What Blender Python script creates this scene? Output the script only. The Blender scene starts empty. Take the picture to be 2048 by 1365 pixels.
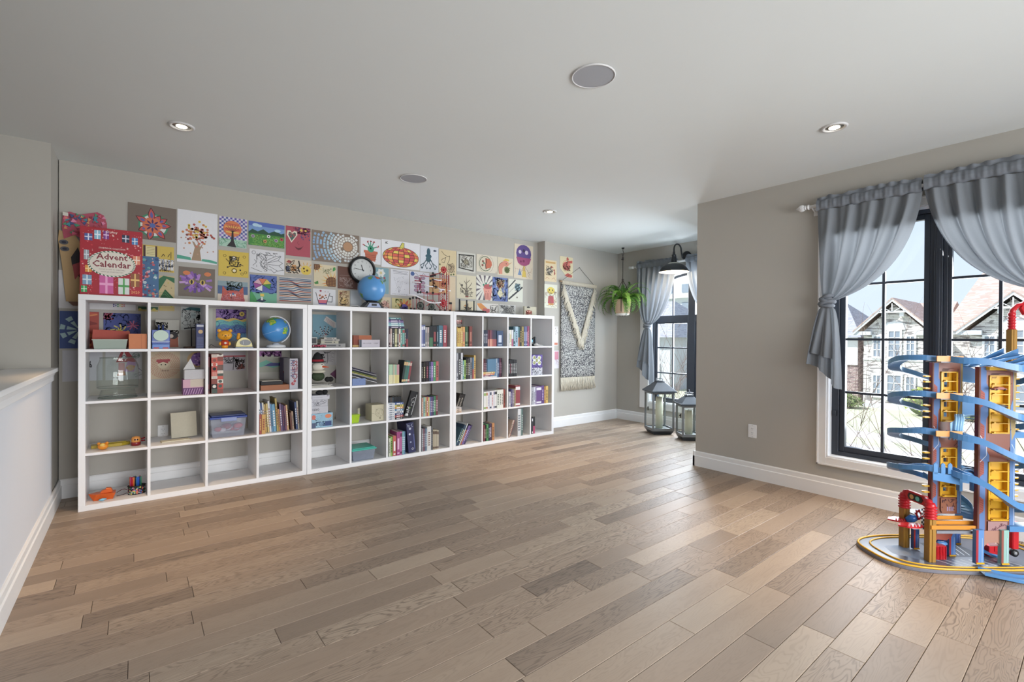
import bpy, bmesh, math, random
import numpy as np
from math import sin, cos, pi, radians, hypot, atan2
from mathutils import Vector, Matrix
rnd = random.Random(7)
SC = bpy.context.scene
COL = SC.collection

# ---------------------------------------------------------------- camera
FPX, YAW, PITCH, ROLL, CAMH = 948.78, 0.8994, -0.0058, 0.0062, 1.207
def cam_rows():
    f = np.array([cos(YAW)*cos(PITCH), sin(YAW)*cos(PITCH), sin(PITCH)])
    r = np.array([sin(YAW), -cos(YAW), 0.0]); u = np.cross(r, f)
    c, s = cos(ROLL), sin(ROLL)
    return np.array([c*r+s*u, -s*r+c*u, f])
CM = cam_rows(); CP = np.array([0, 0, CAMH])
def at(u, v, ax, val):
    """point of the plane ax=val that the photograph shows at pixel u,v"""
    d = CM.T @ np.array([(u-1024)/FPX, (682.5-v)/FPX, 1.0])
    i = 'xyz'.index(ax); t = (val-CP[i])/d[i]
    return CP+t*d
cd = bpy.data.cameras.new('camera'); cam = bpy.data.objects.new('camera', cd); COL.objects.link(cam)
cd.sensor_width = 36; cd.lens = FPX*36/2048; cd.clip_start = .02; cd.clip_end = 400
m = Matrix(((CM[0][0], CM[1][0], -CM[2][0], 0), (CM[0][1], CM[1][1], -CM[2][1], 0), (CM[0][2], CM[1][2], -CM[2][2], CAMH), (0, 0, 0, 1)))
cam.matrix_world = m
SC.camera = cam

# ---------------------------------------------------------------- world, sun, area lights, exposure
W = bpy.data.worlds.new('sky'); SC.world = W; W.use_nodes = True
nt = W.node_tree; nt.nodes.clear()
wo = nt.nodes.new('ShaderNodeOutputWorld'); bg = nt.nodes.new('ShaderNodeBackground')
tc = nt.nodes.new('ShaderNodeTexCoord'); sx = nt.nodes.new('ShaderNodeSeparateXYZ'); rp = nt.nodes.new('ShaderNodeValToRGB')
nt.links.new(tc.outputs['Generated'], sx.inputs[0]); nt.links.new(sx.outputs['Z'], rp.inputs[0])
rp.color_ramp.elements[0].position = 0.0; rp.color_ramp.elements[0].color = (.80, .90, 1.0, 1)
rp.color_ramp.elements[1].position = .8; rp.color_ramp.elements[1].color = (.50, .68, 1.0, 1)
nt.links.new(rp.outputs[0], bg.inputs[0]); bg.inputs[1].default_value = 1.12
nt.links.new(bg.outputs[0], wo.inputs[0])
sd = bpy.data.lights.new('sun', 'SUN'); sd.energy = 8; sd.angle = radians(1.5); sd.color = (1, .97, .93)
so = bpy.data.objects.new('sun', sd); COL.objects.link(so)
so.rotation_euler = Vector((-.45, .55, .75)).to_track_quat('Z', 'Y').to_euler()     # from behind the house, onto the street fronts
def area(name, loc, direction, sx_, sy_, e, col=(1, 1, 1), spread=180):
    d = bpy.data.lights.new(name, 'AREA'); d.shape = 'RECTANGLE'; d.size = sx_; d.size_y = sy_; d.energy = e; d.color = col
    d.spread = radians(spread)
    o = bpy.data.objects.new(name, d); COL.objects.link(o); o.location = loc
    o.rotation_euler = Vector(direction).to_track_quat('-Z', 'Y').to_euler()
    return o
area('daylight_window_right', (4.60, .72, 1.22), (-1, 0, -.55), 1.2, 1.8, 56, (.92, .965, 1), 140)
area('daylight_window_alcove', (6.12, 3.47, 1.3), (-1, 0, -.3), 1.2, 1.7, 190, (.88, .94, 1))
area('added_fill_alcove_side', (5.05, 2.50, 1.35), (-.1, 1, -.35), .9, 1.3, 38, (.72, .86, 1))  # added fill to brighten the alcove walls; no window is built on this side
area('added_fill_room_behind', (2.0, -2.4, 1.15), (-.05, 1, -.18), 3.6, 1.9, 168, (.95, .975, 1), 135)  # added soft fill behind the camera; the wall there has no opening
SC.view_settings.view_transform = 'Standard'; SC.view_settings.look = 'None'
SC.view_settings.gamma = 1; SC.view_settings.use_curve_mapping = False
SC.view_settings.exposure = 0.0
SC.cycles.max_bounces = 8; SC.cycles.diffuse_bounces = 5; SC.cycles.glossy_bounces = 4
SC.cycles.transmission_bounces = 6; SC.cycles.transparent_max_bounces = 12
SC.cycles.caustics_reflective = False; SC.cycles.caustics_refractive = False
SC.cycles.sample_clamp_indirect = 4
SC.cycles.use_denoising = True

# ---------------------------------------------------------------- helpers
def lin(h):
    if not isinstance(h, int): return tuple(h)
    r = []
    for s in (16, 8, 0):
        v = ((h >> s) & 255)/255
        r.append(v/12.92 if v <= .04045 else ((v+.055)/1.055)**2.4)
    return tuple(r)
MATS = {}
def mat(name, col=None, rough=.6, metal=0, noise=0, scale=30, bump=0, spec=.5, emit=None, estr=0, alpha=None, trans=None, ior=1.45, transl=0, vc=False, stretch=None):
    if name in MATS: return MATS[name]
    m = bpy.data.materials.new(name); m.use_nodes = True; n = m.node_tree; N = n.nodes; L = n.links
    b = N['Principled BSDF']; b.inputs['Roughness'].default_value = rough; b.inputs['Metallic'].default_value = metal
    b.inputs['Specular IOR Level'].default_value = spec; b.inputs['IOR'].default_value = ior
    src = None
    if vc:
        a = N.new('ShaderNodeAttribute'); a.attribute_name = 'Col'; src = a.outputs['Color']
    elif col is not None:
        c = N.new('ShaderNodeRGB'); c.outputs[0].default_value = (*lin(col), 1); src = c.outputs[0]
    if noise or bump:
        t = N.new('ShaderNodeTexCoord'); mp = N.new('ShaderNodeMapping'); nz = N.new('ShaderNodeTexNoise')
        L.new(t.outputs['Object'], mp.inputs[0]); L.new(mp.outputs[0], nz.inputs['Vector'])
        if stretch: mp.inputs['Scale'].default_value = stretch
        nz.inputs['Scale'].default_value = scale; nz.inputs['Detail'].default_value = 5
        if noise:
            hv = N.new('ShaderNodeMapRange'); hv.inputs[3].default_value = 1-noise; hv.inputs[4].default_value = 1+noise
            L.new(nz.outputs[0], hv.inputs[0])
            mx = N.new('ShaderNodeVectorMath'); mx.operation = 'SCALE'
            L.new(src, mx.inputs[0]); L.new(hv.outputs[0], mx.inputs['Scale']); src = mx.outputs[0]
        if bump:
            bp = N.new('ShaderNodeBump'); bp.inputs['Strength'].default_value = bump; bp.inputs['Distance'].default_value = .004
            L.new(nz.outputs[0], bp.inputs['Height']); L.new(bp.outputs[0], b.inputs['Normal'])
    if name == 'printed_colour':
        hs = N.new('ShaderNodeHueSaturation'); hs.inputs['Saturation'].default_value = .9; hs.inputs['Value'].default_value = .88; L.new(src, hs.inputs['Color']); src = hs.outputs[0]
    if src is not None: L.new(src, b.inputs['Base Color'])
    if emit is not None:
        b.inputs['Emission Color'].default_value = (*lin(emit), 1); b.inputs['Emission Strength'].default_value = estr
    if trans is not None: b.inputs['Transmission Weight'].default_value = trans
    if alpha is not None: b.inputs['Alpha'].default_value = alpha
    if transl:
        tr = N.new('ShaderNodeBsdfTranslucent'); mi = N.new('ShaderNodeMixShader'); mi.inputs[0].default_value = transl
        if src is not None: L.new(src, tr.inputs[0])
        L.new(b.outputs[0], mi.inputs[1]); L.new(tr.outputs[0], mi.inputs[2]); L.new(mi.outputs[0], N['Material Output'].inputs[0])
    MATS[name] = m
    return m
def glass_mat(name, tint=(.96, .98, 1), refl=.08, rough=0.0):
    if name in MATS: return MATS[name]
    m = bpy.data.materials.new(name); m.use_nodes = True; n = m.node_tree; N = n.nodes; L = n.links; N.clear()
    o = N.new('ShaderNodeOutputMaterial'); t = N.new('ShaderNodeBsdfTransparent'); t.inputs[0].default_value = (*tint, 1)
    g = N.new('ShaderNodeBsdfGlossy'); g.inputs['Roughness'].default_value = rough; fr = N.new('ShaderNodeLayerWeight'); fr.inputs[0].default_value = .5; pw = N.new('ShaderNodeMath'); pw.operation = 'POWER'; pw.inputs[1].default_value = 4.5
    L.new(fr.outputs['Facing'], pw.inputs[0]); mu = N.new('ShaderNodeMath'); mu.operation = 'MULTIPLY_ADD'; mu.inputs[1].default_value = .55; mu.inputs[2].default_value = refl*.35; mi = N.new('ShaderNodeMixShader')
    L.new(pw.outputs[0], mu.inputs[0]); L.new(mu.outputs[0], mi.inputs[0]); L.new(t.outputs[0], mi.inputs[1]); L.new(g.outputs[0], mi.inputs[2]); L.new(mi.outputs[0], o.inputs[0])
    MATS[name] = m
    return m
VC = lambda: mat('printed_colour', vc=True, rough=.62, noise=.04, scale=60)
VG = lambda: mat('glossy_plastic_colour', vc=True, rough=.3, noise=.02, scale=20)
VM = lambda: mat('matt_colour', vc=True, rough=.85, noise=.08, scale=90)

class MB:
    """collects coloured faces, builds ONE mesh object"""
    def __init__(s): s.v = []; s.f = []; s.c = []; s.sm = []; s.T = None
    def add(s, vs, fs, col=0xffffff, smooth=False):
        b = len(s.v); c = lin(col)
        if s.T is not None: vs = [tuple(s.T @ Vector(p)) for p in vs]
        s.v += [tuple(p) for p in vs]
        for f in fs: s.f.append([b+i for i in f]); s.c.append(c); s.sm.append(smooth)
        return s
    def bx(s, x0, x1, y0, y1, z0, z1, col=0xffffff):
        x0, x1 = sorted((x0, x1)); y0, y1 = sorted((y0, y1)); z0, z1 = sorted((z0, z1))
        v = [(x0, y0, z0), (x1, y0, z0), (x1, y1, z0), (x0, y1, z0), (x0, y0, z1), (x1, y0, z1), (x1, y1, z1), (x0, y1, z1)]
        return s.add(v, [(0, 3, 2, 1), (4, 5, 6, 7), (0, 1, 5, 4), (1, 2, 6, 5), (2, 3, 7, 6), (3, 0, 4, 7)], col)
    def frus(s, cx, cy, z0, z1, a0, b0, a1, b1, col=0xffffff):
        v = [(cx-a0, cy-b0, z0), (cx+a0, cy-b0, z0), (cx+a0, cy+b0, z0), (cx-a0, cy+b0, z0), (cx-a1, cy-b1, z1), (cx+a1, cy-b1, z1), (cx+a1, cy+b1, z1), (cx-a1, cy+b1, z1)]
        return s.add(v, [(0, 3, 2, 1), (4, 5, 6, 7), (0, 1, 5, 4), (1, 2, 6, 5), (2, 3, 7, 6), (3, 0, 4, 7)], col)
    def prism(s, pts, axis, a, b, col=0xffffff):
        """2-D outline extruded along an axis from a to b. x: (y,z)  y: (x,z)  z: (x,y)"""
        g = {'x': lambda p, t: (t, p[0], p[1]), 'y': lambda p, t: (p[0], t, p[1]), 'z': lambda p, t: (p[0], p[1], t)}[axis]
        n = len(pts); v = [g(p, a) for p in pts]+[g(p, b) for p in pts]
        ar = sum(pts[i][0]*pts[(i+1) % n][1]-pts[(i+1) % n][0]*pts[i][1] for i in range(n))
        fs = [list(range(n))[::-1], list(range(n, 2*n))]+[(i, (i+1) % n, n+(i+1) % n, n+i) for i in range(n)]
        if (ar < 0) != (axis == 'y') != (b < a): fs = [list(f)[::-1] for f in fs]
        return s.add(v, fs, col)
    def lathe(s, prof, cx=0, cy=0, n=24, col=0xffffff, smooth=True, cap=False, cols=None):
        v = [(cx+r*cos(2*pi*k/n), cy+r*sin(2*pi*k/n), z) for r, z in prof for k in range(n)]
        for i in range(len(prof)-1):
            fs = [(i*n+k, i*n+(k+1) % n, (i+1)*n+(k+1) % n, (i+1)*n+k) for k in range(n)]
            b = len(s.v)
            if i == 0:
                base = b; s.add(v, fs, cols[i] if cols else col, smooth)
            else:
                for f in fs: s.f.append([base+q for q in f]); s.c.append(lin(cols[i] if cols else col)); s.sm.append(smooth)
        if cap:
            s.f.append([base+k for k in range(n)][::-1]); s.c.append(lin(col)); s.sm.append(False)
            s.f.append([base+(len(prof)-1)*n+k for k in range(n)]); s.c.append(lin(cols[-1] if cols else col)); s.sm.append(False)
        return s
    def cyl(s, p, q, r, n=10, col=0xffffff, r2=None, smooth=True): return s.tube([p, q], [r, r if r2 is None else r2], n, col, smooth)
    def tube(s, path, r, n=8, col=0xffffff, smooth=True, closed=False):
        P = [Vector(p) for p in path]; m_ = len(P)
        R = r if isinstance(r, (list, tuple)) else [r]*m_
        v = []; up = None
        for i in range(m_):
            if closed: t = P[(i+1) % m_]-P[i-1]
            else: t = P[min(i+1, m_-1)]-P[max(i-1, 0)]
            t = t.normalized() if t.length > 1e-9 else Vector((0, 0, 1))
            if up is None:
                up = Vector((0, 0, 1)) if abs(t.z) < .9 else Vector((1, 0, 0))
            a = t.cross(up)
            if a.length < 1e-6: a = t.cross(Vector((1, .3, 0)))
            a.normalize(); b = a.cross(t).normalized(); up = b
            for k in range(n):
                w = 2*pi*k/n; v.append(tuple(P[i]+R[i]*(cos(w)*a+sin(w)*b)))
        fs = [(i*n+k, i*n+(k+1) % n, (i+1)*n+(k+1) % n, (i+1)*n+k) for i in range(m_-1) for k in range(n)]
        if closed: fs += [((m_-1)*n+k, (m_-1)*n+(k+1) % n, (k+1) % n, k) for k in range(n)]
        else: fs += [list(range(n))[::-1], [(m_-1)*n+k for k in range(n)]]
        return s.add(v, fs, col, smooth)
    def ball(s, c, r, nu=16, nv=10, col=0xffffff, sc=(1, 1, 1)):
        v = [(c[0], c[1], c[2]-r*sc[2])]
        for j in range(1, nv):
            a = -pi/2+pi*j/nv
            v += [(c[0]+r*sc[0]*cos(a)*cos(2*pi*k/nu), c[1]+r*sc[1]*cos(a)*sin(2*pi*k/nu), c[2]+r*sc[2]*sin(a)) for k in range(nu)]
        v.append((c[0], c[1], c[2]+r*sc[2])); L_ = len(v)-1
        fs = [(0, 1+(k+1) % nu, 1+k) for k in range(nu)]
        for j in range(nv-2): fs += [(1+j*nu+k, 1+j*nu+(k+1) % nu, 1+(j+1)*nu+(k+1) % nu, 1+(j+1)*nu+k) for k in range(nu)]
        fs += [(1+(nv-2)*nu+k, 1+(nv-2)*nu+(k+1) % nu, L_) for k in range(nu)]
        return s.add(v, fs, col, True)
    def grid(s, fn, nu, nv, col=0xffffff, smooth=True, flip=False):
        v = [fn(i/nu, j/nv) for j in range(nv+1) for i in range(nu+1)]; w = nu+1
        fs = [(j*w+i, j*w+i+1, (j+1)*w+i+1, (j+1)*w+i) for j in range(nv) for i in range(nu)]
        if flip: fs = [f[::-1] for f in fs]
        return s.add(v, fs, col, smooth)
    def build(s, name, m, parent=None, bevel=0, solid=0, origin=None, seg=1):
        me = bpy.data.meshes.new(name)
        vs = s.v
        if origin is None and parent is None and vs:
            a = np.array(vs); lo = a.min(0); hi = a.max(0); origin = ((lo[0]+hi[0])/2, (lo[1]+hi[1])/2, lo[2])
        if parent is not None and origin is None: origin = tuple(parent.get('_w', (0, 0, 0)))
        ox = origin or (0, 0, 0)
        me.from_pydata([(p[0]-ox[0], p[1]-ox[1], p[2]-ox[2]) for p in vs], [], s.f)
        ca = me.color_attributes.new('Col', 'FLOAT_COLOR', 'CORNER')
        buf = np.ones((len(me.loops), 4), dtype=np.float32)
        ln = np.array([len(f) for f in s.f]); buf[:, :3] = np.repeat(np.array(s.c, dtype=np.float32), ln, axis=0)
        ca.data.foreach_set('color', buf.ravel())
        me.polygons.foreach_set('use_smooth', s.sm)
        me.materials.append(m); me.update()
        o = bpy.data.objects.new(name, me); COL.objects.link(o)
        if parent is not None:
            o.parent = parent; pw = parent.get('_w', (0, 0, 0))
            o.location = (ox[0]-pw[0], ox[1]-pw[1], ox[2]-pw[2])
        else: o.location = ox
        o['_w'] = list(ox)
        if bevel:
            b = o.modifiers.new('bevel', 'BEVEL'); b.width = bevel; b.segments = seg; b.limit_method = 'ANGLE'
        if solid:
            b = o.modifiers.new('thickness', 'SOLIDIFY'); b.thickness = solid; b.offset = 0
        return o
def tag(o, label, cat, group=None, kind=None):
    o['label'] = label; o['category'] = cat
    if group: o['group'] = group
    if kind: o['kind'] = kind
    return o
def thing(name, loc, label, cat, group=None):
    o = bpy.data.objects.new(name, None); COL.objects.link(o); o.location = loc; o['_w'] = list(loc); o.empty_display_size = .05
    return tag(o, label, cat, group)
def struct(o): o['kind'] = 'structure'; return o

_TXT = {}
def text_polys(st, bold=0):
    if (st, bold) in _TXT: return _TXT[(st, bold)]
    c = bpy.data.curves.new('t', 'FONT'); c.body = st; c.size = 1; c.resolution_u = 1; c.offset = bold
    o = bpy.data.objects.new('t', c); COL.objects.link(o)
    me = o.to_mesh(); P = [(v.co.x, v.co.y) for v in me.vertices]; F = [list(p.vertices) for p in me.polygons]
    o.to_mesh_clear(); bpy.data.objects.remove(o); bpy.data.curves.remove(c)
    if P:
        xs = [p[0] for p in P]; ys = [p[1] for p in P]
        bb = (min(xs), min(ys), max(xs), max(ys))
    else: bb = (0, 0, 1, 1)
    _TXT[(st, bold)] = (P, F, bb); return _TXT[(st, bold)]
class Art(MB):
    """flat print made of thin coloured shapes: u,v in 0..1 over a rectangle"""
    def __init__(s, O, U, V, N, mbase=None):
        super().__init__(); s.O = Vector(O); s.U = Vector(U); s.V = Vector(V); s.N = Vector(N).normalized(); s.e = .0012; s.asp = s.U.length/s.V.length
    def _p(s, u, v): return tuple(s.O+s.U*min(max(u, .002), .998)+s.V*min(max(v, .003), .997)+s.N*s.e)
    def up(s): s.e += 4e-5
    def poly(s, pts, col):
        s.up()
        n = len(pts); ar = sum(pts[i][0]*pts[(i+1) % n][1]-pts[(i+1) % n][0]*pts[i][1] for i in range(n))
        if ar < 0: pts = pts[::-1]
        s.add([s._p(*p) for p in pts], [list(range(n))], col); return s
    def rect(s, a, b, c, d, col): return s.poly([(a, b), (c, b), (c, d), (a, d)], col)
    def ell(s, x, y, r, col, ry=None, n=16, a0=0, a1=2*pi):
        """r is a share of the width; ry the same share unless given"""
        ry = (r if ry is None else ry)*s.asp
        k = n if a1-a0 > 6.2 else n+1
        return s.poly([(x+r*cos(a0+(a1-a0)*i/n), y+ry*sin(a0+(a1-a0)*i/n)) for i in range(k)], col)
    def ring(s, x, y, r, t, col, ry=None, n=20): return s.line([(x+r*cos(2*pi*i/n), y+(r if ry is None else ry)*s.asp*sin(2*pi*i/n)) for i in range(n+1)], t, col)
    def line(s, pts, t, col, new=True):
        if new: s.up()
        A = s.asp
        for i in range(len(pts)-1):
            (x0, y0), (x1, y1) = pts[i], pts[i+1]; dx, dy = (x1-x0), (y1-y0)/A; L_ = hypot(dx, dy)
            if L_ < 1e-7: continue
            nx, ny = -dy/L_*t/2, dx/L_*t/2*A; ex, ey = dx/L_*t/4, dy/L_*t/4*A
            s.add([s._p(x0-ex-nx, y0-ey-ny), s._p(x1+ex-nx, y1+ey-ny), s._p(x1+ex+nx, y1+ey+ny), s._p(x0-ex+nx, y0-ey+ny)], [(0, 1, 2, 3)], col)
        return s
    def lines(s, LS, t, col):
        s.up()
        for l in LS: s.line(l, t, col, False)
        return s
    def dots(s, D, col, n=8):
        s.up()
        for x, y, r in D: s.add([s._p(x+r*cos(2*pi*i/n), y+r*s.asp*sin(2*pi*i/n)) for i in range(n)], [list(range(n))], col)
        return s
    def scrib(s, x0, y0, x1, y1, n, t, col, k=5, seed=1):
        R = random.Random(seed); LS = []; n = int(n*1.4); t *= 1.15
        for _ in range(n):
            x, y = R.uniform(x0, x1), R.uniform(y0, y1); a = R.uniform(0, 6.28); l = [(x, y)]
            for _ in range(k):
                a += R.uniform(-1.2, 1.2); x = min(max(x+cos(a)*.05, x0), x1); y = min(max(y+sin(a)*.05*s.asp, y0), y1); l.append((x, y))
            LS.append(l)
        return s.lines(LS, t, col)
    def text(s, st, x, y, h, col, w=None, ang=0, bold=0, centre=True):
        """h: cap height as a share of V; w: width as a share of U"""
        s.up(); P, F, bb = text_polys(st, bold)
        W_, H_ = bb[2]-bb[0], bb[3]-bb[1]
        sy = h/.7; sxx = (w/W_) if w else sy/s.asp
        ca, sa = cos(ang), sin(ang); q = []
        for px, py in P:
            X = (px-bb[0]-(W_/2 if centre else 0))*sxx; Y = (py-bb[1]-(H_/2 if centre else 0))*sy
            q.append(s._p(x+X*ca-Y*sa/s.asp, y+X*sa*s.asp+Y*ca))
        s.add(q, F, col); return s
# ================================================================= the room shell
XL, XR, YW, YB, XJ, XF, ZC = -.44, 4.204, 4.81, 4.66, 4.25, 5.745, 2.5
YC = 2.455          # where the window wall turns into the alcove
YN = -2.6           # wall behind the camera
YS = 4.44           # stair wall beyond the half wall
M_WALL = mat('greige_wall_paint', 0xaeaaa2, rough=.75, noise=.015, scale=6, bump=.03)
M_CEIL = mat('ceiling_paint', 0xdde1e0, rough=.9, noise=.01, scale=5)
M_TRIM = mat('white_trim_paint', 0xe4e4e4, rough=.35, noise=.01, scale=8)
M_BLACK = mat('charcoal_window_metal', 0x30353e, rough=.32, noise=.05, scale=12)
T = .2
struct(MB().bx(XL, XR+T, YW, YW+T, -.1, ZC).build('wall_back', M_WALL))
mb = MB().bx(XJ, XF+T, YB, YW+T, -.1, ZC); struct(mb.build('wall_alcove_back', M_WALL))
# half wall, stair wall and its return
struct(MB().bx(-.56, XL, -2.6, YS, -.1, .955).build('wall_left_half', mat('white_half_wall_paint', 0xd5d7dc, rough=.6, noise=.01, scale=5)))
struct(MB().bx(-2.6, XL-.005, YS, YW+T, -.1, ZC).build('wall_left_stair', M_WALL))
struct(MB().bx(-2.7, -2.6, -2.6, YS, -.1, ZC).build('wall_left_far', M_WALL))
cp = MB().bx(-.66, -.408, -2.6, YS, .962, .988, 0xffffff)
cp.prism([(-.44, .962), (-.418, .962), (-.44, .90)], 'y', -2.6, YS).prism([(-.44, .90), (-.428, .90), (-.428, .962), (-.44, .962)], 'y', -2.6, YS)
cp.bx(-.64, -.44, -2.6, YS, .955, .963)
struct(cp.build('trim_half_wall_cap', M_TRIM, bevel=.003))
struct(MB().bx(-2.7, XR+.2, YN-.1, YN, -.1, ZC).build('wall_front', M_WALL))
struct(MB().bx(-2.7, XF+.2, YN-.1, YW+T, ZC, ZC+.12).build('ceiling', M_CEIL))
# window wall with its opening, and the wall turning into the alcove
WY0, WY1, WZ0, WZ1 = .09, 1.36, .30, 2.13
w = MB().bx(XR, XR+T, WY1, YC, -.1, ZC).bx(XR, XR+T, YN, WY0, -.1, ZC).bx(XR, XR+T, WY0, WY1, -.1, WZ0).bx(XR, XR+T, WY0, WY1, WZ1, ZC)
struct(w.build('wall_right', M_WALL))
struct(MB().bx(XR+T, XF+.2, YC-T, YC, -.1, ZC).bx(XR+T-.001, XR+T+.03, YC-T, YC, -.1, ZC).build('wall_alcove_side', M_WALL))
# far alcove wall with an arched opening
AC, AY0, AY1, AZ0 = 3.47, 2.855, 4.085, .31
def arch_z(y, top=2.115, k=.55): return top-k*(y-AC)**2
wa = MB().bx(XF, XF+T, AY1, YW, -.1, ZC).bx(XF, XF+T, YC, AY0, -.1, ZC).bx(XF, XF+T, AY0, AY1, -.1, AZ0)
n_ = 16; ys = [AY0+(AY1-AY0)*i/n_ for i in range(n_+1)]
wa.prism([(y, arch_z(y)) for y in ys]+[(AY1, ZC), (AY0, ZC)], 'x', XF, XF+T)
struct(wa.build('wall_alcove_right', M_WALL))

# baseboards: two-step profile
def baseboard(name, p, q, nrm, parent=None):
    """p,q on the wall line, nrm out of the wall"""
    prof = [(0, 0), (.018, 0), (.018, .096), (.012, .102), (.012, .134), (.006, .142), (0, .142)]
    P, Q, Nn = Vector((*p, 0)), Vector((*q, 0)), Vector((*nrm, 0))
    b = MB(); n = len(prof)
    v = [tuple(P+Nn*a+Vector((0, 0, z))) for a, z in prof]+[tuple(Q+Nn*a+Vector((0, 0, z))) for a, z in prof]
    fs = [(i, (i+1) % n, n+(i+1) % n, n+i) for i in range(n)]+[list(range(n)), list(range(n, 2*n))[::-1]]
    b.add(v, fs)
    return struct(b.build(name, M_TRIM))
baseboard('baseboard_back', (XL, YW), (XJ, YW), (0, -1))
baseboard('baseboard_alcove_back', (XJ-.018, YB), (XF, YB), (0, -1))
baseboard('baseboard_jog', (XJ, YW), (XJ, YB), (-1, 0))
baseboard('baseboard_alcove_right', (XF, YC), (XF, YB), (-1, 0))
baseboard('baseboard_right', (XR, YN), (XR, YC+.018), (-1, 0))
baseboard('baseboard_alcove_side', (XR-.018, YC), (XF, YC), (0, 1))
baseboard('baseboard_left', (XL, YN), (XL, YW), (1, 0))

# ---------------------------------------------------------------- oak plank floor
def wood():
    m = bpy.data.materials.new('oak_plank'); m.use_nodes = True; n = m.node_tree; N = n.nodes; L = n.links; b = N['Principled BSDF']
    t = N.new('ShaderNodeTexCoord'); oi = N.new('ShaderNodeObjectInfo'); at_ = N.new('ShaderNodeAttribute'); at_.attribute_name = 'Col'
    sp = N.new('ShaderNodeSeparateColor'); L.new(at_.outputs['Color'], sp.inputs[0])
    # offset every plank's grain by its own random number, kept in the blue channel of its colour attribute
    cb = N.new('ShaderNodeCombineXYZ'); mu = N.new('ShaderNodeMath'); mu.operation = 'MULTIPLY'; mu.inputs[1].default_value = 40
    L.new(sp.outputs[2], mu.inputs[0]); L.new(mu.outputs[0], cb.inputs[0]); L.new(mu.outputs[0], cb.inputs[1]); L.new(mu.outputs[0], cb.inputs[2])
    ad = N.new('ShaderNodeVectorMath'); ad.operation = 'ADD'; L.new(t.outputs['Object'], ad.inputs[0]); L.new(cb.outputs[0], ad.inputs[1])
    mp = N.new('ShaderNodeMapping'); mp.inputs['Scale'].default_value = (1.3, 9, 9); L.new(ad.outputs[0], mp.inputs[0])
    n1 = N.new('ShaderNodeTexNoise'); n1.inputs['Scale'].default_value = 1.1; n1.inputs['Detail'].default_value = 3; n1.inputs['Roughness'].default_value = .5; n1.inputs['Distortion'].default_value = .35
    L.new(mp.outputs[0], n1.inputs['Vector'])
    mr = N.new('ShaderNodeMath'); mr.operation = 'MULTIPLY'; mr.inputs[1].default_value = 175; L.new(n1.outputs[0], mr.inputs[0])
    si = N.new('ShaderNodeMath'); si.operation = 'SINE'; L.new(mr.outputs[0], si.inputs[0])
    ga = N.new('ShaderNodeMapRange'); ga.inputs[1].default_value = .1; ga.inputs[2].default_value = 1; L.new(si.outputs[0], ga.inputs[0])
    # broken fibres
    mp2 = N.new('ShaderNodeMapping'); mp2.inputs['Scale'].default_value = (9, 160, 160); L.new(ad.outputs[0], mp2.inputs[0])
    n2 = N.new('ShaderNodeTexNoise'); n2.inputs['Scale'].default_value = 1; n2.inputs['Detail'].default_value = 4; L.new(mp2.outputs[0], n2.inputs['Vector'])
    gm = N.new('ShaderNodeMath'); gm.operation = 'MULTIPLY'; L.new(ga.outputs[0], gm.inputs[0]); L.new(sp.outputs[1], gm.inputs[1])
    g2 = N.new('ShaderNodeMath'); g2.operation = 'MULTIPLY'; L.new(gm.outputs[0], g2.inputs[0]); L.new(n2.outputs[0], g2.inputs[1])
    # base tone per plank
    cr = N.new('ShaderNodeValToRGB'); e = cr.color_ramp.elements; e[0].color = (*lin(0x7a6b5e), 1); e[0].position = 0; e[1].color = (*lin(0xaf9d8a), 1); e[1].position = 1
    k = e.new(.5); k.color = (*lin(0x978473), 1)
    n3 = N.new('ShaderNodeTexNoise'); n3.inputs['Scale'].default_value = 2.2; mp3 = N.new('ShaderNodeMapping'); mp3.inputs['Scale'].default_value = (1, 5, 5)
    L.new(ad.outputs[0], mp3.inputs[0]); L.new(mp3.outputs[0], n3.inputs['Vector'])
    a2 = N.new('ShaderNodeMath'); a2.operation = 'MULTIPLY_ADD'; a2.inputs[1].default_value = .35; a2.inputs[2].default_value = -.17; L.new(n3.outputs[0], a2.inputs[0])
    a3 = N.new('ShaderNodeMath'); a3.operation = 'ADD'; L.new(a2.outputs[0], a3.inputs[0]); L.new(sp.outputs[0], a3.inputs[1]); L.new(a3.outputs[0], cr.inputs[0])
    mx = N.new('ShaderNodeMix'); mx.data_type = 'RGBA'; mx.inputs[7].default_value = (*lin(0x3c2f28), 1); L.new(g2.outputs[0], mx.inputs[0]); L.new(cr.outputs[0], mx.inputs[6])
    L.new(mx.outputs[2], b.inputs['Base Color'])
    b.inputs['Roughness'].default_value = .47; b.inputs['Specular IOR Level'].default_value = .5
    bp = N.new('ShaderNodeBump'); bp.inputs['Strength'].default_value = .12; bp.inputs['Distance'].default_value = .002; bp.invert = True
    L.new(g2.outputs[0], bp.inputs['Height']); L.new(bp.outputs[0], b.inputs['Normal'])
    return m
M_OAK = wood()
fl = struct(MB().bx(-2.7, XF+.1, YN-.1, YW+.1, -.1, -.014, 0x3a2c22).build('floor', mat('dark_floor_joint', 0x3a2a1f, rough=.9, noise=.1, scale=9), origin=(0, 0, -.1)))
PW = .1215; planks = []
R2 = random.Random(21)
def px_of(p):
    q = CM @ (np.array(p)-CP)
    if q[2] < .2: return None
    return 1024+FPX*q[0]/q[2], 682.5-FPX*q[1]/q[2], q[2]
row = 0; y = YW
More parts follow.
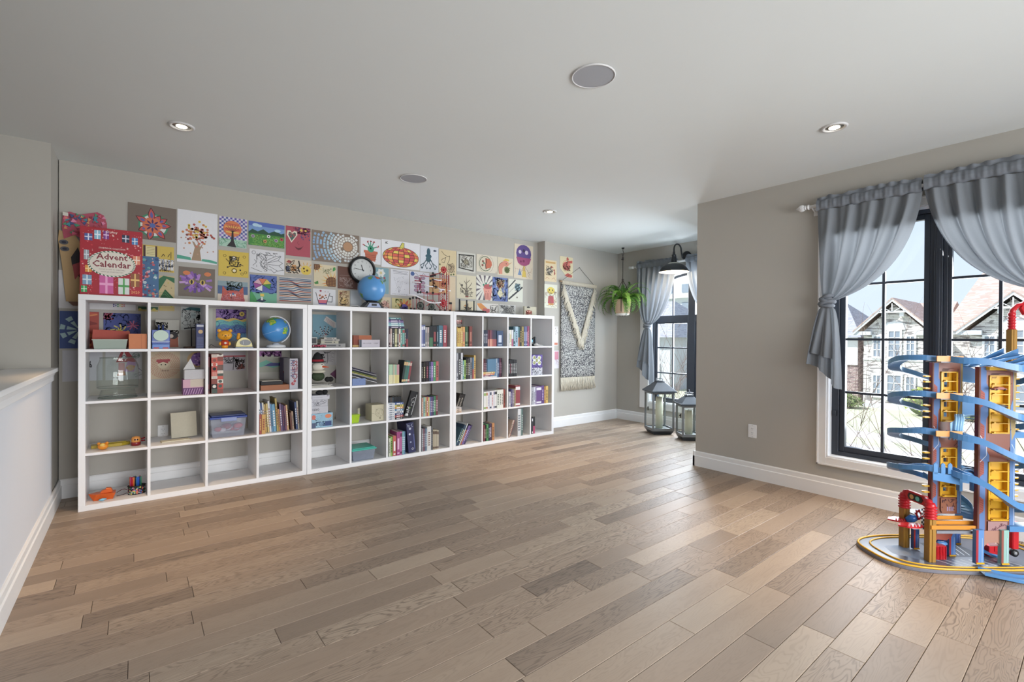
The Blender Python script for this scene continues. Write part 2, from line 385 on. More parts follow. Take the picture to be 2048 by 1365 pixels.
while y > -.6:
    y0, y1 = y-PW, y; x = XL-R2.uniform(0, .7)
    xe = XF if y1 > YC+.03 else XR
    while x < xe:
        L_ = R2.choice([.38, .5, .6, .75, .9, 1.05, 1.2])*R2.uniform(.9, 1.1)
        a, b = max(x, XL), min(x+L_, xe)
        if xe-b < .12: b = xe
        x = b if b == xe else x+L_
        if b-a < .002: continue
        yy = min(y1, YB) if a > XJ else y1
        if yy-y0 < .02: continue
        pr = px_of(((a+b)/2, (y0+yy)/2, 0)); vis = False; area_ = 0
        for X_ in (a, (a+b)/2, b):
            for Y_ in (y0, yy):
                q = px_of((X_, Y_, 0))
                if q and -10 < q[0] < 2058 and q[1] < 1375: vis = True
        if pr: area_ = (b-a)*(yy-y0)/pr[2]**3
        planks.append((area_ if vis else 0, a, b, y0, yy, R2.random(), R2.random(), R2.random()))
    y -= PW; row += 1
planks.sort(reverse=True)
def plank_mb(mb_, a, b, y0, y1, t, g, s_, ox=0, oy=0):
    c = .0016; g0 = .0007
    A, B, C_, D = a+g0, b-g0, y0+g0, y1-g0
    v = [(A, C_, -.014), (B, C_, -.014), (B, D, -.014), (A, D, -.014), (A, C_, -c), (B, C_, -c), (B, D, -c), (A, D, -c), (A+c, C_+c, 0), (B-c, C_+c, 0), (B-c, D-c, 0), (A+c, D-c, 0)]
    fs = [(0, 1, 5, 4), (1, 2, 6, 5), (2, 3, 7, 6), (3, 0, 4, 7), (4, 5, 9, 8), (5, 6, 10, 9), (6, 7, 11, 10), (7, 4, 8, 11), (8, 9, 10, 11)]
    mb_.add(v, fs, (.5+(t-.5)*(.62 if g < .8 else .9), (.25+.75*g if g > .45 else .12+g*.3), s_))
rest = MB()
for i, (ar, a, b, y0, y1, t, g, s_) in enumerate(planks):
    if i < 300 and ar > 0:
        q = MB(); plank_mb(q, a, b, y0, y1, t, g, s_); q.build('plank', M_OAK, fl, origin=((a+b)/2, (y0+y1)/2, 0))
    else: plank_mb(rest, a, b, y0, y1, t, g, s_)
o = rest.build('far_planks', M_OAK, fl, origin=(0, 0, 0)); o['kind'] = 'stuff'

# ---------------------------------------------------------------- windows
M_PANE = glass_mat('window_glass', (.97, .985, 1), .06)
M_VIN = mat('white_window_jamb', 0xe9ebee, rough=.3, noise=.01)
def bars(parent, name, m, x0, x1, rects, bev=.0015, each=True):
    for (a, b, c, d) in rects: MB().bx(x0, x1, a, b, c, d).build(name, m, parent, bevel=bev)
# right window ---------------
w1 = struct(MB().bx(XR+.001, 4.30, WY1-.012, WY1, WZ0, WZ1).bx(XR+.001, 4.30, WY0, WY0+.012, WZ0, WZ1).bx(XR+.001, 4.30, WY0+.012, WY1-.012, WZ1-.012, WZ1).bx(XR-.004, 4.30, WY0+.012, WY1-.012, WZ0, WZ0+.014).build('window_1', M_VIN, bevel=.002))
cw = .062
def casing(parent, ya, yb, za, zb, x, sides=4):
    for k, (a, b, c, d) in enumerate([(yb, yb+cw, za-cw, zb+cw), (ya-cw, ya, za-cw, zb+cw), (ya, yb, za-cw, za), (ya, yb, zb, zb+cw)][:sides]):
        q = MB().bx(x-.014, x, a, b, c, d)
        if k < 2: q.bx(x-.020, x-.014, (b-.012 if k == 0 else a), (b if k == 0 else a+.012), c, d)
        else: q.bx(x-.020, x-.014, a-cw, b+cw, (c if k == 2 else d-.012), (c+.012 if k == 2 else d))
        q.build('casing', M_TRIM, parent, bevel=.0015)
casing(w1, WY0, WY1, WZ0, WZ1, XR)
FX = 4.275; MID = .725
jy0, jy1, jz0, jz1 = WY0+.012, WY1-.012, WZ0+.014, WZ1-.012
bars(w1, 'frame', M_BLACK, FX, 4.36, [(jy1-.045, jy1, jz0, jz1), (jy0, jy0+.045, jz0, jz1), (jy0+.045, jy1-.045, jz0, jz0+.03), (jy0+.045, jy1-.045, jz1-.03, jz1)])
# stepped mullion between the two sashes
ml = MB().bx(FX-.008, 4.36, MID-.022, MID+.022, jz0+.03, jz1-.03)
for k in (-.034, .034): ml.bx(FX+.012, 4.36, MID+k-.012, MID+k+.012, jz0+.03, jz1-.03)
ml.bx(FX-.014, FX-.008, MID-.010, MID+.010, jz0+.03, jz1-.03)
ml.build('mullion', M_BLACK, w1, bevel=.002)
GX = 4.318
def sash(parent, ya, yb, za, zb, gy0, gy1, gz0, gz1, vs, hs, x=FX+.018, gx=GX):
    s_ = MB()
    s_.bx(x, x+.045, gy1, yb, za, zb).bx(x, x+.045, ya, gy0, za, zb).bx(x, x+.045, gy0, gy1, za, gz0).bx(x, x+.045, gy0, gy1, gz1, zb)
    s_ = s_.build('sash', M_BLACK, parent, bevel=.0025)
    MB().bx(gx, gx+.004, gy0, gy1, gz0, gz1).build('pane', M_PANE, s_)
    for vy in vs: MB().bx(gx-.012, gx+.016, vy-.0085, vy+.0085, gz0, gz1).build('muntin', M_BLACK, s_, bevel=.001)
    for hz in hs: MB().bx(gx-.010, gx+.014, gy0, gy1, hz-.0085, hz+.0085).build('muntin', M_BLACK, s_, bevel=.001)
    return s_
def gyz(u, v, x=GX): p = at(u, v, 'x', x); return p[1], p[2]
gL = gyz(1691, 892)[0]; gR = gyz(1848, 700)[0]; gB = gyz(1692, 893)[1]; gT = gyz(1847, 441)[1]
hs = [gyz(1770, 566)[1], gyz(1770, 679.5)[1], gyz(1770, 791)[1]]; vm = gyz(1766.8, 700)[0]
sash(w1, MID+.046, jy1-.045, jz0+.03, jz1-.03, gR, gL, gB, gT, [vm], hs)
g2 = gyz(1904.5, 680)[0]; v2 = gyz(2001, 679)[0]
sash(w1, jy0+.045, MID-.046, jz0+.03, jz1-.03, jy0+.08, g2, gB, gT, [v2], hs)
hd = MB().bx(4.262, FX, jy1-.03, jy1-.012, .62, .66).build('latch', M_BLACK, w1, bevel=.002)
# alcove window with an arched transom -----------
n_ = 18
def arch_strip(x0, x1, r0, r1, ya, yb, m, name, parent, mn=18):
    q = MB(); ysx = [ya+(yb-ya)*i/mn for i in range(mn+1)]
    pts = [(yy_, arch_z(yy_)-r0) for yy_ in ysx]+[(yy_, arch_z(yy_)-r1) for yy_ in ysx[::-1]]
    q.prism(pts, 'x', x0, x1); return q.build(name, m, parent)
jb = MB().bx(XF+.001, 5.86, AY1-.012, AY1, AZ0, arch_z(AY1)).bx(XF+.001, 5.86, AY0, AY0+.012, AZ0, arch_z(AY0)).bx(XF-.004, 5.86, AY0, AY1, AZ0, AZ0+.014)
w2 = struct(jb.build('window_2', M_VIN, bevel=.002))
arch_strip(XF+.001, 5.86, 0, .012, AY0, AY1, M_VIN, 'head_jamb', w2)
for (a, b, c, d) in [(AY1, AY1+.145, AZ0-.09, arch_z(AY1)+.03), (AY0-.145, AY0, AZ0-.09, arch_z(AY0)+.03), (AY0, AY1, AZ0-.09, AZ0)]:
    MB().bx(XF-.016, XF, a, b, c, d).build('casing', M_TRIM, w2, bevel=.002)
arch_strip(XF-.016, XF, -.075, 0, AY0-.1, AY1+.1, M_TRIM, 'casing', w2)
F2 = 5.815; G2 = 5.845; ay0, ay1 = AY0+.012, AY1-.012
bars(w2, 'frame', M_BLACK, F2, 5.90, [(ay1-.04, ay1, AZ0+.014, arch_z(ay1)-.012), (ay0, ay0+.04, AZ0+.014, arch_z(ay0)-.012), (ay0+.04, ay1-.04, AZ0+.014, AZ0+.045), (AC-.05, AC+.05, AZ0+.045, 2.07), (ay0+.04, AC-.05, 1.44, 1.535), (AC+.05, ay1-.04, 1.44, 1.535)])
arch_strip(F2, 5.90, .012, .045, ay0, ay1, M_BLACK, 'frame', w2)
for side in (1, -1):
    ya, yb = (AC+.05, ay1-.04) if side > 0 else (ay0+.04, AC-.05)
    vmy = 3.763 if side > 0 else 2*AC-3.763
    sash(w2, ya, yb, AZ0+.045, 1.44, ya+.022, yb-.035 if side > 0 else yb-.022, .385, 1.425, [vmy], [1.087, .732], x=F2+.012, gx=G2)
    tr = MB().prism([(ya, 1.535)]+[(yb, 1.535)]+[(yb+(ya-yb)*i/8, arch_z(yb+(ya-yb)*i/8)-.045) for i in range(9)], 'x', G2, G2+.004).build('pane', M_PANE, w2)
    MB().bx(G2-.01, G2+.014, vmy-.0085, vmy+.0085, 1.535, arch_z(vmy)-.045).build('muntin', M_BLACK, w2)
# ================================================================= cube shelves
U0, UW, SH, SD, YFR = -.305, 1.485, 1.49, .39, 4.363
TO, TI = .038, .018
CW = (UW-2*TO-3*TI)/4; CH = (SH-2*TO-3*TI)/4
M_SHELF = mat('white_shelf_foil', 0xe2e1e2, rough=.42, noise=.01, scale=6)
def cellx(u, c): a = U0+u*UW+TO+c*(CW+TI); return a, a+CW
def cellz(r): b = SH-TO-(r+1)*CH-r*TI; return b, b+CH       # r 0 is the top row
SL = ['white cube shelf unit nearest the half wall, with the glass jar', 'white cube shelf unit in the middle of the row of three', 'white cube shelf unit nearest the woven wall hanging']
for u in range(3):
    x0 = U0+u*UW; t = thing('cube_shelf', (x0+UW/2, YFR+SD/2, 0), SL[u], 'shelf', 'row of three cube shelves')
    g = .0012
    MB().bx(x0+g, x0+UW-g, YFR, YFR+SD, SH-TO, SH).build('top_panel', M_SHELF, t, bevel=.0012)
    MB().bx(x0+g, x0+UW-g, YFR, YFR+SD, 0, TO).build('bottom_panel', M_SHELF, t, bevel=.0012)
    for a in (x0+g, x0+UW-TO): MB().bx(a, a+TO-g, YFR, YFR+SD, TO, SH-TO).build('side_panel', M_SHELF, t, bevel=.0012)
    for c in range(3):
        a = cellx(u, c)[1]; MB().bx(a, a+TI, YFR+.002, YFR+SD, TO, SH-TO).build('upright_divider', M_SHELF, t, bevel=.0008)
    for r in range(3):
        z = cellz(r)[0]-TI
        for c in range(4): a, b = cellx(u, c); MB().bx(a, b, YFR+.001, YFR+SD, z, z+TI).build('shelf_board', M_SHELF, t, bevel=.0008)

# ================================================================= books
def soft(c, k=.80):
    r, g, b = (c >> 16) & 255, (c >> 8) & 255, c & 255; m_ = .3*r+.55*g+.15*b
    return (int(m_+(r-m_)*k) << 16) | (int(m_+(g-m_)*k) << 8) | int(m_+(b-m_)*k)
def book(name, x0, x1, y0, dep, z0, h, col, label, group, acc=None, lean=0, page=0xe4ddcc, style=0, cat='book', flat=False, pos=None):
    """upright book with its spine towards the room; lean turns it about its lower edge in the shelf plane"""
    col = soft(col); acc = None if acc is None else soft(acc); m = MB(); w = x1-x0; t_ = min(.0025, w*.2)
    X0, X1, Z0, Z1 = 0, w, 0, h
    if not flat:
        m.bx(0, t_, 0, dep, 0, h, col).bx(w-t_, w, 0, dep, 0, h, col).bx(t_, w-t_, 0, t_, 0, h, col).bx(t_, w-t_, t_, dep-.004, .003, h-.003, page)
        zf = lambda f: h*f
        if acc is not None:
            if style == 0: m.bx(w*.25, w*.75, -.0006, 0, zf(.25), zf(.72), acc).bx(w*.2, w*.8, -.0006, 0, zf(.06), zf(.12), acc)
            elif style == 1: m.bx(.0008, w-.0008, -.0006, 0, zf(.78), zf(.93), acc).bx(.0008, w-.0008, -.0006, 0, zf(.05), zf(.14), acc)
            elif style == 2:
                n = 7
                for k in range(n): m.bx(w*.28, w*.72, -.0006, 0, zf(.2+.6*k/n), zf(.2+.6*(k+.62)/n), acc)
            elif style == 3: m.bx(.0008, w-.0008, -.0006, 0, zf(.0), zf(.45), acc)
    else:      # lying flat: w is its width, h its thickness
        t_ = min(.0025, h*.2)
        m.bx(0, w, 0, dep, 0, t_, col).bx(0, w, 0, dep, h-t_, h, col).bx(0, w, 0, t_, t_, h-t_, col).bx(.003, w-.003, t_, dep-.004, t_, h-t_, page)
        if acc is not None: m.bx(w*.2, w*.62, -.0006, 0, h*.3, h*.7, acc).bx(w*.72, w*.8, -.0006, 0, h*.3, h*.7, acc)
    z0 += .0007; o = m.build(name, VC(), origin=(0, 0, 0)); o.location = (x0, y0, z0)
    if lean:
        o.rotation_euler = (0, lean, 0)
        if lean > 0: o.location.z = z0+w*sin(lean)      # leaning to the right
        else: pass
    tag(o, label, cat, group); o['_w'] = list(o.location); return o
POSW = ['leftmost', 'second from left', 'third from left', 'fourth from left', 'fifth from left', 'sixth from left', 'seventh from left', 'eighth from left', 'ninth from left', 'tenth from left', 'eleventh from left', 'twelfth from left', 'thirteenth from left', 'fourteenth from left']
ROWN = ['top row', 'second row', 'third row', 'bottom row']
UNN = ['near shelf unit', 'middle shelf unit', 'far shelf unit']
CLN = ['first', 'second', 'third', 'fourth']
CN = {}
def cname(c):
    r, g, b = (c >> 16) & 255, (c >> 8) & 255, c & 255
    mx, mn = max(r, g, b), min(r, g, b)
    if mx < 62: return 'black'
    if mx-mn < 22: return 'white' if mn > 190 else ('pale grey' if mn > 140 else ('grey' if mn > 85 else 'dark grey'))
    h = 0
    if mx == r: h = ((g-b)/(mx-mn)) % 6
    elif mx == g: h = (b-r)/(mx-mn)+2
    else: h = (r-g)/(mx-mn)+4
    n = 'red' if h < .3 or h > 5.6 else 'orange' if h < .68 else 'yellow' if h < 1.25 else 'green' if h < 2.6 else 'teal' if h < 3.2 else 'blue' if h < 4.25 else 'purple' if h < 4.9 else 'pink'
    if n in ('orange', 'yellow') and mx < 150: n = 'brown'
    elif n in ('orange', 'yellow') and mx-mn < 60: n = 'cream'
    elif mn > 150: n = 'pale '+n
    elif mx < 110: n = 'dark '+n
    return n
def shelf_books(u, c, r, ox, oy, sc, items, bottom, dep=.15, yoff=.012, lean=0, label_extra=''):
    """items: (left, right, top, colour[, accent[, style]]) in zoom pixels with origin ox,oy and scale sc; bottom: zoom px of the foot line"""
    a, b = cellx(u, c); z0 = cellz(r)[0]
    grp = 'books in the %s column, %s, %s' % (CLN[c], ROWN[r], UNN[u])
    ya = YFR+yoff; last = a+.001
    for k, it in enumerate(items):
        l, rr, tp, col = it[:4]; acc = it[4] if len(it) > 4 else None; stl = it[5] if len(it) > 5 else 0
        pl = at(ox+l/sc, oy+tp/sc, 'y', ya); pr = at(ox+rr/sc, oy+tp/sc, 'y', ya); pb = at(ox+l/sc, oy+bottom/sc, 'y', ya)
        x0, x1 = max(pl[0], last), min(pr[0], b-.001); h = min(pl[2]-pb[2], CH-.012)
        if x1-x0 < .004: continue
        wd = x1-x0; lab = '%s book, %s in its cube, %s of %s, %s column' % (cname(col), POSW[min(k, 13)], ROWN[r], UNN[u].replace(' shelf', ''), CLN[c])
        book('book', x0, x1-.0006, ya+rnd.uniform(0, .006), dep+rnd.uniform(-.01, .01), z0, max(h, .06), col, lab, grp, acc, lean, style=stl)
        last = x1
    return last
# middle unit -------------------------------------------------
Z3 = (760, 600, 7.583)
shelf_books(1, 2, 0, *Z3, [(135, 160, 440, 0x4b2a33, 0xb0a0a0), (160, 184, 435, 0xc9a79a, 0xe8e0d8), (188, 224, 440, 0x3c3b3e, 0xc8c8c0, 2), (225, 262, 435, 0x9a9664, 0xece8b0), (262, 284, 440, 0x2a282c, 0xb8b0a8), (285, 314, 435, 0xd8cdc0, 0x9c3a32), (315, 342, 438, 0x3f8f83, 0xd9e4dc, 2), (342, 375, 437, 0x6bb0a4, 0xb03a3c, 1), (375, 400, 435, 0x26262c, 0xc8c4c8, 2), (400, 430, 436, 0x2c2f48, 0x9b2a34, 3)], 715, dep=.13)
za = cellz(0)[0]; xa = cellx(1, 2)[0]; zt = za+.185
for k, (hh, col, acc, ww) in enumerate([(.020, 0x3a2a58, 0xd8d0e0, .17), (.018, 0x8fc4cc, 0xf0f0f0, .17), (.015, 0x6aa7b8, 0xe8f0f0, .165), (.016, 0x7a62a0, 0xe8e0f0, .165), (.014, 0x4a2f6b, 0xd0c8e0, .16), (.018, 0x2f7f86, 0xd0e8e0, .14)]):
    book('book', xa+.002, xa+.002+ww, YFR+.015+.002*k, .13, zt, hh, col, '%s book lying flat, %s up in the top row pile of middle unit' % (cname(col), ['one', 'two', 'three', 'four', 'five', 'six'][k]), 'books lying on the top row books', acc, flat=True); zt += hh+.0012
shelf_books(1, 3, 0, *Z3, [(636, 662, 385, 0x7c80b8, 0xd8d8f0, 1), (664, 690, 380, 0x4a5fa0, 0xe8e8f0, 1), (690, 716, 415, 0xb4b0b4, 0x6a6870), (720, 748, 415, 0xc0aaa8, 0x707078), (750, 804, 400, 0x202228, 0x3e7a50, 3), (806, 864, 400, 0x25222a, 0xa8383c, 0), (866, 890, 402, 0x24465c, 0x9bb4c0, 0), (892, 955, 390, 0x3a7088, 0xe8eef0, 2), (962, 1020, 388, 0xb03044, 0xf0d8d8, 2)], 715, dep=.2)
shelf_books(1, 2, 1, *Z3, [(138, 160, 955, 0x9fc49a, 0xe4d79a, 3), (160, 180, 955, 0xa8cfa2, 0xe8dca0, 3), (180, 202, 957, 0x98c0a0, 0xe8dca0, 3), (202, 226, 958, 0xc0b494, 0xe8dca0, 3), (226, 258, 960, 0x8cb896, 0xd9c66a, 3), (258, 296, 962, 0xc8848c, 0xd9c66a, 3)], 1245, dep=.15)
for k, (dx, col, acc) in enumerate([(.0, 0x2b3c3a, 0xd8b060), (.022, 0x38705f, 0xe0a870), (.044, 0x307a70, 0xd0c8a0), (.066, 0xa03038, 0xd8b0a0)]):
    book('book', cellx(1, 2)[0]+.150+dx, cellx(1, 2)[0]+.171+dx, YFR+.03, .14, cellz(1)[0]-.002*0, .225-.004*k, col, '%s book leaning right beside the green topped books, %s' % (cname(col), POSW[k]), 'leaning books, second row, middle unit', acc, lean=.16, style=1)
shelf_books(1, 3, 1, *Z3, [(636, 658, 925, 0x1c1b20, 0xb8b0a0, 2), (660, 696, 918, 0x29241f, 0xd8c890, 2), (700, 741, 915, 0x2c1822, 0xc04060, 2), (745, 776, 917, 0x27385e, 0x9ab0d8, 2), (778, 814, 916, 0x7a58a8, 0xd8c8e8, 2), (816, 851, 915, 0x2f9a52, 0xc8f0c8, 2), (853, 892, 912, 0xc04c48, 0x402020, 2)], 1210, dep=.14)
Z4 = (600, 740, 6.4)
shelf_books(1, 2, 2, *Z4, [(1140, 1160, 338, 0x384048, 0xb8c0c0, 2), (1160, 1182, 336, 0x5a4a42, 0xd0c8b8, 2), (1182, 1202, 338, 0x49555e, 0xc0c0c8, 2), (1204, 1236, 335, 0x26262a, 0x888890, 2), (1236, 1264, 336, 0x1f2024, 0x989898, 2), (1264, 1300, 338, 0x23252b, 0x808890, 2)], 610, dep=.12, yoff=.085)
xb = cellx(1, 2)[0]; zt = cellz(2)[0]
for k, (col, acc) in enumerate([(0x2a2a2e, 0xe0e0e0), (0xb03a34, 0xf0f0f0), (0x2a3e78, 0xe8e8f0), (0xd8d8d8, 0x303060), (0x3f7fb0, 0xf0f0f0), (0xd08a32, 0xf0f0f0), (0xd0c040, 0x404040), (0x3f62a8, 0xf0f0f0)]):
    book('book', xb+.0755, xb+.166, YFR+.012, .068, zt, .0200, col, '%s thin book %s up in the low pile in the third row' % (cname(col), ['one', 'two', 'three', 'four', 'five', 'six', 'seven', 'eight'][k]), 'pile of small flat books', acc, flat=True); zt += .0208
zt = cellz(2)[0]
for k in range(8):
    book('book', xb+.003, xb+.073, YFR+.010, .068, zt, .0200, [0xd8d8dc, 0xc8ccd4, 0xe0e0e0, 0xd0d4dc][k % 4], '%s booklet, %s up in the pale pile, third row' % (cname([0xd8d8dc, 0xc8ccd4, 0xe0e0e0, 0xd0d4dc][k % 4]), ['first', 'second', 'third', 'fourth', 'fifth', 'sixth', 'seventh', 'eighth'][k]), 'pile of pale booklets', 0x50607a, flat=True); zt += .0208
g_ = MB().bx(0, .078, 0, .035, 0, .262, 0x1c1c20)
ga = Art((0, 0, 0), (.078, 0, 0), (0, 0, .262), (0, -1, 0)); g_.v += []; ga.v = g_.v; ga.f = g_.f; ga.c = g_.c; ga.sm = g_.sm
ga.text('Bold', .24, .2, .14, 0xd8d8d8, ang=pi/2, w=None).scrib(.3, .45, .8, .8, 12, .03, 0xc8c8c8, seed=3).ell(.42, .35, .09, 0x6a9a3a).rect(.84, .1, .92, .9, 0xb8b8b8).rect(.2, .05, .4, .12, 0xe0e0e0)
o = ga.build('game_box', VC(), origin=(0, 0, 0)); o.location = (xb+.181, YFR+.02, cellz(2)[0]+.025); o.rotation_euler = (0, .30, 0)
tag(o, 'black game box with white lettering leaning right beside the flat piles', 'box')
shelf_books(1, 3, 2, *Z4, [(1562, 1582, 300, 0xc88a70, 0xe8d8c8, 2), (1582, 1602, 295, 0x7fb8b0, 0x304848, 2), (1602, 1622, 295, 0xb8b070, 0x803028, 2), (1622, 1644, 293, 0xc04840, 0xf0d8c0, 2), (1644, 1660, 300, 0xd0c048, 0x405070, 2), (1660, 1676, 298, 0x5478b0, 0xe0e8f0, 2), (1676, 1698, 297, 0x5a3a78, 0xd8c8e0, 2), (1698, 1718, 297, 0x2c3860, 0xb8c8e0, 2), (1718, 1742, 293, 0x2f8a50, 0xd0f0d0, 2), (1742, 1768, 290, 0x7a2836, 0xe0c0c8, 2)], 540, dep=.14)
shelf_books(1, 2, 3, *Z4, [(1140, 1162, 800, 0xc8ccb0, 0x505850, 2), (1162, 1190, 785, 0x8abf3c, 0x304818, 2), (1192, 1232, 778, 0xd0483a, 0xf4f4f4, 0), (1240, 1284, 735, 0xb02c7c, 0xe8a8d0, 0), (1285, 1310, 738, 0xc858a0, 0x702050, 1), (1310, 1330, 740, 0x6ab0b8, 0xd0e8e8, 2), (1330, 1350, 742, 0x4878a0, 0xd0d8e8, 2)], 1035, dep=.16)
g_ = Art((0, 0, 0), (.080, 0, 0), (0, 0, .305), (0, -1, 0)); g_.bx(0, .080, 0, .22, 0, .305, 0x2a2c58)
g_.ell(.35, .62, .13, 0xd8dce8).ell(.45, .8, .16, 0xb0b4c8).ell(.4, .35, .12, 0x8890b0).text('O', .6, .12, .09, 0xe8e8f0).rect(.82, .1, .95, .6, 0x586098).scrib(.1, .85, .9, .97, 8, .03, 0xc0c8d8, seed=4)
o = g_.build('game_box', VC(), origin=(0, 0, 0)); o.location = (cellx(1, 2)[0]+.230, YFR+.02, cellz(3)[0]+.002); o.rotation_euler = (0, -.10, 0)
tag(o, 'navy blue game box with pale circles standing beside the magenta books', 'box')
shelf_books(1, 3, 3, *Z4, [(1562, 1582, 700, 0x8a8a90, 0xc8d0d0, 2), (1582, 1596, 702, 0x8a4a5a, 0xd0b0b8, 2), (1596, 1612, 702, 0x484c60, 0xb0b0c0, 2), (1612, 1630, 705, 0x6a86a0, 0xd0d8e0, 2), (1632, 1682, 685, 0xd4d2cc, 0x8a5a48, 2), (1683, 1700, 700, 0x60646a, 0xc0c0c0, 2), (1702, 1722, 735, 0xa89a7a, 0x604838, 1), (1722, 1742, 738, 0xb4a688, 0x604838, 1), (1742, 1760, 742, 0xa4987c, 0x604838, 1), (1760, 1778, 750, 0xb8ac90, 0x604838, 1)], 990, dep=.17)
# far unit ----------------------------------------------------
Z5 = (900, 610, 8.53)
shelf_books(2, 0, 0, *Z5, [(120, 134, 380, 0xc89a30, 0x5a4a20, 2), (134, 160, 400, 0xe0b838, 0xa03a30, 2), (160, 190, 400, 0xdcb040, 0x8a5a20, 2), (192, 222, 378, 0xd8a040, 0xf0e0a0, 2), (222, 258, 376, 0xe09a3c, 0xc04a60, 0), (262, 298, 372, 0x2f5a34, 0x9ab080, 0), (298, 320, 374, 0x3a4a30, 0x90a070, 0), (332, 383, 370, 0x8a2c22, 0xc06a50, 0)], 715, dep=.2)
zq = cellz(0)[0]+.245; xq = cellx(2, 0)[0]
for k, (col, acc) in enumerate([(0x5a1e1e, 0xd0a090), (0xa83028, 0xf0e8e0)]):
    book('book', xq+.002, xq+.082, YFR+.02, .12, zq, .022, col, '%s book lying across the tops of the yellow books' % cname(col), None, acc, flat=True); zq += .0225
shelf_books(2, 1, 0, *Z5, [(582, 612, 432, 0x26344e, 0xd8d8e0, 2), (614, 646, 432, 0x2b2f4a, 0xd0c8d8, 2), (650, 676, 432, 0x7a3048, 0xe09080, 3), (676, 700, 431, 0x8a3844, 0xe88a70, 3), (700, 722, 431, 0x7a3450, 0xe0906a, 3), (722, 745, 431, 0x46304e, 0xc8584a, 3), (745, 765, 432, 0x3a3452, 0xb84a48, 3), (765, 800, 432, 0x2e3452, 0xa84448, 3), (805, 908, 442, 0x2c4a78, 0xc8d4e8, 0)], 710, dep=.15)
shelf_books(2, 2, 0, *Z5, [(1010, 1027, 430, 0xe0dcd8, 0x50a060, 2), (1027, 1052, 430, 0xe4e0d0, 0xd0b848, 0), (1054, 1084, 430, 0xdcdce0, 0xc04878, 3), (1088, 1120, 372, 0x2c5a68, 0xa0c8d0, 0), (1120, 1165, 374, 0x9cc0d8, 0x2a3a58, 2), (1165, 1195, 380, 0x4a7a80, 0xc86a48, 3), (1197, 1226, 372, 0x2f2a20, 0xc8a848, 2), (1228, 1262, 374, 0xa89038, 0x2a2418, 2), (1265, 1286, 372, 0x3a4a88, 0xa8b0d8, 0), (1286, 1312, 372, 0x5868a0, 0xa0a8d0, 0), (1312, 1330, 372, 0x702058, 0xd8a0c0, 0), (1330, 1358, 370, 0xc04878, 0xe8b0a0, 2)], 710, dep=.2)
shelf_books(2, 0, 1, *Z5, [(120, 150, 800, 0xb0b0b8, 0x686878, 0), (150, 186, 805, 0x35343c, 0xc8c8c8, 2), (188, 220, 800, 0xc8c8cc, 0x484850, 2), (220, 246, 935, 0x58989a, 0xd8e8e0, 2), (247, 276, 928, 0x9ac43a, 0x406018, 0), (278, 298, 900, 0x28262a, 0xb0b0a0, 2), (298, 320, 905, 0x4a4238, 0xc8b888, 2), (320, 346, 895, 0x2a2a2e, 0xd0d0d0, 2), (348, 382, 890, 0x8a8a8e, 0x28282c, 2), (385, 410, 890, 0x4a78a0, 0xc83a30, 3), (412, 440, 855, 0xd8a838, 0x6a3a20, 2)], 1255, dep=.2)
shelf_books(2, 1, 1, *Z5, [(582, 602, 905, 0x6a2434, 0xd0a0b0, 2), (602, 622, 905, 0x4a2836, 0xc090a0, 2), (622, 638, 905, 0x283050, 0xa0b0d0, 2), (640, 790, 908, 0x4a80a8, None), (792, 808, 908, 0xb8cce0, 0x406090, 2), (808, 820, 908, 0x7aa0c8, 0xe0e8f0, 2), (820, 848, 908, 0x3a5080, 0xb0c0e0, 2), (850, 868, 906, 0x7a3a5a, 0xe0b0c8, 2), (870, 892, 906, 0x3a2834, 0xb08098, 2)], 1225, dep=.14, yoff=.05)
pb_ = cellx(2, 1); zt = cellz(1)[0]
for k, (ww, hh, col) in enumerate([(.19, .018, 0xd8d4dc), (.10, .014, 0x8a3868), (.155, .018, 0xd86a38), (.165, .018, 0xd8b048)]):
    book('book', pb_[0]+.002, pb_[0]+.002+ww, YFR+.004, .042, zt, hh-.0015, col, '%s book lying flat in front of the blue illustrated book' % cname(col), 'books lying flat in the second row', 0xf0e8e0, flat=True); zt += hh
shelf_books(2, 2, 1, *Z5, [(1010+19*k, 1028+19*k, 905, 0x1e1d22, [0xd0c8c8, 0xb84a60][k % 2] if k < 2 else 0xd4d4d4, 2) for k in range(7)], 1190, dep=.14)
Z6 = (880, 740, 8.03)
shelf_books(2, 1, 2, *Z6, [(706, 742, 328, 0xdcdcd8, 0x8ab048, 1), (745, 771, 326, 0xe0dcd0, 0xc87830, 1), (773, 801, 325, 0xd0cce0, 0x8a88a8, 2), (803, 831, 324, 0xdcdce4, 0x384868, 1), (833, 863, 323, 0xe0d8dc, 0xb85a60, 2), (865, 886, 322, 0xdcd8e0, 0x5a5a88, 1), (887, 916, 321, 0xdcdcdc, 0x2a2a2e, 1), (918, 956, 320, 0xd8dcd0, 0x28382c, 2), (958, 991, 319, 0xe0e0d4, 0x3a5038, 2), (993, 1022, 318, 0xe0d8cc, 0x4a3830, 2), (1024, 1048, 317, 0xa83a2c, 0x6a2018, 0)], 615, dep=.15)
shelf_books(2, 2, 2, *Z6, [(1112, 1140, 300, 0xc8c8d0, 0x8888a0, 0), (1143, 1165, 265, 0x4a3c78, 0xb0a8d0, 2), (1167, 1184, 262, 0x8a8088, 0xd0c8d0, 2), (1185, 1201, 262, 0x7a5a6a, 0xd0c0c8, 2), (1202, 1219, 258, 0xb0a860, 0x505030, 2), (1220, 1292, 208, 0x9c2430, 0xe8dcdc, 1)], 545, dep=.2)
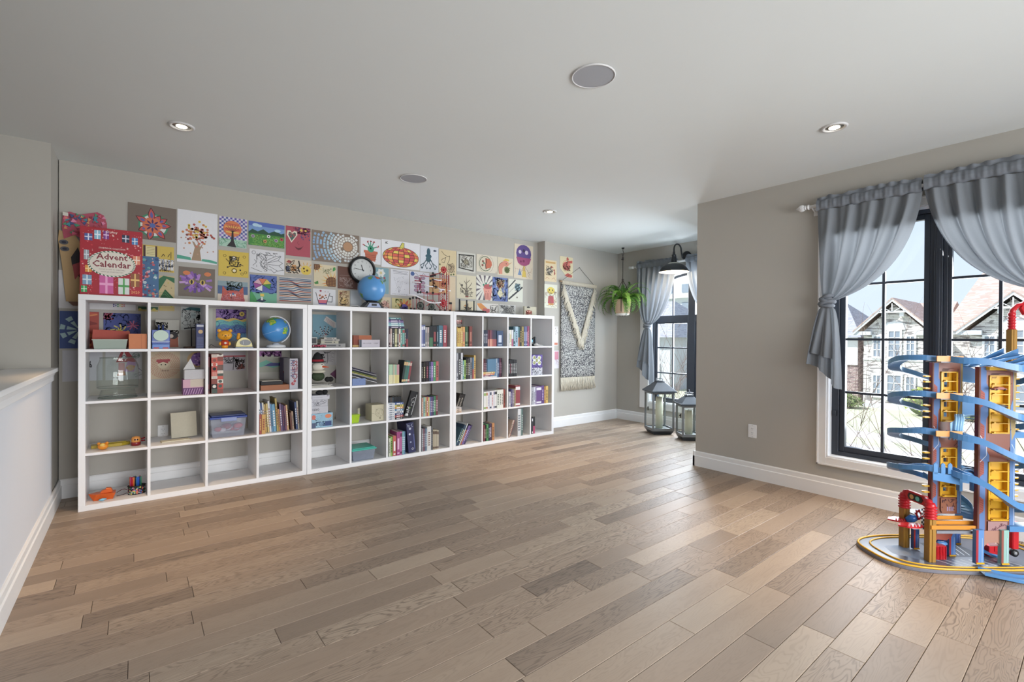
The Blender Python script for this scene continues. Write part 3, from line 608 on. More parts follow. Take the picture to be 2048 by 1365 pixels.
shelf_books(2, 3, 2, *Z6, [(1480, 1506, 248, 0xa8a8b4, 0x686878, 2), (1508, 1531, 246, 0xccccd8, 0x8888a0, 0), (1533, 1551, 245, 0xa898c0, 0x606080, 2), (1553, 1632, 240, 0x6a3a8a, 0xe0dce4, 1), (1635, 1676, 235, 0x5c2c80, 0xb898d0, 2), (1680, 1700, 255, 0xb8702c, 0xe8c888, 2), (1702, 1740, 250, 0xd8a82c, 0x4a3a20, 2)], 525, dep=.2)
shelf_books(2, 1, 3, *Z6, [(710, 727, 800, 0x9a4048, 0xe0c8c8, 2), (728, 748, 802, 0x1e2422, 0xd0c8a0, 2), (750, 779, 795, 0x3a9a48, 0x18301c, 2), (783, 802, 795, 0x20243a, 0xc8c8d8, 2), (803, 836, 792, 0x4a3050, 0xe0d8e8, 2), (838, 875, 788, 0xc87a30, 0x6a3a18, 2)], 1062, dep=.14)
shelf_books(2, 3, 3, *Z6, [(1480, 1498, 700, 0x3a3a44, 0xd8d8e0, 1), (1500, 1532, 690, 0x26262c, 0xc8306a, 3)], 960, dep=.12)
# leaning books, third and fourth row of the far unit
def leaners(u, c, r, x, lst, grp, y=YFR+.015):
    z = cellz(r)[0]; X = cellx(u, c)[0]+x
    for k, (w, h, ln, col, acc, d) in enumerate(lst):
        book('book', X, X+w, y+.002*k, d, z, h, col, '%s leaning book, %s, %s of far unit, %s column' % (cname(col), POSW[k], ROWN[r], CLN[c]), grp, acc, lean=ln, style=2)
        X += w*cos(ln)+.001+(lst[k+1][0]*sin(ln)*math.tan(ln) if k+1 < len(lst) else 0)
leaners(2, 0, 2, .002, [(.03, .19, .0, 0x2c2a2e, 0xc8c8c0, .14), (.018, .2, .0, 0x36302c, 0x9a9080, .14), (.030, .19, .38, 0x39302c, 0xa89c88, .14), (.034, .19, .38, 0x2e2624, 0xb0a490, .14), (.008, .19, .38, 0x1c1a1c, None, .14)], 'leaning dark books', YFR+.108)
zt = cellz(2)[0]
for k, col in enumerate([0xd8b494, 0xe0c8b0, 0xc8c0bc]):
    book('book', cellx(2, 0)[0]+.002, cellx(2, 0)[0]+.072, YFR-.0+.004, .10, zt, .020, col, '%s paperback lying flat below the leaning dark books' % ['peach', 'pale peach', 'grey'][k], 'flat paperbacks below the leaning books', 0x6a4a3a, flat=True); zt += .0203
leaners(2, 0, 3, .002, [(.014, .2, .45, 0x30586a, 0xb0c8d0, .2), (.030, .23, .45, 0x24405c, 0xb8cc80, .2), (.008, .25, .45, 0xd8dce0, None, .2), (.006, .25, .45, 0x3a5848, None, .2), (.014, .17, .45, 0xb84a28, 0xe0a080, .17), (.026, .215, .45, 0x6a4c9a, 0xc0b0d8, .18), (.020, .22, .45, 0x3a2c5c, 0x8a80b0, .2)], 'leaning bright books')
leaners(2, 2, 3, .002, [(.012, .21, .36, 0xa88a78, 0x604838, .15), (.012, .21, .36, 0xc8b8a8, 0x604838, .15), (.008, .21, .36, 0x9a3830, None, .15)], 'leaning thin books, bottom row', YFR+.008)
# tall picture books in that same cube
x2 = cellx(2, 2)[0]; z2 = cellz(3)[0]+.001
a = Art((x2+.05, YFR+.175, z2), (.10, 0, 0), (0, 0, .21), (0, -1, 0)); a.bx(x2+.05, x2+.15, YFR+.176, YFR+.20, z2, z2+.21, 0xc8ccd4)
a.rect(0, .5, 1, 1, 0x3a8a84).rect(0, .93, 1, 1, 0x2a3040).rect(.15, .3, .85, .34, 0x8aa0a8).text('Play', .5, .2, .1, 0x6a8088)
tag(a.build('book', VC()), 'picture book with teal upper half and pale lower half, facing out, bottom row', 'book')
a = Art((x2+.002, YFR+.30, z2), (.20, 0, 0), (0, 0, .325), (0, -1, 0)); a.bx(x2+.002, x2+.202, YFR+.301, YFR+.312, z2, z2+.325, 0xd8d8d8)
a.scrib(.02, .02, .98, .98, 60, .02, 0x2a2a2e, seed=9)
tag(a.build('book', VC()), 'tall white picture book with black doodles behind the teal one', 'book')
for k, (dx, w, col, acc) in enumerate([(.155, .040, 0xd4d4d8, 0x2a4a5c), (.197, .012, 0xb8c8c4, 0x204038), (.211, .022, 0x4a706c, 0xc8d8d0)]):
    book('book', x2+dx, x2+dx+w, YFR+.012, .24, z2, .325, col, ['tall white book with dark spots on its spine, bottom row of the far unit', 'tall thin pale green book beside the spotted one', 'tall dark green book, bottom row of the far unit'][k], 'tall books in the bottom row', acc, style=2)
# near unit: leaning picture books in the fourth column, third row
xs_ = cellx(0, 3)[0]; zz = cellz(2)[0]
pal = [0xd0d4dc, 0x3a5a98, 0xe0d8c8, 0xc8a048, 0xd8b860, 0xd8d8dc, 0x4a8ac0, 0x58a0c8, 0xb89a3c, 0xc87830, 0x7a5a8a, 0x4a2c60, 0x8a4a68, 0xd8a060, 0x6a3828, 0xb08a6a, 0x38508a, 0xb8b0a0]
X = xs_+.022
for k, col in enumerate(pal):
    w = [.012, .010, .011, .012, .012, .014, .010, .024, .014, .012, .014, .016, .012, .013, .012, .014, .014, .012][k]
    h = [.26, .25, .255, .24, .245, .265, .24, .235, .285, .19, .235, .225, .215, .22, .15, .16, .24, .25][k]
    book('book', X, X+w, YFR+.06+.002*(k % 4), .2, zz, h, col, '%s children\'s book %s in the fourth column, third row, near unit' % (cname(col), POSW[min(k, 13)] if k < 14 else ['', 'fourth from right', 'third from right', 'second from right', 'rightmost'][k-13]), 'picture books in the third row', [0x404858, 0xf0f0f0, 0x8a3030][k % 3], lean=-.07, style=2); X += w+.0028+(.012 if k in (13, 15) else 0)
book('book', xs_+.004, xs_+.020, YFR+.010, .045, zz, .165, 0xb03a30, 'small red book with yellow print standing in front of the leaning books', None, 0xe0c040, style=2)
book('book', xs_+.022, xs_+.050, YFR+.010, .045, zz, .162, 0xd89a30, 'small orange book with red print standing in front of the leaning books', None, 0xa03020, style=2)
# ================================================================= children's pictures on the wall
YP = YW-.0035
BR, TAN, WH, CRM = 0x7a6c60, 0xd9c7a0, 0xe6e6ea, 0xdccfb4
def paper(name, tl, br, col, label, fn=None, plane=YP, cat='picture', group='children\'s pictures taped to the wall', tilt=0, thick=.0012):
    """a sheet on the wall between two photograph pixels"""
    a = at(*tl, 'y', plane); b = at(*br, 'y', plane)
    x0, x1, z1, z0 = a[0], b[0], a[2], b[2]
    o = Art((x0, plane, z0), (x1-x0, 0, 0), (0, 0, z1-z0), (0, -1, 0)); o.e = .0002
    o.bx(x0, x1, plane, plane+thick, z0, z1, col)
    R = random.Random(hash(label) % 9999 if False else sum(map(ord, label)))
    if fn: fn(o, R)
    ob = o.build(name, VC(), origin=((x0+x1)/2, plane+thick, (z0+z1)/2))
    if tilt: ob.rotation_euler = (0, tilt, 0)
    return tag(ob, label, cat, group)
def petal(o, x, y, ang, r0, r1, w, col):
    """leaf shape from radius r0 to r1"""
    A = o.asp; pts = []
    for i in range(9):
        t = i/8; r = r0+(r1-r0)*t; h = w*sin(pi*t**.8); pts.append((r, h))
    pts += [(r, -h) for r, h in pts[-2:0:-1]]
    return o.poly([(x+r*cos(ang)-h*sin(ang), y+(r*sin(ang)+h*cos(ang))*A) for r, h in pts], col)
def flower_red(o, R):
    o.ell(.52, .42, .31, 0x2f9068, n=24).ell(.52, .42, .27, 0xe0e0dc, n=24)
    for a, l in [(95, .46), (150, .40), (35, .38), (5, .4), (-50, .42), (-100, .4), (-150, .34), (60, .33)]:
        t = radians(a); petal(o, .5, .42, t, .12, l, .075, 0x5a2430); petal(o, .5, .42, t, .13, l-.03, .06, 0xc8423a); petal(o, .5, .42, t, .18, l-.1, .03, 0x5b5aa8)
    for k in range(6): o.ell(.5+.12*cos(k*pi/3), .42+.12*sin(k*pi/3)*o.asp, .09, 0xd8662e, n=12)
    for k in range(8): petal(o, .5, .42, k*pi/4, .05, .17, .022, 0x5a2a60)
    o.ell(.5, .42, .06, 0x4a66b0, n=12)
def tree_autumn(o, R):
    o.poly([(.35, .05), (.43, .3), (.36, .42), (.42, .4), (.48, .32), (.52, .42), (.56, .32), (.66, .42), (.56, .25), (.6, .05)], 0xa88a6c)
    for c in (0xb8432e, 0xd08038, 0x8a3a34, 0xe0c040, 0xc86a50): o.dots([(R.gauss(.5, .17), R.gauss(.56, .08), .035) for _ in range(16)], c, 8)
    o.dots([(R.uniform(.05, .9), R.uniform(.14, .5), .022) for _ in range(14)], 0xc09078)
    o.poly([(0, .06), (.35, .05), (.33, .1), (.15, .12), (0, .13)], 0x48a88c).poly([(.6, .05), (1, .02), (1, .06), (.8, .09), (.62, .09)], 0x48a88c)
def tree_check(o, R):
    n, m_ = 13, 15
    for i in range(n):
        for j in range(4, m_):
            if (i+j) % 2: o.rect(i/n, j/m_, (i+1)/n, (j+1)/m_, [0x5a4aa8, 0x4a58a0, 0x8a6ab8][R.randrange(3)])
    o.rect(0, 0, 1, .27, 0xa8cdb8); o.scrib(0, .03, 1, .26, 20, .012, 0x5aa880, seed=2)
    o.ell(.47, .62, .33, 0xd8702a, n=24)
    for k, c in enumerate([0xe8c040, 0xc83a28, 0xe8a838, 0xc84a28]): y = .48+.09*k; hw = .3-abs(.62-y)*.5; o.rect(.47-hw, y, .47+hw, y+.04, c)
    o.poly([(.27, .02), (.42, .2), (.45, .55), (.5, .55), (.53, .2), (.62, 0)], 0x2a2428)
    o.lines([[(.48, .5), (.48+.25*cos(a), .5+.22*sin(a)*o.asp+.08)] for a in (.4, .8, 1.2, 1.6, 2, 2.4, 2.8)], .014, 0x2a2428)
def meadow(o, R):
    o.rect(0, 0, 1, 1, 0x3f5fb8).rect(0, .55, 1, .82, 0x6a94cc)
    o.poly([(0, .55), (.1, .68), (.25, .6), (.4, .72), (.55, .58), (.75, .72), (.9, .6), (1, .66), (1, .4), (0, .4)], 0x1f5038)
    o.rect(0, 0, 1, .5, 0x3a8a2e).scrib(0, 0, 1, .45, 60, .008, 0x8ac050, seed=5)
    for x, y, c in [(.12, .38, 0xa89ab0), (.76, .3, 0xb090b0), (.45, .22, 0xc88a4a), (.92, .38, 0xb03a3a), (.55, .44, 0xe8e8e8)]: o.ell(x, y, .05, c, n=10).ell(x, y, .02, 0x2a1c28, n=8)
    o.ell(.2, .86, .1, 0xb0d4e8, ry=.05).ell(.3, .84, .07, 0xb0d4e8, ry=.04).ell(.8, .72, .09, 0xa8d0e8, ry=.045)
def heart_face(o, R):
    o.scrib(.3, .78, 1, 1, 30, .02, 0x8a3a60, seed=3).dots([(.62, .9, .06), (.8, .9, .05)], 0xe0b040).dots([(R.uniform(.5, 1), R.uniform(.58, .95), .03) for _ in range(14)], 0x504070)
    o.poly([(.22, .44), (.03, .7), (.06, .84), (.17, .85), (.24, .78), (.33, .85), (.44, .84), (.46, .72)], 0xe8dcc8).poly([(.23, .5), (.09, .7), (.12, .8), (.2, .79), (.25, .73), (.33, .8), (.4, .78), (.4, .7)], 0x4a6660)
    o.dots([(R.uniform(.14, .36), R.uniform(.6, .77), .02) for _ in range(14)], 0xb83848)
    o.line([(.5, .52), (.46, .46), (.5, .4), (.55, .42)], .012, 0x7a2030).poly([(.34, .33), (.48, .28), (.62, .31), (.72, .38), (.6, .24), (.5, .21), (.42, .25)], 0x6a1e2c)
def mosaic(o, R):
    cx, cy, A = .75, .58, o.asp; o.ell(cx, cy, .1, 0xb98a60, n=20)
    for k, r in enumerate([.14, .19, .25, .31, .37, .43, .5, .57, .64, .71, .78]):
        n = int(2*pi*r/.062); c = [0xe4e2da, 0xe0e0da, 0xdcdedc, 0xd4dce0, 0xb8d0dc, 0xa8c8dc, 0x98bcd6, 0x8cb0d0, 0x8cacd0, 0x84a4c8, 0x8aaacc][k]
        for i in range(n):
            a = 2*pi*(i+.5*(k % 2))/n+R.uniform(-.02, .02); h = .022
            P = [(cx+(r+dr)*cos(a+da/r), cy+(r+dr)*sin(a+da/r)*A) for dr, da in ((-h, -.024), (h, -.026), (h, .026), (-h, .024))]
            if all(0 < p[0] < 1 and 0 < p[1] < 1 for p in P) and R.random() < .95: o.e = .0006; o.poly(P, c)
def cactus(o, R):
    o.poly([(.26, .14), (.72, .1), (.8, .42), (.2, .46)], 0xc05a34).poly([(.16, .42), (.84, .4), (.84, .5), (.16, .52)], 0xc86038)
    o.lines([[(.22, y), (.77, y-.01)] for y in (.2, .27, .34)], .015, 0x8a3a20)
    o.ell(.5, .58, .16, 0x2f9a78)
    o.lines([[(.5, .58), (.5+.33*cos(a), .58+.33*sin(a)*o.asp)] for a in (.4, 1.15, 1.6, 2.0, 2.7)], .045, 0x2f9a78)
    o.dots([(.5+.38*cos(a)+R.uniform(-.04, .04), .58+.38*sin(a)*o.asp+R.uniform(-.03, .03), .03) for a in (.4, 1.15, 1.6, 2.0, 2.7) for _ in range(3)], 0xb8343c)
def pumpkin(o, R):
    A = o.asp; cx, cy, rx, ry = .5, .42, .46, .36; cols = [0xc8383c, 0xe06a2c, 0xe8cc44, 0xd84830, 0xe88a34]
    o.ell(cx, cy, rx+.012, 0x3a2a20, ry=(ry+.012)/A, n=30)
    N, M_ = 9, 10
    for i in range(N):
        for j in range(M_):
            def q(u, v):
                t = -pi/2+pi*v; w = cos(t); s = (2*u-1); return (cx+rx*w*sin(s*pi/2), cy+ry*sin(t))
            c = cols[2] if (i+j*2) % 5 == 0 else cols[R.choice([0, 1, 3, 4, 1, 0])]
            e = .006; pts = [q(i/N+e, j/M_+e), q((i+1)/N-e, j/M_+e), q((i+1)/N-e, (j+1)/M_-e), q(i/N+e, (j+1)/M_-e)]
            if j == 0: pts = [q(i/N+e, j/M_), q((i+1)/N-e, (j+1)/M_-e), q(i/N+e, (j+1)/M_-e)]
            if j == M_-1: pts = [q(i/N+e, j/M_+e), q((i+1)/N-e, j/M_+e), q(.5, 1)]
            o.e = .002; o.poly(pts, c)
    o.poly([(.45, .76), (.58, .76), (.58, .96), (.52, .97)], 0x3a3020).poly([(.465, .77), (.565, .77), (.57, .95), (.53, .96)], 0xd8d050)
    o.scrib(.1, .86, .16, .93, 4, .006, 0x404040, seed=1)
def squid(o, R):
    o.ell(.45, .78, .1, 0x2e5a68, ry=.2).ell(.45, .62, .17, 0x2e5a68, ry=.1).ell(.44, .5, .14, 0x35606c)
    for a, b in [(-.4, 1), (-.3, -1), (-.15, 1), (.15, -1), (.3, 1), (.42, -1)]:
        o.line([(.45+a*.3, .48), (.45+a*.6+b*.04, .36), (.45+a-b*.03, .24), (.45+a+b*.06, .12), (.45+a+b*.1, .16)], .035, 0x35505c)
    o.poly([(.68, .84), (.78, .9), (.92, .86), (.8, .82)], 0x2a3a50); o.dots([(R.uniform(.1, .9), R.uniform(.05, .95), .012) for _ in range(14)], 0x8090b0)
def inkdoodle(ink=0x3a342c, seed=1, n=26, t=.012, box=(.1, .1, .9, .9)):
    return lambda o, R: o.scrib(*box, n, t, ink, seed=seed)
def pelican(o, R):
    o.lines([[(.15, .92), (.3, .8), (.5, .74), (.62, .78), (.6, .62), (.52, .5)], [(.12, .55), (.2, .62), (.4, .7), (.3, .48), (.15, .5)], [(.52, .5), (.42, .3), (.5, .15), (.75, .12), (.9, .3), (.8, .5), (.6, .42)]], .022, 0x3c342a)
    o.ell(.7, .3, .2, 0xb09a78).scrib(.5, .15, .9, .45, 12, .012, 0x4a4030, seed=2).rect(0, 0, .3, .05, 0x38606a).dots([(.85, .06, .05), (.7, .04, .05), (.05, .4, .05)], 0x5a6a38)
def frame_ink(o, R):
    o.lines([[(.12, .2), (.12, .86)], [(.1, .86), (.92, .88)], [(.9, .9), (.88, .1)], [(.1, .2), (.9, .1)]], .05, 0x34302a).scrib(.2, .25, .82, .82, 40, .015, 0x5a5448, seed=4)
    o.ell(.5, .52, .13, 0xb0a88c).ring(.5, .52, .13, .02, 0x4a443a).scrib(.42, .45, .58, .6, 6, .012, 0x4a443a, seed=6)
def split_face(o, R):
    o.ring(.45, .5, .36, .012, 0x9a8a78).ell(.42, .5, .3, 0x6a7a5c).ell(.42, .5, .27, 0xd8ccb4).poly([(.42, .2), (.42, .82), (.6, .8), (.72, .65), (.74, .45), (.65, .28)], 0xc86038).dots([(.3, .62, .05), (.28, .4, .05)], 0x8a4a3a).dots([(.35, .52, .04)], 0x4a7a60)
    o.line([(.44, .82), (.46, .6), (.42, .4), (.46, .2)], .03, 0x2c2420).ring(.95, .05, .03, .01, 0xb08080)
def unicorn(o, R):
    o.poly([(.3, .75), (.5, .88), (.7, .75), (.72, .6), (.6, .5), (.4, .5), (.3, .35), (.3, .05), (.1, .05), (.05, .4), (.12, .6)], 0xd8856a)
    o.poly([(.3, .8), (.5, .95), (.75, .92), (.7, .82), (.5, .84)], 0xd8b838).poly([(.7, .7), (.95, .8), (.74, .62)], 0xc8a070).ell(.6, .32, .17, 0x6a7a40).dots([(.55, .66, .03)], 0x2a2020).scrib(.45, .2, .8, .45, 8, .015, 0x3a4020, seed=3)
    o.line([(.3, .75), (.12, .6), (.05, .4), (.1, .05)], .02, 0x5a3028)
def balloon(o, R):
    o.ell(.5, .74, .4, 0x5a4088, ry=.36).poly([(.1, .62), (.9, .62), (.8, .45), (.6, .38), (.4, .38), (.2, .45)], 0xa03c70).dots([(.3, .78, .08), (.65, .78, .09)], 0xd8c8d8).dots([(.5, .82, .07)], 0x3a2a50).dots([(.35, .5, .05), (.5, .52, .06)], 0x7a2050)
    o.poly([(.48, .38), (.56, .38), (.66, .05), (.42, .05)], 0xd8b83c).poly([(.2, .1), (.3, .3), (.4, .1)], 0x6a88b0).lines([[(.52, .38), (.3, .1)], [(.56, .38), (.85, .12)]], .012, 0x404060).scrib(.05, .05, .95, .4, 12, .01, 0xb08870, seed=8)
def city(o, R):
    o.rect(0, 0, 1, .12, 0xd8b840).rect(.1, .55, .4, .95, 0xe8dca0).rect(.4, .5, .46, .98, 0x4a2a30).rect(.03, .52, .1, .98, 0x4a2a30).lines([[(.14, .9-.06*k), (.38, .9-.06*k)] for k in range(5)], .012, 0x8a6a40)
    for k in range(9): x = .1+.1*k; o.rect(x, .08, x+.085, .5 if k > 3 else .3, [0xe4e4e4, 0xd0d4e0][k % 2]).rect(x+.02, .2, x+.06, .3, 0x303044)
    o.lines([[(.6, .6), (.66, .7), (.7, .62)], [(.8, .6), (.86, .72)], [(.9, .55), (.9, .8)]], .02, 0x202028).scrib(.45, .05, 1, .5, 24, .012, 0x222230, seed=3).lines([[(k/16, 0), (k/16, .1)] for k in range(1, 16)], .01, 0x5a3a30)
def purple_cat(o, R):
    for k in range(44):
        a = R.uniform(0, 2*pi); r = R.uniform(.12, .42); x, y = .5+r*cos(a), .52+r*sin(a)*o.asp*.85; c = [0x8a54b0, 0x7a4aa0, 0xb07cc8, 0x9a6ac0, 0x5e3490, 0xc49ad0][k % 6]
        ca, sa = cos(a), sin(a); L_, w = .085, .035
        o.poly([(x+ca*p*L_-sa*q*w, y+(sa*p*L_+ca*q*w)*o.asp) for p, q in ((-1, -1), (1, -1), (1, 1), (-1, 1))], c)
    for sx_ in (-1, 1): o.ell(.5+.29*sx_, .8, .1, 0xd8742c, ry=.07).ell(.5+.15*sx_, .5, .07, 0xd8b840, ry=.085).ell(.5+.15*sx_, .5, .03, 0x241828, ry=.07)
    o.dots([(.5, .36, .03)], 0x5a2a60)
def robot(o, R):
    o.lines([[(.3, .6), (.7, .58)], [(.35, .58), (.42, .42), (.62, .42), (.66, .58)], [(.28, .34), (.4, .42), (.6, .4), (.74, .44)], [(.4, .7), (.45, .62)], [(.3, .62), (.24, .68)], [(.72, .5), (.82, .46)]], .022, 0x2a2620)
    o.ring(.5, .72, .08, .02, 0x2a2620).ring(.52, .24, .08, .02, 0x2a2620).dots([(.5, .8, .03), (.72, .28, .03), (.3, .36, .03), (.72, .5, .035)], 0x2a2620).ell(.5, .72, .07, 0xe8e0c8).dots([(.52, .24, .05)], 0xe8e0c8)
    for x, y in [(.2, .8), (.85, .82), (.2, .12), (.78, .14), (.9, .2)]: o.ring(x, y, .045, .012, 0x5a5030)
    o.scrib(.35, .4, .68, .8, 18, .014, 0x2a2620, seed=6)
def red_monster(o, R):
    o.rect(0, .42, 1, 1, 0x44618e).rect(0, .78, 1, 1, 0x8aa0a8).scrib(.3, .6, .8, 1, 24, .02, 0x35483c, seed=4)
    for sx_ in (-1, 1): o.poly([(.5+.38*sx_, .15), (.5+.34*sx_, .78), (.5+.12*sx_, .45)], 0xc04a30)
    o.ell(.5, .16, .4, 0xb8404a, ry=.28).ell(.5, .36, .36, 0xc0402c, ry=.2).scrib(.15, .05, .85, .5, 30, .012, 0xd8808a, seed=7)
    for x in (.42, .5, .57): o.poly([(x-.03, .42), (x+.03, .42), (x, .3)], 0xe8e8e8)
    o.ell(.5, .44, .04, 0x3a6aa0)
def hills(o, R):
    o.poly([(0, .55), (0, .9), (.3, 1), (1, .95), (1, .8), (.5, .92)], 0x2f7048).poly([(0, .3), (.4, .62), (.9, .4), (1, .35), (1, .2), (0, .2)], 0x1f5c34).lines([[(0, .5), (.4, .55), (.9, .3)], [(0, .42), (.4, .48), (.85, .26)]], .02, 0x5aa050)
    o.rect(0, 0, 1, .12, 0xc0a868).dots([(.15, .06, .06), (.8, .12, .07), (.6, .8, .05)], 0xc8b830).dots([(.35, .72, .04), (.45, .7, .04), (.8, .66, .04)], 0x8a7448)
def dragon(o, R):
    K = 0x4a4a50
    o.lines([[(.22, .7), (.3, .85), (.42, .8), (.48, .62), (.4, .42), (.44, .25), (.6, .15)], [(.28, .68), (.38, .7), (.4, .6), (.32, .45), (.34, .28), (.5, .12)], [(.5, .45), (.9, .8), (.82, .6), (.95, .5), (.84, .38), (.98, .2), (.8, .15), (.7, .05), (.6, .2)], [(.5, .45), (.82, .6)], [(.52, .4), (.84, .38)], [(.54, .34), (.8, .15)], [(.48, .56), (.7, .74), (.88, .82)], [(.1, .3), (.2, .45), (.14, .55)], [(.05, .2), (.2, .12), (.35, .06)]], .012, K)
    o.ring(.12, .85, .05, .01, K).scrib(.2, .1, .5, .8, 16, .008, K, seed=5).scrib(.45, .78, .8, .9, 7, .008, K, seed=6)
def sun_animals(o, R):
    o.ell(.78, .3, .2, 0xe0c030).lines([[(.78+.22*cos(a), .3+.22*sin(a)*o.asp), (.78+.32*cos(a), .3+.32*sin(a)*o.asp)] for a in (.4, .9, 1.4, 1.9, 2.4, 2.9)], .03, 0xd8a030).line([(.5, .9), (.54, .6), (.48, .4), (.54, .15)], .05, 0x2e2824)
    o.dots([(.7, .42, .04), (.83, .3, .045), (.72, .22, .03)], 0x5a3a1c).rect(.03, .1, .16, .5, 0x4a5a7a).poly([(.2, .2), (.25, .6), (.4, .62), (.42, .2)], 0xc88a40).poly([(.02, .75), (.12, .92), (.28, .8), (.15, .7)], 0xa03a30).scrib(.02, .05, .5, .95, 14, .02, 0x3a3028, seed=7)
def beachball(o, R):
    o.rect(0, .35, 1, 1, 0x4a64b0).rect(0, 0, 1, .38, 0x68b090).poly([(0, .5), (.2, .2), (.3, 0), (0, 0)], 0x3a9a50).scrib(0, .36, 1, 1, 30, .03, 0x3c54a0, seed=4)
    c = [0xd8c040, 0xd86a34, 0xd8a8b8, 0x9a3a90, 0xe4e4e0, 0x4a54b0, 0x2f8a40]
    for k in range(7):
        a0 = pi*.07+2*pi*k/7; a1 = a0+2*pi/7; o.poly([(.46, .66), (.46+.34*cos(a0), .66+.34*sin(a0)*o.asp*.8), (.46+.34*cos(a1), .66+.34*sin(a1)*o.asp*.8)], c[k])
    o.lines([[(.46, .66), (.46+.34*cos(pi*.07+2*pi*k/7), .66+.34*sin(pi*.07+2*pi*k/7)*o.asp*.8)] for k in range(7)], .012, 0x202028).rect(.38, .24, .52, .34, 0xe0c040).poly([(.22, .08), (.4, .18), (.6, .1), (.45, .02)], 0x2c3c58).rect(.4, .1, .48, .22, 0xd8d8d8)
def stripes(o, R):
    for k in range(15):
        y = .03+.065*k; c = [0xc05a4a, 0x3a5a8a, 0x5a88b0, 0xc8703c, 0x303444, 0x4a6a98][k % 6]
        o.line([(i/24, y+(.05*math.exp(-((i/24-.5)/.2)**2)*sin(k*.9+i*.5)*(1 if 2 < k < 13 else .3))) for i in range(25)], .03, c)
def sunflower(o, R):
    for cx, cy, rr, n in [(.8, .2, .27, 15), (.1, .9, .17, 11)]:
        for k in range(n):
            a = 2*pi*k/n; l = rr*1.9; P = [(cx+rr*.8*cos(a-.16), cy+rr*.8*sin(a-.16)*o.asp), (cx+l*cos(a), cy+l*sin(a)*o.asp), (cx+rr*.8*cos(a+.16), cy+rr*.8*sin(a+.16)*o.asp)]
            o.poly([(min(max(x, 0), 1), min(max(y, 0), 1)) for x, y in P], [0xe0a030, 0xe0b848, 0xd88a40][k % 3])
        o.poly([(min(max(cx+rr*cos(t), 0), 1), min(max(cy+rr*sin(t)*o.asp, 0), 1)) for t in [2*pi*i/20 for i in range(20)]], 0x6a3c20)
        o.dots([(x, y, .018) for x in [cx-rr+.07*i for i in range(8)] for y in [cy-rr+.07*j for j in range(8)] if 0 < x < 1 and 0 < y < 1 and hypot(x-cx, (y-cy)/o.asp) < rr*.9], 0xc09040)
    o.poly([(0, .14), (.18, .24), (.2, .1), (.06, .08)], 0x3f8a3c).poly([(.84, .72), (.98, .8), (.96, .94), (.86, .9)], 0x3f9a48).scrib(.4, .6, .8, .85, 8, .012, 0x6a7a4a, seed=3)
def night(o, R): o.scrib(.1, .08, .75, .5, 36, .008, 0xc8b0a8, seed=5).line([(.1, .6), (.6, .62), (.8, .58)], .008, 0xc8b0a8)
def cup(o, R):
    o.poly([(.14, .75), (.7, .75), (.58, .12), (.26, .12)], 0xe8e0e4).poly([(.22, .34), (.63, .34), (.58, .12), (.26, .12)], 0xd86078).poly([(.24, .08), (.62, .08), (.6, .16), (.25, .16)], 0x5a4aa0)
    o.lines([[(.12, .77), (.26, .1)], [(.74, .77), (.58, .1)], [(.7, .6), (.86, .58), (.84, .24), (.62, .24)]], .025, 0x26242a).dots([(.3, .6, .05), (.42, .52, .06), (.36, .45, .04), (.55, .62, .04)], 0xa8643c).dots([(.5, .44, .03), (.3, .42, .03), (.58, .5, .03)], 0x2a4a3c).dots([(.33, .88, .05), (.53, .84, .02), (.66, .84, .02)], 0xa83a50)
def tiger(o, R): o.scrib(.1, .05, .9, .95, 34, .03, 0x8a5a28, seed=6).ell(.5, .35, .3, 0xd8b470).scrib(.2, .1, .8, .55, 18, .03, 0x4a3420, seed=9).dots([(.25, .8, .07), (.6, .92, .06)], 0x8a3a30)
def tealflower(o, R):
    for a in range(6): petal(o, .55, .8, a*pi/3, 0, .26, .1, 0xe0e4e0)
    o.ell(.55, .8, .08, 0xd8c890).line([(.55, .7), (.6, .4), (.58, .1)], .03, 0x4a6a58).poly([(.6, .4), (.8, .6), (.85, .5)], 0x5a7a60).dots([(.75, .62, .06)], 0xa03850)
def sketch_plant(o, R):
    o.lines([[(.45, .1), (.45+.3*cos(a), .1+.5*sin(a))] for a in (.9, 1.2, 1.57, 1.9, 2.2)], .006, 0x686870).lines([[(.12+.02*k, y), (.92-.05*(k % 2), y-.02)] for k, y in enumerate((.95, .90, .85))], .014, 0x55555c)
    o.dots([(R.uniform(.15, .9), R.uniform(.15, .75), .012) for _ in range(26)], 0x404450).text('some small kindness', .5, .05, .03, 0x303038, w=.8)
def lobster(o, R):
    for y in (.75, .55, .38, .22):
        for s in (-1, 1): o.ell(.5+.17*s, y, .12, 0xb090a8, ry=.07).ring(.5+.17*s, y, .12, .012, 0x4a3444, ry=.07)
    o.ell(.5, .5, .07, 0x8a4460, ry=.32).lines([[(.46, .8), (.3, .95), (.2, .9)], [(.54, .8), (.7, .95), (.8, .88)]], .014, 0x4a3444).ell(.13, .9, .1, 0x3c5c98)
def tanflower(o, R): o.scrib(.1, .3, .9, .95, 26, .02, 0x9a5a40, seed=4).ell(.5, .7, .2, 0xc88a50)
def sidewise(o, R): o.poly([(.3, 0), (.95, 0), (.9, .5), (.6, .75), (.4, .4)], 0xcc9a8a).scrib(.3, .1, .9, .8, 14, .02, 0x5a4038, seed=4).poly([(.1, .3), (.4, .6), (.5, .95), (.2, .7)], 0x4a6a44)
def thanks(o, R):
    for k in range(5): petal(o, .62, .25, pi*(.15+.18*k), .1, .42, .06, [0xd87a30, 0xc8502c, 0xe0a038, 0xb8402c, 0xd88a38][k])
    o.ell(.62, .18, .2, 0x6a54b0, ry=.2).scrib(.45, .05, .8, .35, 10, .02, 0x3a2c78, seed=3).scrib(.2, .1, .5, .9, 10, .03, 0x8a9a40, seed=5)
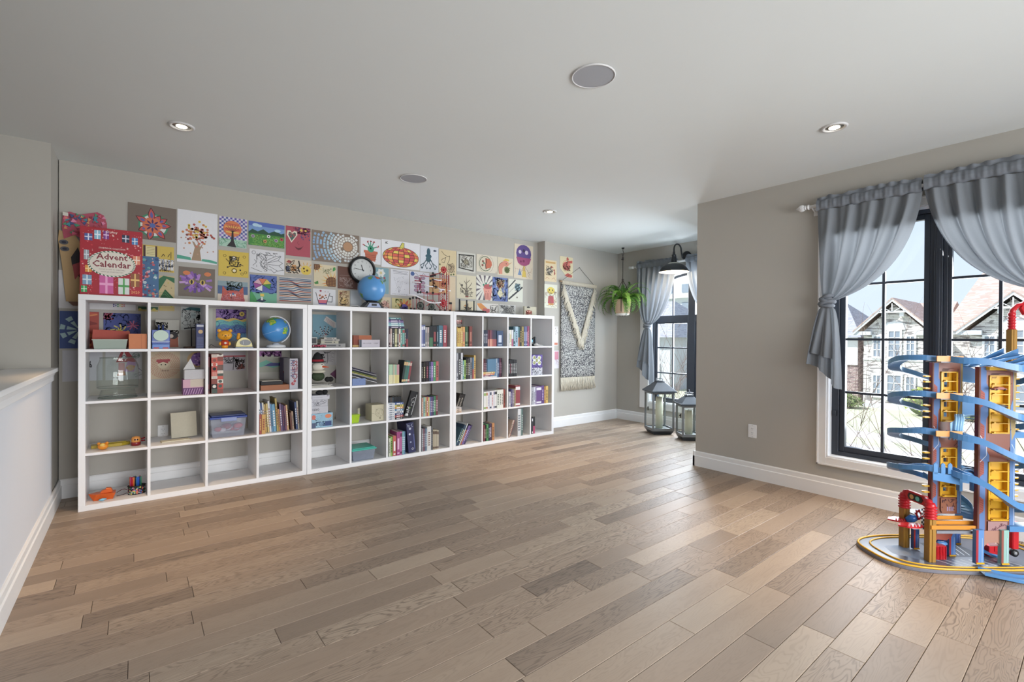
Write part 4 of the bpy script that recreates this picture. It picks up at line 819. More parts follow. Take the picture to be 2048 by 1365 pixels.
def birdtree(o, R):
    o.poly([(.44, .06), (.47, .5), (.5, .95), (.54, .5), (.6, .06)], 0x8a8070).lines([[(.5, .3), (.25, .5), (.15, .65)], [(.52, .4), (.7, .58), (.78, .7)], [(.48, .2), (.2, .28)], [(.54, .22), (.85, .3)], [(.5, .6), (.38, .75)], [(.52, .68), (.66, .8)]], .025, 0x5c5448)
    o.scrib(.2, .1, .8, .45, 20, .012, 0x4a443a, seed=5).ell(.53, .09, .09, 0x8a3c30, ry=.03).dots([(.27, .56, .06), (.3, .3, .06)], 0x6a6458)
def rays(o, R):
    for k in range(14):
        a = .2+2*pi*k/14; P = [(.5+.2*cos(a), .5+.2*sin(a)*o.asp), (.5+.75*cos(a-.09), .5+.75*sin(a-.09)*o.asp), (.5+.75*cos(a+.09), .5+.75*sin(a+.09)*o.asp)]
        o.poly([(min(max(x, 0), 1), min(max(y, 0), 1)) for x, y in P], 0x6a6068)
    o.poly([(.42, .5), (.98, .5), (.9, .02), (.55, .02)], 0xe0907c).ell(.7, .56, .26, 0xb84a4c, ry=.13).dots([(.45, .62, .06), (.6, .68, .06), (.85, .6, .05)], 0x3a8a6c).lines([[(.6+.08*k, .05), (.58+.1*k, .3)] for k in range(4)], .02, 0x6a2c34).dots([(.6, .36, .02), (.75, .38, .02)], 0x2a2020)
def space(o, R): o.scrib(0, 0, 1, 1, 50, .05, 0x7088c8, seed=2).ell(.5, .72, .24, 0xa8643c, ry=.22).poly([(.3, .3), (.5, .6), (.7, .3), (.5, .15)], 0xd8d0a8).scrib(.25, .2, .8, .9, 20, .03, 0xe0d8b0, seed=5).scrib(.3, .55, .7, .9, 14, .03, 0x5a3020, seed=6).text('Fantasy', .5, .07, .07, 0x303060, w=.8)
def diag(o, R):
    o.lines([[(.05, .1), (.95, .68)], [(.0, .62), (.45, .98)]], .09, 0x3a3a3e).lines([[(.0, .35), (.6, .8)]], .02, 0x55555a).ell(.62, .66, .2, 0x88a8b0).scrib(.45, .5, .8, .82, 18, .02, 0x2c4450, seed=3).dots([(.15, .15, .02), (.6, .2, .05), (.3, .3, .03)], 0x6a6458)
def hotdog(o, R): o.poly([(0, .95), (.2, 1), (.5, .5), (.3, .25), (.1, .6)], 0xd88a30).poly([(.3, .55), (.6, .5), (.6, .2), (.35, 0), (.25, .2)], 0xc05a5c).lines([[(.66, .85), (.95, .9), (.98, .3), (.7, .1), (.64, .5)]], .015, 0x3a3630).scrib(.62, .1, .98, .85, 12, .014, 0x3a3630, seed=4)
def leafy(o, R): o.lines([[(.1*k, .95-.02*k), (.3+.05*k, .5), (.1+.07*k, .05)] for k in range(10)], .03, 0x5a5a5a).scrib(.1, .1, .9, .9, 20, .02, 0x5c5c5c, seed=5)
def crab(o, R): o.ell(.55, .4, .38, 0xb04a2c, ry=.2).dots([(.4, .5, .06), (.7, .46, .06)], 0xe8d8c0).scrib(.15, .15, .95, .6, 24, .03, 0x8a2c1c, seed=4).rect(.3, .82, .7, .92, 0x2a2826).rect(.36, .9, .62, .98, 0x2a2826).rect(.1, 0, 1, .06, 0xb8c890)
def bird(o, R): o.poly([(.3, .3), (.35, .7), (.5, .8), (.5, .5), (.7, .3), (.5, .15)], 0x6a5a44).poly([(.2, .55), (.32, .7), (.34, .5)], 0xc88030).scrib(.2, .05, .8, .5, 10, .02, 0x3c342c, seed=4)
def scarab(o, R): o.rect(.1, .85, .9, .93, 0xc89a50).ell(.42, .5, .27, 0xb8ac98, ry=.2).scrib(.12, .3, .7, .72, 26, .02, 0x2e2a28, seed=3).dots([(.8, .55, .06), (.85, .4, .05), (.6, .68, .06)], 0xa83a30).poly([(.78, .3), (.86, .36), (.88, .5), (.8, .5)], 0xa03c34).lines([[(.1, .1), (.2, .2), (.4, .12)], [(.6, .12), (.8, .2), (.9, .08)]], .02, 0xb04a38)
def lionman(o, R):
    for k in range(10): a = pi*k/9; o.line([(.5, .45), (.5+.45*cos(a-.0), .45+.5*sin(a)*1.0*.5-.25)], .03, 0xe0d0b0)
    o.ell(.5, .74, .3, 0xd8c040, ry=.2).dots([(.38, .76, .05), (.62, .76, .05)], 0x3a3420).poly([(.3, .5), (.7, .5), (.74, .2), (.26, .2)], 0xb03c48).rect(.3, .12, .7, .2, 0xd89838).scrib(.05, .05, .95, .7, 26, .018, 0x8a6048, seed=5).line([(.4, .64), (.5, .6), (.6, .64)], .025, 0x3a3420)
def boar(o, R): o.ell(.5, .55, .3, 0xd86a5a, ry=.25).ring(.5, .55, .32, .02, 0xc0a040).poly([(.6, .8), (.95, .85), (.95, .72), (.66, .7)], 0xc04438).poly([(.35, .1), (.6, .22), (.95, .12), (.9, .02), (.6, .02)], 0xb84438).poly([(.5, .95), (.6, 1), (.7, .85), (.5, .8)], 0xb84438).scrib(.25, .35, .8, .8, 14, .03, 0x6a3028, seed=7)
PA = [
 ((255.3, 404.4), (352.5, 485.5), BR, 'brown sheet with a red, orange and blue star flower in a green ring', flower_red, .012),
 ((354.5, 417.5), (434.4, 530.4), WH, 'tall white sheet with a fingerprint autumn tree in red and orange', tree_autumn, .008),
 ((438.5, 432), (493.5, 498), 0xd8d4e4, 'striped orange tree on a purple and white chequered ground', tree_check, .01),
 ((497.1, 441.5), (568.8, 497.7), 0x3f5fb8, 'painting of a green flower meadow under a blue sky', meadow, .005),
 ((572, 451), (620.6, 515.6), 0xb03c50, 'red sheet with a smiling face and a heart for an eye', heart_face, 0),
 ((623.7, 459), (718.2, 530.9), 0x857364, 'large paper mosaic of a sun in blue and white squares on brown', mosaic, 0),
 ((721.1, 474), (761.5, 530.2), WH, 'white sheet with a green handprint cactus in a terracotta pot', cactus, 0),
 ((763, 478), (839.5, 541.5), WH, 'white sheet with a large pumpkin coloured in a chequered pattern', pumpkin, 0),
 ((840.5, 491), (876.8, 546.6), 0xd8dce4, 'pale blue sheet with a dark teal squid', squid, 0),
 ((878, 498), (912.3, 552.8), 0xd8c498, 'tan sheet with an ink drawing of a pelican', pelican, 0),
 ((914, 503), (950.5, 547), 0xcfcdc2, 'pale sheet with a black ink frame around a lion face', frame_ink, .0),
 ((953.3, 508), (994.3, 547.7), 0xdcd2bc, 'cream sheet with a round face half coloured orange', split_face, 0),
 ((995.3, 514), (1026, 552.8), 0xdccfb0, 'cream sheet with a pink unicorn and yellow mane', unicorn, 0),
 ((1028.5, 487), (1065.5, 560), 0xdccdb4, 'tall cream sheet with a purple and magenta hot air balloon', balloon, .01),
 ((284.6, 489), (348, 546), 0xd8b83c, 'yellow sheet with black and white town houses behind the calendar', city, 0),
 ((357.2, 533), (429.7, 595.8), BR, 'brown sheet with a cat face made of purple paper strips', purple_cat, .008),
 ((437, 500), (497, 556.2), 0xd8b828, 'square yellow sheet with a black ink teapot robot', robot, .008),
 ((435.4, 561), (495.5, 609), 0xd8c8b4, 'painted red cat monster against a blue band', red_monster, 0),
 ((317.4, 551), (349, 623), 0xcbb684, 'sheet with dark green hills beside the purple cat', hills, 0),
 ((498.7, 497), (568.4, 550.4), 0xdedee2, 'white sheet with an ink dragon under a small sun', dragon, .005),
 ((570.8, 517), (623, 550.8), 0xd4c4ac, 'tan sheet with a yellow sun and small animals', sun_animals, 0),
 ((500, 549), (553.4, 608), 0x4a64b0, 'blue and green painting with a coloured beach ball', beachball, 0),
 ((558.7, 553), (622, 606), 0xd0c8c0, 'sheet of wavy red and blue stripes raising the outline of a hand', stripes, 0),
 ((628, 528), (672, 574.8), 0xdccda8, 'cream sheet with two yellow sunflowers', sunflower, 0),
 ((675.5, 532.5), (715, 579.7), 0x6a4234, 'dark brown sheet with fine white line drawing behind the clock', night, 0),
 ((626, 577), (671, 613), 0xe0e0e4, 'white sheet with a glass mug of pink drink', cup, 0),
 ((676.3, 580.5), (699.3, 614), 0xd4b88c, 'narrow tan sheet with a tiger at the left of the blue globe', tiger, 0),
 ((701, 581), (723, 614), 0xc8ccd0, 'narrow blank grey sheet behind the white cable', None, 0),
 ((742, 534), (777.4, 588.5), 0x7ea6b0, 'teal sheet with a white flower behind the blue globe', tealflower, 0),
 ((781, 538), (818.4, 592.4), 0xdcdce2, 'white sheet with a fine drawing of stems and lettering', sketch_plant, 0),
 ((820, 542.5), (858, 592.8), 0xdcdce4, 'white sheet with a pink winged lobster and a blue oval', lobster, 0),
 ((859, 555), (895, 588), 0xd0a468, 'orange tan sheet behind the red marble run tower', tanflower, 0),
 ((896.9, 553), (910.8, 623), 0xd8c2a0, 'narrow tan strip at the right of the marble run', None, 0),
 ((749, 593.5), (781, 619), 0xd4c4a4, 'tan sheet with a sideways face beside the blue globe', sidewise, 0),
 ((783.7, 596), (823, 622), 0xcbbf84, 'yellowish sheet with a purple and orange turkey', thanks, 0),
 ((913.3, 549), (951.9, 599), 0xd8ceb0, 'cream sheet with an ink drawing of a bare tree', birdtree, 0),
 ((952.7, 549.5), (984.5, 602), 0xe0dcd0, 'sheet with a pink cupcake and dark radiating stripes', rays, 0),
 ((985.5, 554), (1015.4, 604), 0x5a70b0, 'blue sheet with a tangled figure and a title', space, 0),
 ((1016.9, 558), (1045.6, 605), 0xdcdccc, 'cream sheet with a dark diagonal bar and a teal swirl', diag, .02),
 ((953.3, 606), (996.4, 630), 0xdcd8d0, 'sheet with a hot dog half hidden by the shelf top', hotdog, 0),
 ((998.4, 609), (1031.2, 631), 0xd0d0cc, 'grey sheet with leaf shapes behind the shelf top', leafy, 0),
 ((921.5, 602), (951.2, 625), 0xd8ccac, 'small tan sheet with a bird behind the router aerials', bird, 0),
]
for tl, br, c, lab, fn, ti in PA: paper('drawing', tl, br, c, lab, fn, tilt=ti)
for tl, br, c, lab, fn in [
 ((1089, 519), (1113, 565), 0xd8c49c, 'tan sheet with a black beetle, upper of two at the wall corner', scarab),
 ((1089, 568), (1114.3, 617), 0xdcdcc8, 'sheet with a yellow maned figure in red, lower of two at the wall corner', lionman),
 ((1108, 653.4), (1116, 691.5), 0xdcd8d8, 'narrow pale sheet with an orange foot beside the far shelf unit', lambda o, R: o.scrib(.1, .3, .9, .95, 5, .06, 0x7a6a68, seed=2).rect(.1, .03, .9, .15, 0xc8683c)),
 ((1108.4, 701.8), (1117.7, 737), 0xd8d4dc, 'narrow sheet with pink paint low beside the far shelf unit', lambda o, R: o.rect(.1, .5, .9, .95, 0xc87a90).scrib(.1, .1, .9, .5, 6, .06, 0xb880a0, seed=2))]:
    paper('drawing', tl, br, c, lab, fn, plane=YB-.0035)
a = at(1120, 512, 'y', YB-.0035); b = at(1145.6, 557, 'y', YB-.0035)
o = Art((a[0], YB-.004, b[2]), (b[0]-a[0], 0, 0), (0, 0, a[2]-b[2]), (0, -1, 0))
o.e = 0; o.prism([(a[0], a[2]), (b[0], a[2]), (b[0], b[2]), (a[0]+.14, b[2]), (a[0], b[2]+.12)], 'y', YB-.004, YB-.003, 0xd8cca4); o.e = .0006; boar(o, None)
tag(o.build('drawing', VC()), 'cream sheet with a cut corner and a red figure above the woven hanging', 'picture', 'children\'s pictures taped to the wall')
# sheets seen through the open backs of the near unit
def bluegeo(o, R):
    o.rect(.62, 0, 1, 1, 0xb03a24)
    for k in range(12):
        y = R.uniform(0, .9); o.poly([(.64, y), (.98, y+.06), (.7, y+.14)], [0xd86a30, 0xc84a28, 0xe0843a, 0x8a2018][k % 4])
    o.rect(0, 0, .62, 1, 0x2c4888)
    for a0 in (2.0, 2.75, 3.4, 4.1, 4.8):
        for r in (.08, .2, .38): 
            P = [(.5+r*cos(a0), .5+r*sin(a0)*o.asp), (.5+(r+.13)*cos(a0), .5+(r+.13)*sin(a0)*o.asp), (.5+(r+.13)*cos(a0+.36), .5+(r+.13)*sin(a0+.36)*o.asp), (.5+r*cos(a0+.36), .5+r*sin(a0+.36)*o.asp)]
            o.poly([(min(max(x, 0), .62), min(max(y, 0), 1)) for x, y in P], 0xa4c4c8)
def bluefl(o, R):
    o.scrib(0, 0, 1, 1, 30, .03, 0x2c3e80, seed=2)
    for k in range(9): a = .5+2*pi*k/9; o.line([(.42, .42), (.42+.12*cos(a), .42+.14*sin(a)*o.asp), (.42+.24*cos(a+.3), .42+.24*sin(a+.3)*o.asp)], .04, 0xd8cc6a)
    for k in range(9): a = 2*pi*k/9; o.line([(.78, .62), (.78+.16*cos(a), .62+.16*sin(a)*o.asp)], .035, [0xc04878, 0x7a2a60, 0xd06a90][k % 3])
    o.ell(.42, .42, .06, 0xd8b830).poly([(.1, .3), (.25, .38), (.35, .3), (.2, .24)], 0x2f7a34).scrib(0, .8, .25, 1, 10, .03, 0xc04a60, seed=4)
def dotsfn(o, R):
    o.dots([(.16+R.uniform(-.02, .02), .45+.07*k, .022) for k in range(4)], 0xa02c38)
    for k, c in enumerate([0x40308a, 0x3050a0, 0x3a9a60, 0xd8d040, 0xd88030, 0xb82c38]): o.dots([(.70+.028*k, .1+.05*(j+.3*(k % 2)), .011) for j in range(3)], c)
def girl(o, R):
    o.poly([(.28, .62), (.42, 1), (.62, 1), (.86, .62)], 0xb02c38).poly([(.42, .75), (.5, 1), (.6, .75)], 0xe0e0e0).ell(.5, .8, .07, 0x2a2a30).ell(.5, .8, .05, 0xd8e0e8).rect(.35, .3, .52, .6, 0xd88a90).poly([(.5, .28), (.78, .28), (.84, .6), (.6, .66)], 0xc898d0).ell(.68, .42, .11, 0xe0b890).dots([(.58, .42, .03), (.78, .46, .03)], 0xe0a030).poly([(.3, .15), (.55, .15), (.52, .3), (.36, .3)], 0xd08858)
    o.text('STRONG', .86, .2, .05, 0x303038, w=.2, ang=.5).text('WOMAN', .9, .13, .05, 0x303038, w=.2, ang=.5).ring(.83, .85, .1, .012, 0x6a8a78).scrib(.76, .8, .92, .92, 5, .01, 0x6a8a78, seed=3).line([(.84, .62), (.9, .4), (1, .3)], .02, 0x5a2c70)
def mandala(o, R):
    for r in (.2, .26, .32, .38, .44, .5):
        n = int(r*90); o.lines([[(.48+r*cos(2*pi*k/n), .5+r*sin(2*pi*k/n)*o.asp), (.48+(r+.05)*cos(2*pi*(k+.8)/n), .5+(r+.05)*sin(2*pi*(k+.8)/n)*o.asp)] for k in range(n)], .012, 0xb0503c)
    o.ell(.42, .55, .19, 0xd8c8a8).poly([(.24, .56), (.28, .72), (.56, .72), (.6, .56), (.42, .62)], 0xa83038).ell(.25, .66, .06, 0xa83038).ell(.6, .68, .06, 0xa83038).dots([(.36, .52, .025), (.5, .52, .025)], 0x2a2020).text('neo', .5, .3, .08, 0x303030, w=.25)
def purple(o, R):
    o.ell(.75, .6, .5, 0xc8a46c, n=24).ell(.85, .62, .4, 0x8a5ab0, n=20)
    for k in range(24): o.ell(R.uniform(.5, .98), R.uniform(.2, .9), .06, [0x4a2468, 0xc090d0, 0x6a3a8a][k % 3], n=4)
def waves(o, R):
    o.rect(0, .66, 1, 1, 0x8a64a8).scrib(0, .68, 1, 1, 40, .02, 0x5a3a88, seed=3)
    for y, c, h in [(.62, 0xd8b850, .08), (.5, 0x6ab8b4, .14), (.38, 0x4a8ab8, .12), (.22, 0x5868b8, .16), (.05, 0x5a9ac0, .18)]:
        o.poly([(i/12, y+.03*sin(i*1.1+y*9)) for i in range(13)]+[(i/12, y+h+.03*sin(i*1.1+y*9+1)) for i in range(12, -1, -1)], c)
    o.ell(.85, .86, .09, 0xd8b840).dots([(.85, .86, .03)], 0x3a3020).scrib(0, 0, 1, .6, 40, .012, 0x3c58a8, seed=8)
def msketch(o, R): o.rect(0, .72, 1, .8, 0xa82c38).line([(.45, .75), (.48, .45), (.44, .05)], .03, 0x303036).scrib(.0, .4, .7, .7, 20, .02, 0x38383e, seed=3).poly([(.6, .05), (.7, .3), (.85, .35), (.98, .1)], 0x8a3a30).scrib(.55, .1, .95, .6, 18, .03, 0x3a2c2a, seed=6)
def waves2(o, R):
    o.poly([(0, .75), (.5, .9), (1, .7), (1, 1), (0, 1)], 0x9a5a98).scrib(.1, .75, 1, 1, 30, .03, 0x7a3c80, seed=2).poly([(0, .45), (.3, .58), (.7, .4), (1, .5), (1, .3), (.6, .2), (.3, .3), (0, .25)], 0x6ab09c).poly([(.2, .3), (.5, .45), (1, .42), (1, .3), (.5, .28)], 0x4a4c8c)
def handtree(o, R):
    o.lines([[(.5, .1), (.5+r*cos(a), .12+r*sin(a)*o.asp)] for a, r in ((.9, .4), (1.25, .5), (1.57, .52), (1.95, .5), (2.5, .5))], .02, 0xc8c4bc)
    o.dots([(.5+r*cos(a)+R.uniform(-.03, .03), .12+r*sin(a)*o.asp, .028) for a in (.9, 1.25, 1.57, 1.95, 2.5) for r in (.2, .3, .4, .5)], 0x1f2430).dots([(.5+R.uniform(-.1, .1), .3+R.uniform(-.1, .1), .02) for _ in range(8)], 0x8a3040)
    o.poly([(.58, .95), (.98, .72), (.98, .52), (.9, .5), (.46, .78)], 0xc8c4c0).lines([[(.54+.02*k, .9-.06*k), (.92-.0*k, .67-.05*k)] for k in range(4)], .012, 0x9a5a58)
def writing(o, R): o.lines([[(R.uniform(.05, .3), .95-.07*k), (R.uniform(.7, .95), .93-.07*k)] for k in range(11)], .01, 0x70686c).poly([(.45, .95), (.5, .8), (.7, .85), (.8, .98), (.7, .9), (.55, .88)], 0x2c282c).line([(.62, .85), (.64, .4), (.6, .1)], .02, 0x2c282c).scrib(.25, .5, .5, .75, 10, .03, 0x2c282c, seed=4)
def teal_ink(o, R): o.poly([(.05, .85), (.4, .98), (.9, .96), (.95, .8), (.5, .85)], 0x2c6a70).scrib(.05, .1, .45, .9, 16, .02, 0x2c2c34, seed=5).ring(.2, .3, .12, .015, 0x2c2c34).ring(.25, .55, .1, .015, 0x2c2c34).scrib(.6, .1, .98, .8, 26, .03, 0x24242c, seed=8).rect(.45, .5, .7, .75, 0xb8c8c8).text('THE END', .58, .64, .06, 0x24303a, w=.2)
for tl, br, c, lab, fn in [
 ((117, 540), (271.4, 621.5), 0xdcdadc, 'wide white sheet with rainbow dots behind the advent calendar', dotsfn),
 ((119, 622), (198, 697), 0x2c4888, 'sheet half in blue tiles and half in fiery triangles', bluegeo),
 ((206.9, 626), (281.5, 690), 0x3a4a98, 'blue painting with yellow and pink firework flowers', bluefl),
 ((362, 613), (405, 661), 0xc8ccc8, 'white sheet with black ink scrolls and a teal banner', teal_ink),
 ((124.6, 701.3), (205, 761), 0xc4c4cc, 'blank white sheet behind the left end of the near unit', lambda o, R: o.scrib(.68, .45, .72, .65, 3, .02, 0x3a3a40, seed=1).scrib(.42, .15, .5, .6, 6, .02, 0x303034, seed=2)),
 ((210.8, 704), (283.8, 758.5), 0xccccd0, 'white sheet with a collage girl in a red dress', girl),
 ((301, 704), (360, 757), 0xccb898, 'tan sheet with a red ringed mandala around a face', mandala),
 ((364.6, 704), (403, 742), 0xb8b2a4, 'sheet with a purple collage planet behind the tissue boxes', purple),
 ((417, 617), (425, 678), 0xc4c4b8, 'narrow strip of pale paper left of the crayon sea', None),
 ((432, 618), (492.5, 682), 0x8aa0b8, 'crayon sea of purple and teal waves', waves),
 ((446, 704), (491, 741), 0xb4aeb4, 'sheet with a red stripe and black ink scribbles', msketch),
 ((519, 703), (563, 744), 0xa8a898, 'sheet of purple and green painted waves', waves2),
 ((625, 629), (672.5, 683), 0x6a98aa, 'teal sheet with a dotted hand tree and a small label', handtree),
 ((625, 702), (672.5, 730), 0xb4b0b0, 'sheet of handwriting with a black bird', writing),
 ((276, 613), (316, 624), 0xb8a468, 'yellow and green strip of paper behind the top left cubes', lambda o, R: o.rect(0, .4, 1, 1, 0x2c5a3c).dots([(.1, .4, .08), (.8, .4, .1)], 0xb8a838))]:
    paper('drawing', tl, br, c, lab, fn, group='children\'s pictures behind the open shelves')
a = at(660, 749, 'y', YP); b = at(672.5, 738.5, 'y', YP)
o = MB().prism([(a[0], a[2]), (b[0], b[2]), (b[0], a[2]-(b[2]-a[2]))], 'y', YP, YP+.001, 0x6a3058)
tag(o.build('paper_triangle', VC()), 'maroon paper diamond half hidden behind the middle unit', 'picture')
# wide cardboard giraffe cut-out with a pink hat, behind the calendar
GY = YW-.03
def P(u, v, y=GY): q = at(u, v, 'y', y); return (q[0], q[2])
t = thing('cardboard_figure', (at(130, 600, 'y', GY)[0], GY, 1.2), 'tall tan cardboard figure with two dark eyes and a pink collage hat', 'figure')
MB().prism([P(118, 460), P(150, 470), P(170, 500), P(166, 600), P(158, 604), P(132, 603), P(124, 530), P(116, 480)], 'y', GY, GY+.004, 0xbd9a64).build('body', VC(), t)
q = MB()
for (u, v) in ((127.5, 484.5), (129.5, 498)):
    c_ = P(u, v); q.prism([(c_[0]+.025*cos(k*pi/8), c_[1]+.018*sin(k*pi/8)) for k in range(16)], 'y', GY-.002, GY-.0005, 0x5a5a60).prism([(c_[0]+.013*cos(k*pi/8), c_[1]+.009*sin(k*pi/8)) for k in range(16)], 'y', GY-.003, GY-.002, 0x24243a)
q.build('eyes', VC(), t)
hat = MB().prism([P(126, 427), P(140, 424), P(160, 430), P(195, 425), P(208, 432), P(214, 448), P(214, 470), P(165, 480), P(150, 470), P(128, 478), P(124, 455)], 'y', GY-.006, GY-.0035, 0xb83a58)
R = random.Random(4)
hp = [P(R.uniform(128, 208), R.uniform(430, 468)) for _ in range(60)]
for k, c_ in enumerate(hp):
    a = R.uniform(0, 6.28); s = R.uniform(.008, .022); hat.prism([(c_[0]+s*cos(a+j*2.1)*R.uniform(.6, 1.2), c_[1]+s*sin(a+j*2.1)) for j in range(3)], 'y', GY-.0075-.0002*k, GY-.006, [0xd84a70, 0x2f8a98, 0xb02838, 0xe07aa0, 0x3a4a80, 0xd89050, 0x8a2040, 0x4a9a70][k % 8])
hat.build('hat', VC(), t)
MB().prism([P(126, 425), P(137, 427), P(137, 434), P(126, 432)], 'y', GY-.022, GY-.021, 0xd8d4c8).build('tape', VC(), t)
dk = MB().prism([P(142, 515), P(156, 495), P(164, 520), P(164, 560), P(150, 545), P(144, 530)], 'y', GY-.0045, GY-.001, 0x241c22); dk.build('muzzle', VC(), t); dk = MB(); dk.prism([P(145, 530), P(160, 525), P(166, 540), P(150, 560)], 'y', GY-.0065, GY-.0045, 0xa02c34)
dk.build('tongue', VC(), t); dk = MB(); dk.prism([P(136, 603.5), P(158, 604), P(157, 612), P(146, 612)], 'y', GY-.0005, GY+.003, 0x7a5240); dk.build('shoe', VC(), t)
# ---------------------------------------------------------------- boxed calendars standing on the near unit
YA = 4.50
a = at(159.6, 455, 'y', YA); b = at(284.9, 592, 'y', YA); zt = SH+.0015
H = at(222, 458, 'y', YA)[2]-zt
t = thing('advent_calendar_box', ((a[0]+b[0])/2, YA, zt), 'large red boxed storybook advent calendar standing on the near shelf unit', 'box')
MB().bx(a[0], b[0], YA+.002, YA+.05, zt, zt+H, 0xa81c2c).build('box', VC(), t, bevel=.0015)
o = Art((a[0], YA+.002, zt), (b[0]-a[0], 0, 0), (0, 0, H), (0, -1, 0)); o.e = .0003
R = random.Random(2)
def star(x, y, r, c, n=5): o.poly([(x+(r if k % 2 == 0 else r*.42)*cos(pi/2+pi*k/n), y+(r if k % 2 == 0 else r*.42)*sin(pi/2+pi*k/n)*o.asp) for k in range(2*n)], c)
o.rect(0, 0, 1, 1, 0xa31b2b)
for k in range(130): o.e = .0006; star(R.uniform(.03, .97), R.uniform(.03, .97), R.uniform(.01, .028), [0xe09090, 0xd87078, 0xe8c8c0, 0xc83a44][k % 4])
o.e = .001; o.dots([(R.random(), R.random(), .004) for _ in range(90)], 0xe8d8d8, 6)
# wrapped presents, baubles and trees in place of the printed figures
for x, y, w_, h_, c, rc in [(.07, .80, .12, .1, 0x4a5a98, 0xd8d8e8), (.22, .83, .1, .13, 0x8ab8d0, 0xe8f0f8), (.36, .84, .09, .12, 0x7a3a88, 0xe0c0e0), (.66, .82, .12, .11, 0x24304a, 0xc8c8d8), (.82, .80, .1, .1, 0x4a80b8, 0xe0e8f0), (.06, .52, .08, .14, 0x9aa0a8, 0xd0d8e0), (.08, .34, .1, .1, 0xd89040, 0xf0d8a0), (.84, .5, .12, .13, 0xd8886a, 0xf0d8c8), (.04, .16, .14, .14, 0x7a9ab8, 0xd0e0e8), (.30, .04, .22, .27, 0xc85a98, 0xe8a0c8), (.60, .04, .18, .24, 0xd4d8d4, 0x4a9a50), (.80, .16, .15, .2, 0x8a5030, 0xe0b870), (.02, .05, .09, .09, 0x3a9a58, 0xd0f0d0)]:
    o.rect(x, y, x+w_, y+h_, c).rect(x+w_*.42, y, x+w_*.58, y+h_, rc).rect(x, y+h_*.45, x+w_, y+h_*.58, rc)
o.e = .0028; o.ell(.5, .48, .385, 0x2c5a3c, ry=.27, n=36)
for k in range(36): a0 = 2*pi*k/36; o.e = .003; o.poly([(.5+r*cos(t_), .48+r*.7*sin(t_)*o.asp) for r, t_ in ((.355, a0), (.385, a0+.06), (.385, a0+.15), (.355, a0+.09))], 0xe8e4dc)
o.e = .0034; o.ell(.5, .48, .352, 0xd8d0c4, ry=.246, n=36)
o.rect(.27, .68, .73, .735, 0xa01c2c).text('STORYBOOK COLLECTION', .5, .707, .022, 0xf0e8e0, w=.42)
o.text('Advent', .5, .585, .085, 0x7a1f30, w=.5, bold=.02).text('Calendar', .5, .475, .09, 0x7a1f30, w=.62, bold=.02)
o.text('COUNT DOWN TO CHRISTMAS', .5, .395, .018, 0x806868, w=.42).text('WITH 24 STORY BOOKS', .5, .36, .018, 0x806868, w=.36).text('Disney', .5, .945, .035, 0xf0e8e0, w=.17)
o.rect(.79, .035, .97, .12, 0xb02030).text('2020', .88, .08, .04, 0xe8b870, w=.14)
o.build('printed_front', mat('glossy_print', vc=True, rough=.5), t)
a2 = at(285.5, 512, 'y', YA+.07); b2 = at(317.4, 595, 'y', YA+.07)
t = thing('calendar_box', ((a2[0]+b2[0])/2-.05, YA+.1, zt), 'smaller boxed calendar in blue and red print behind the red one', 'box')
H2 = a2[2]-zt; MB().bx(a2[0]-.12, b2[0], YA+.07, YA+.11, zt, zt+H2, 0x3a6a98).build('box', VC(), t, bevel=.001)
o = Art((a2[0]-.12, YA+.0695, zt), (b2[0]-a2[0]+.12, 0, 0), (0, 0, H2), (0, -1, 0)); o.e = .0002
for k in range(90): o.e = .0003+.00002*k; o.ell(R.uniform(.3, .97), R.uniform(.04, .96), R.uniform(.02, .06), [0xc84a5a, 0x3a7a98, 0xd8a0b0, 0x2a4a80, 0xb8d0d8, 0xd06a50, 0x6ab0a8, 0x8a2c48][k % 8], n=6)
o.build('printed_front', VC(), t)
# leaning canvases on the far unit
a = at(1049, 611, 'y', 4.62)
o = Art((a[0], 4.62, SH+.002), (.13, 0, 0), (0, 0, .125), (0, -1, 0)); o.bx(a[0], a[0]+.20, 4.6205, 4.645, SH+.002, SH+.125, 0xbdb59c); crab(o, R)
tag(o.build('canvas', VC()), 'small thick canvas with a red crab leaning at the end of the far unit', 'picture')
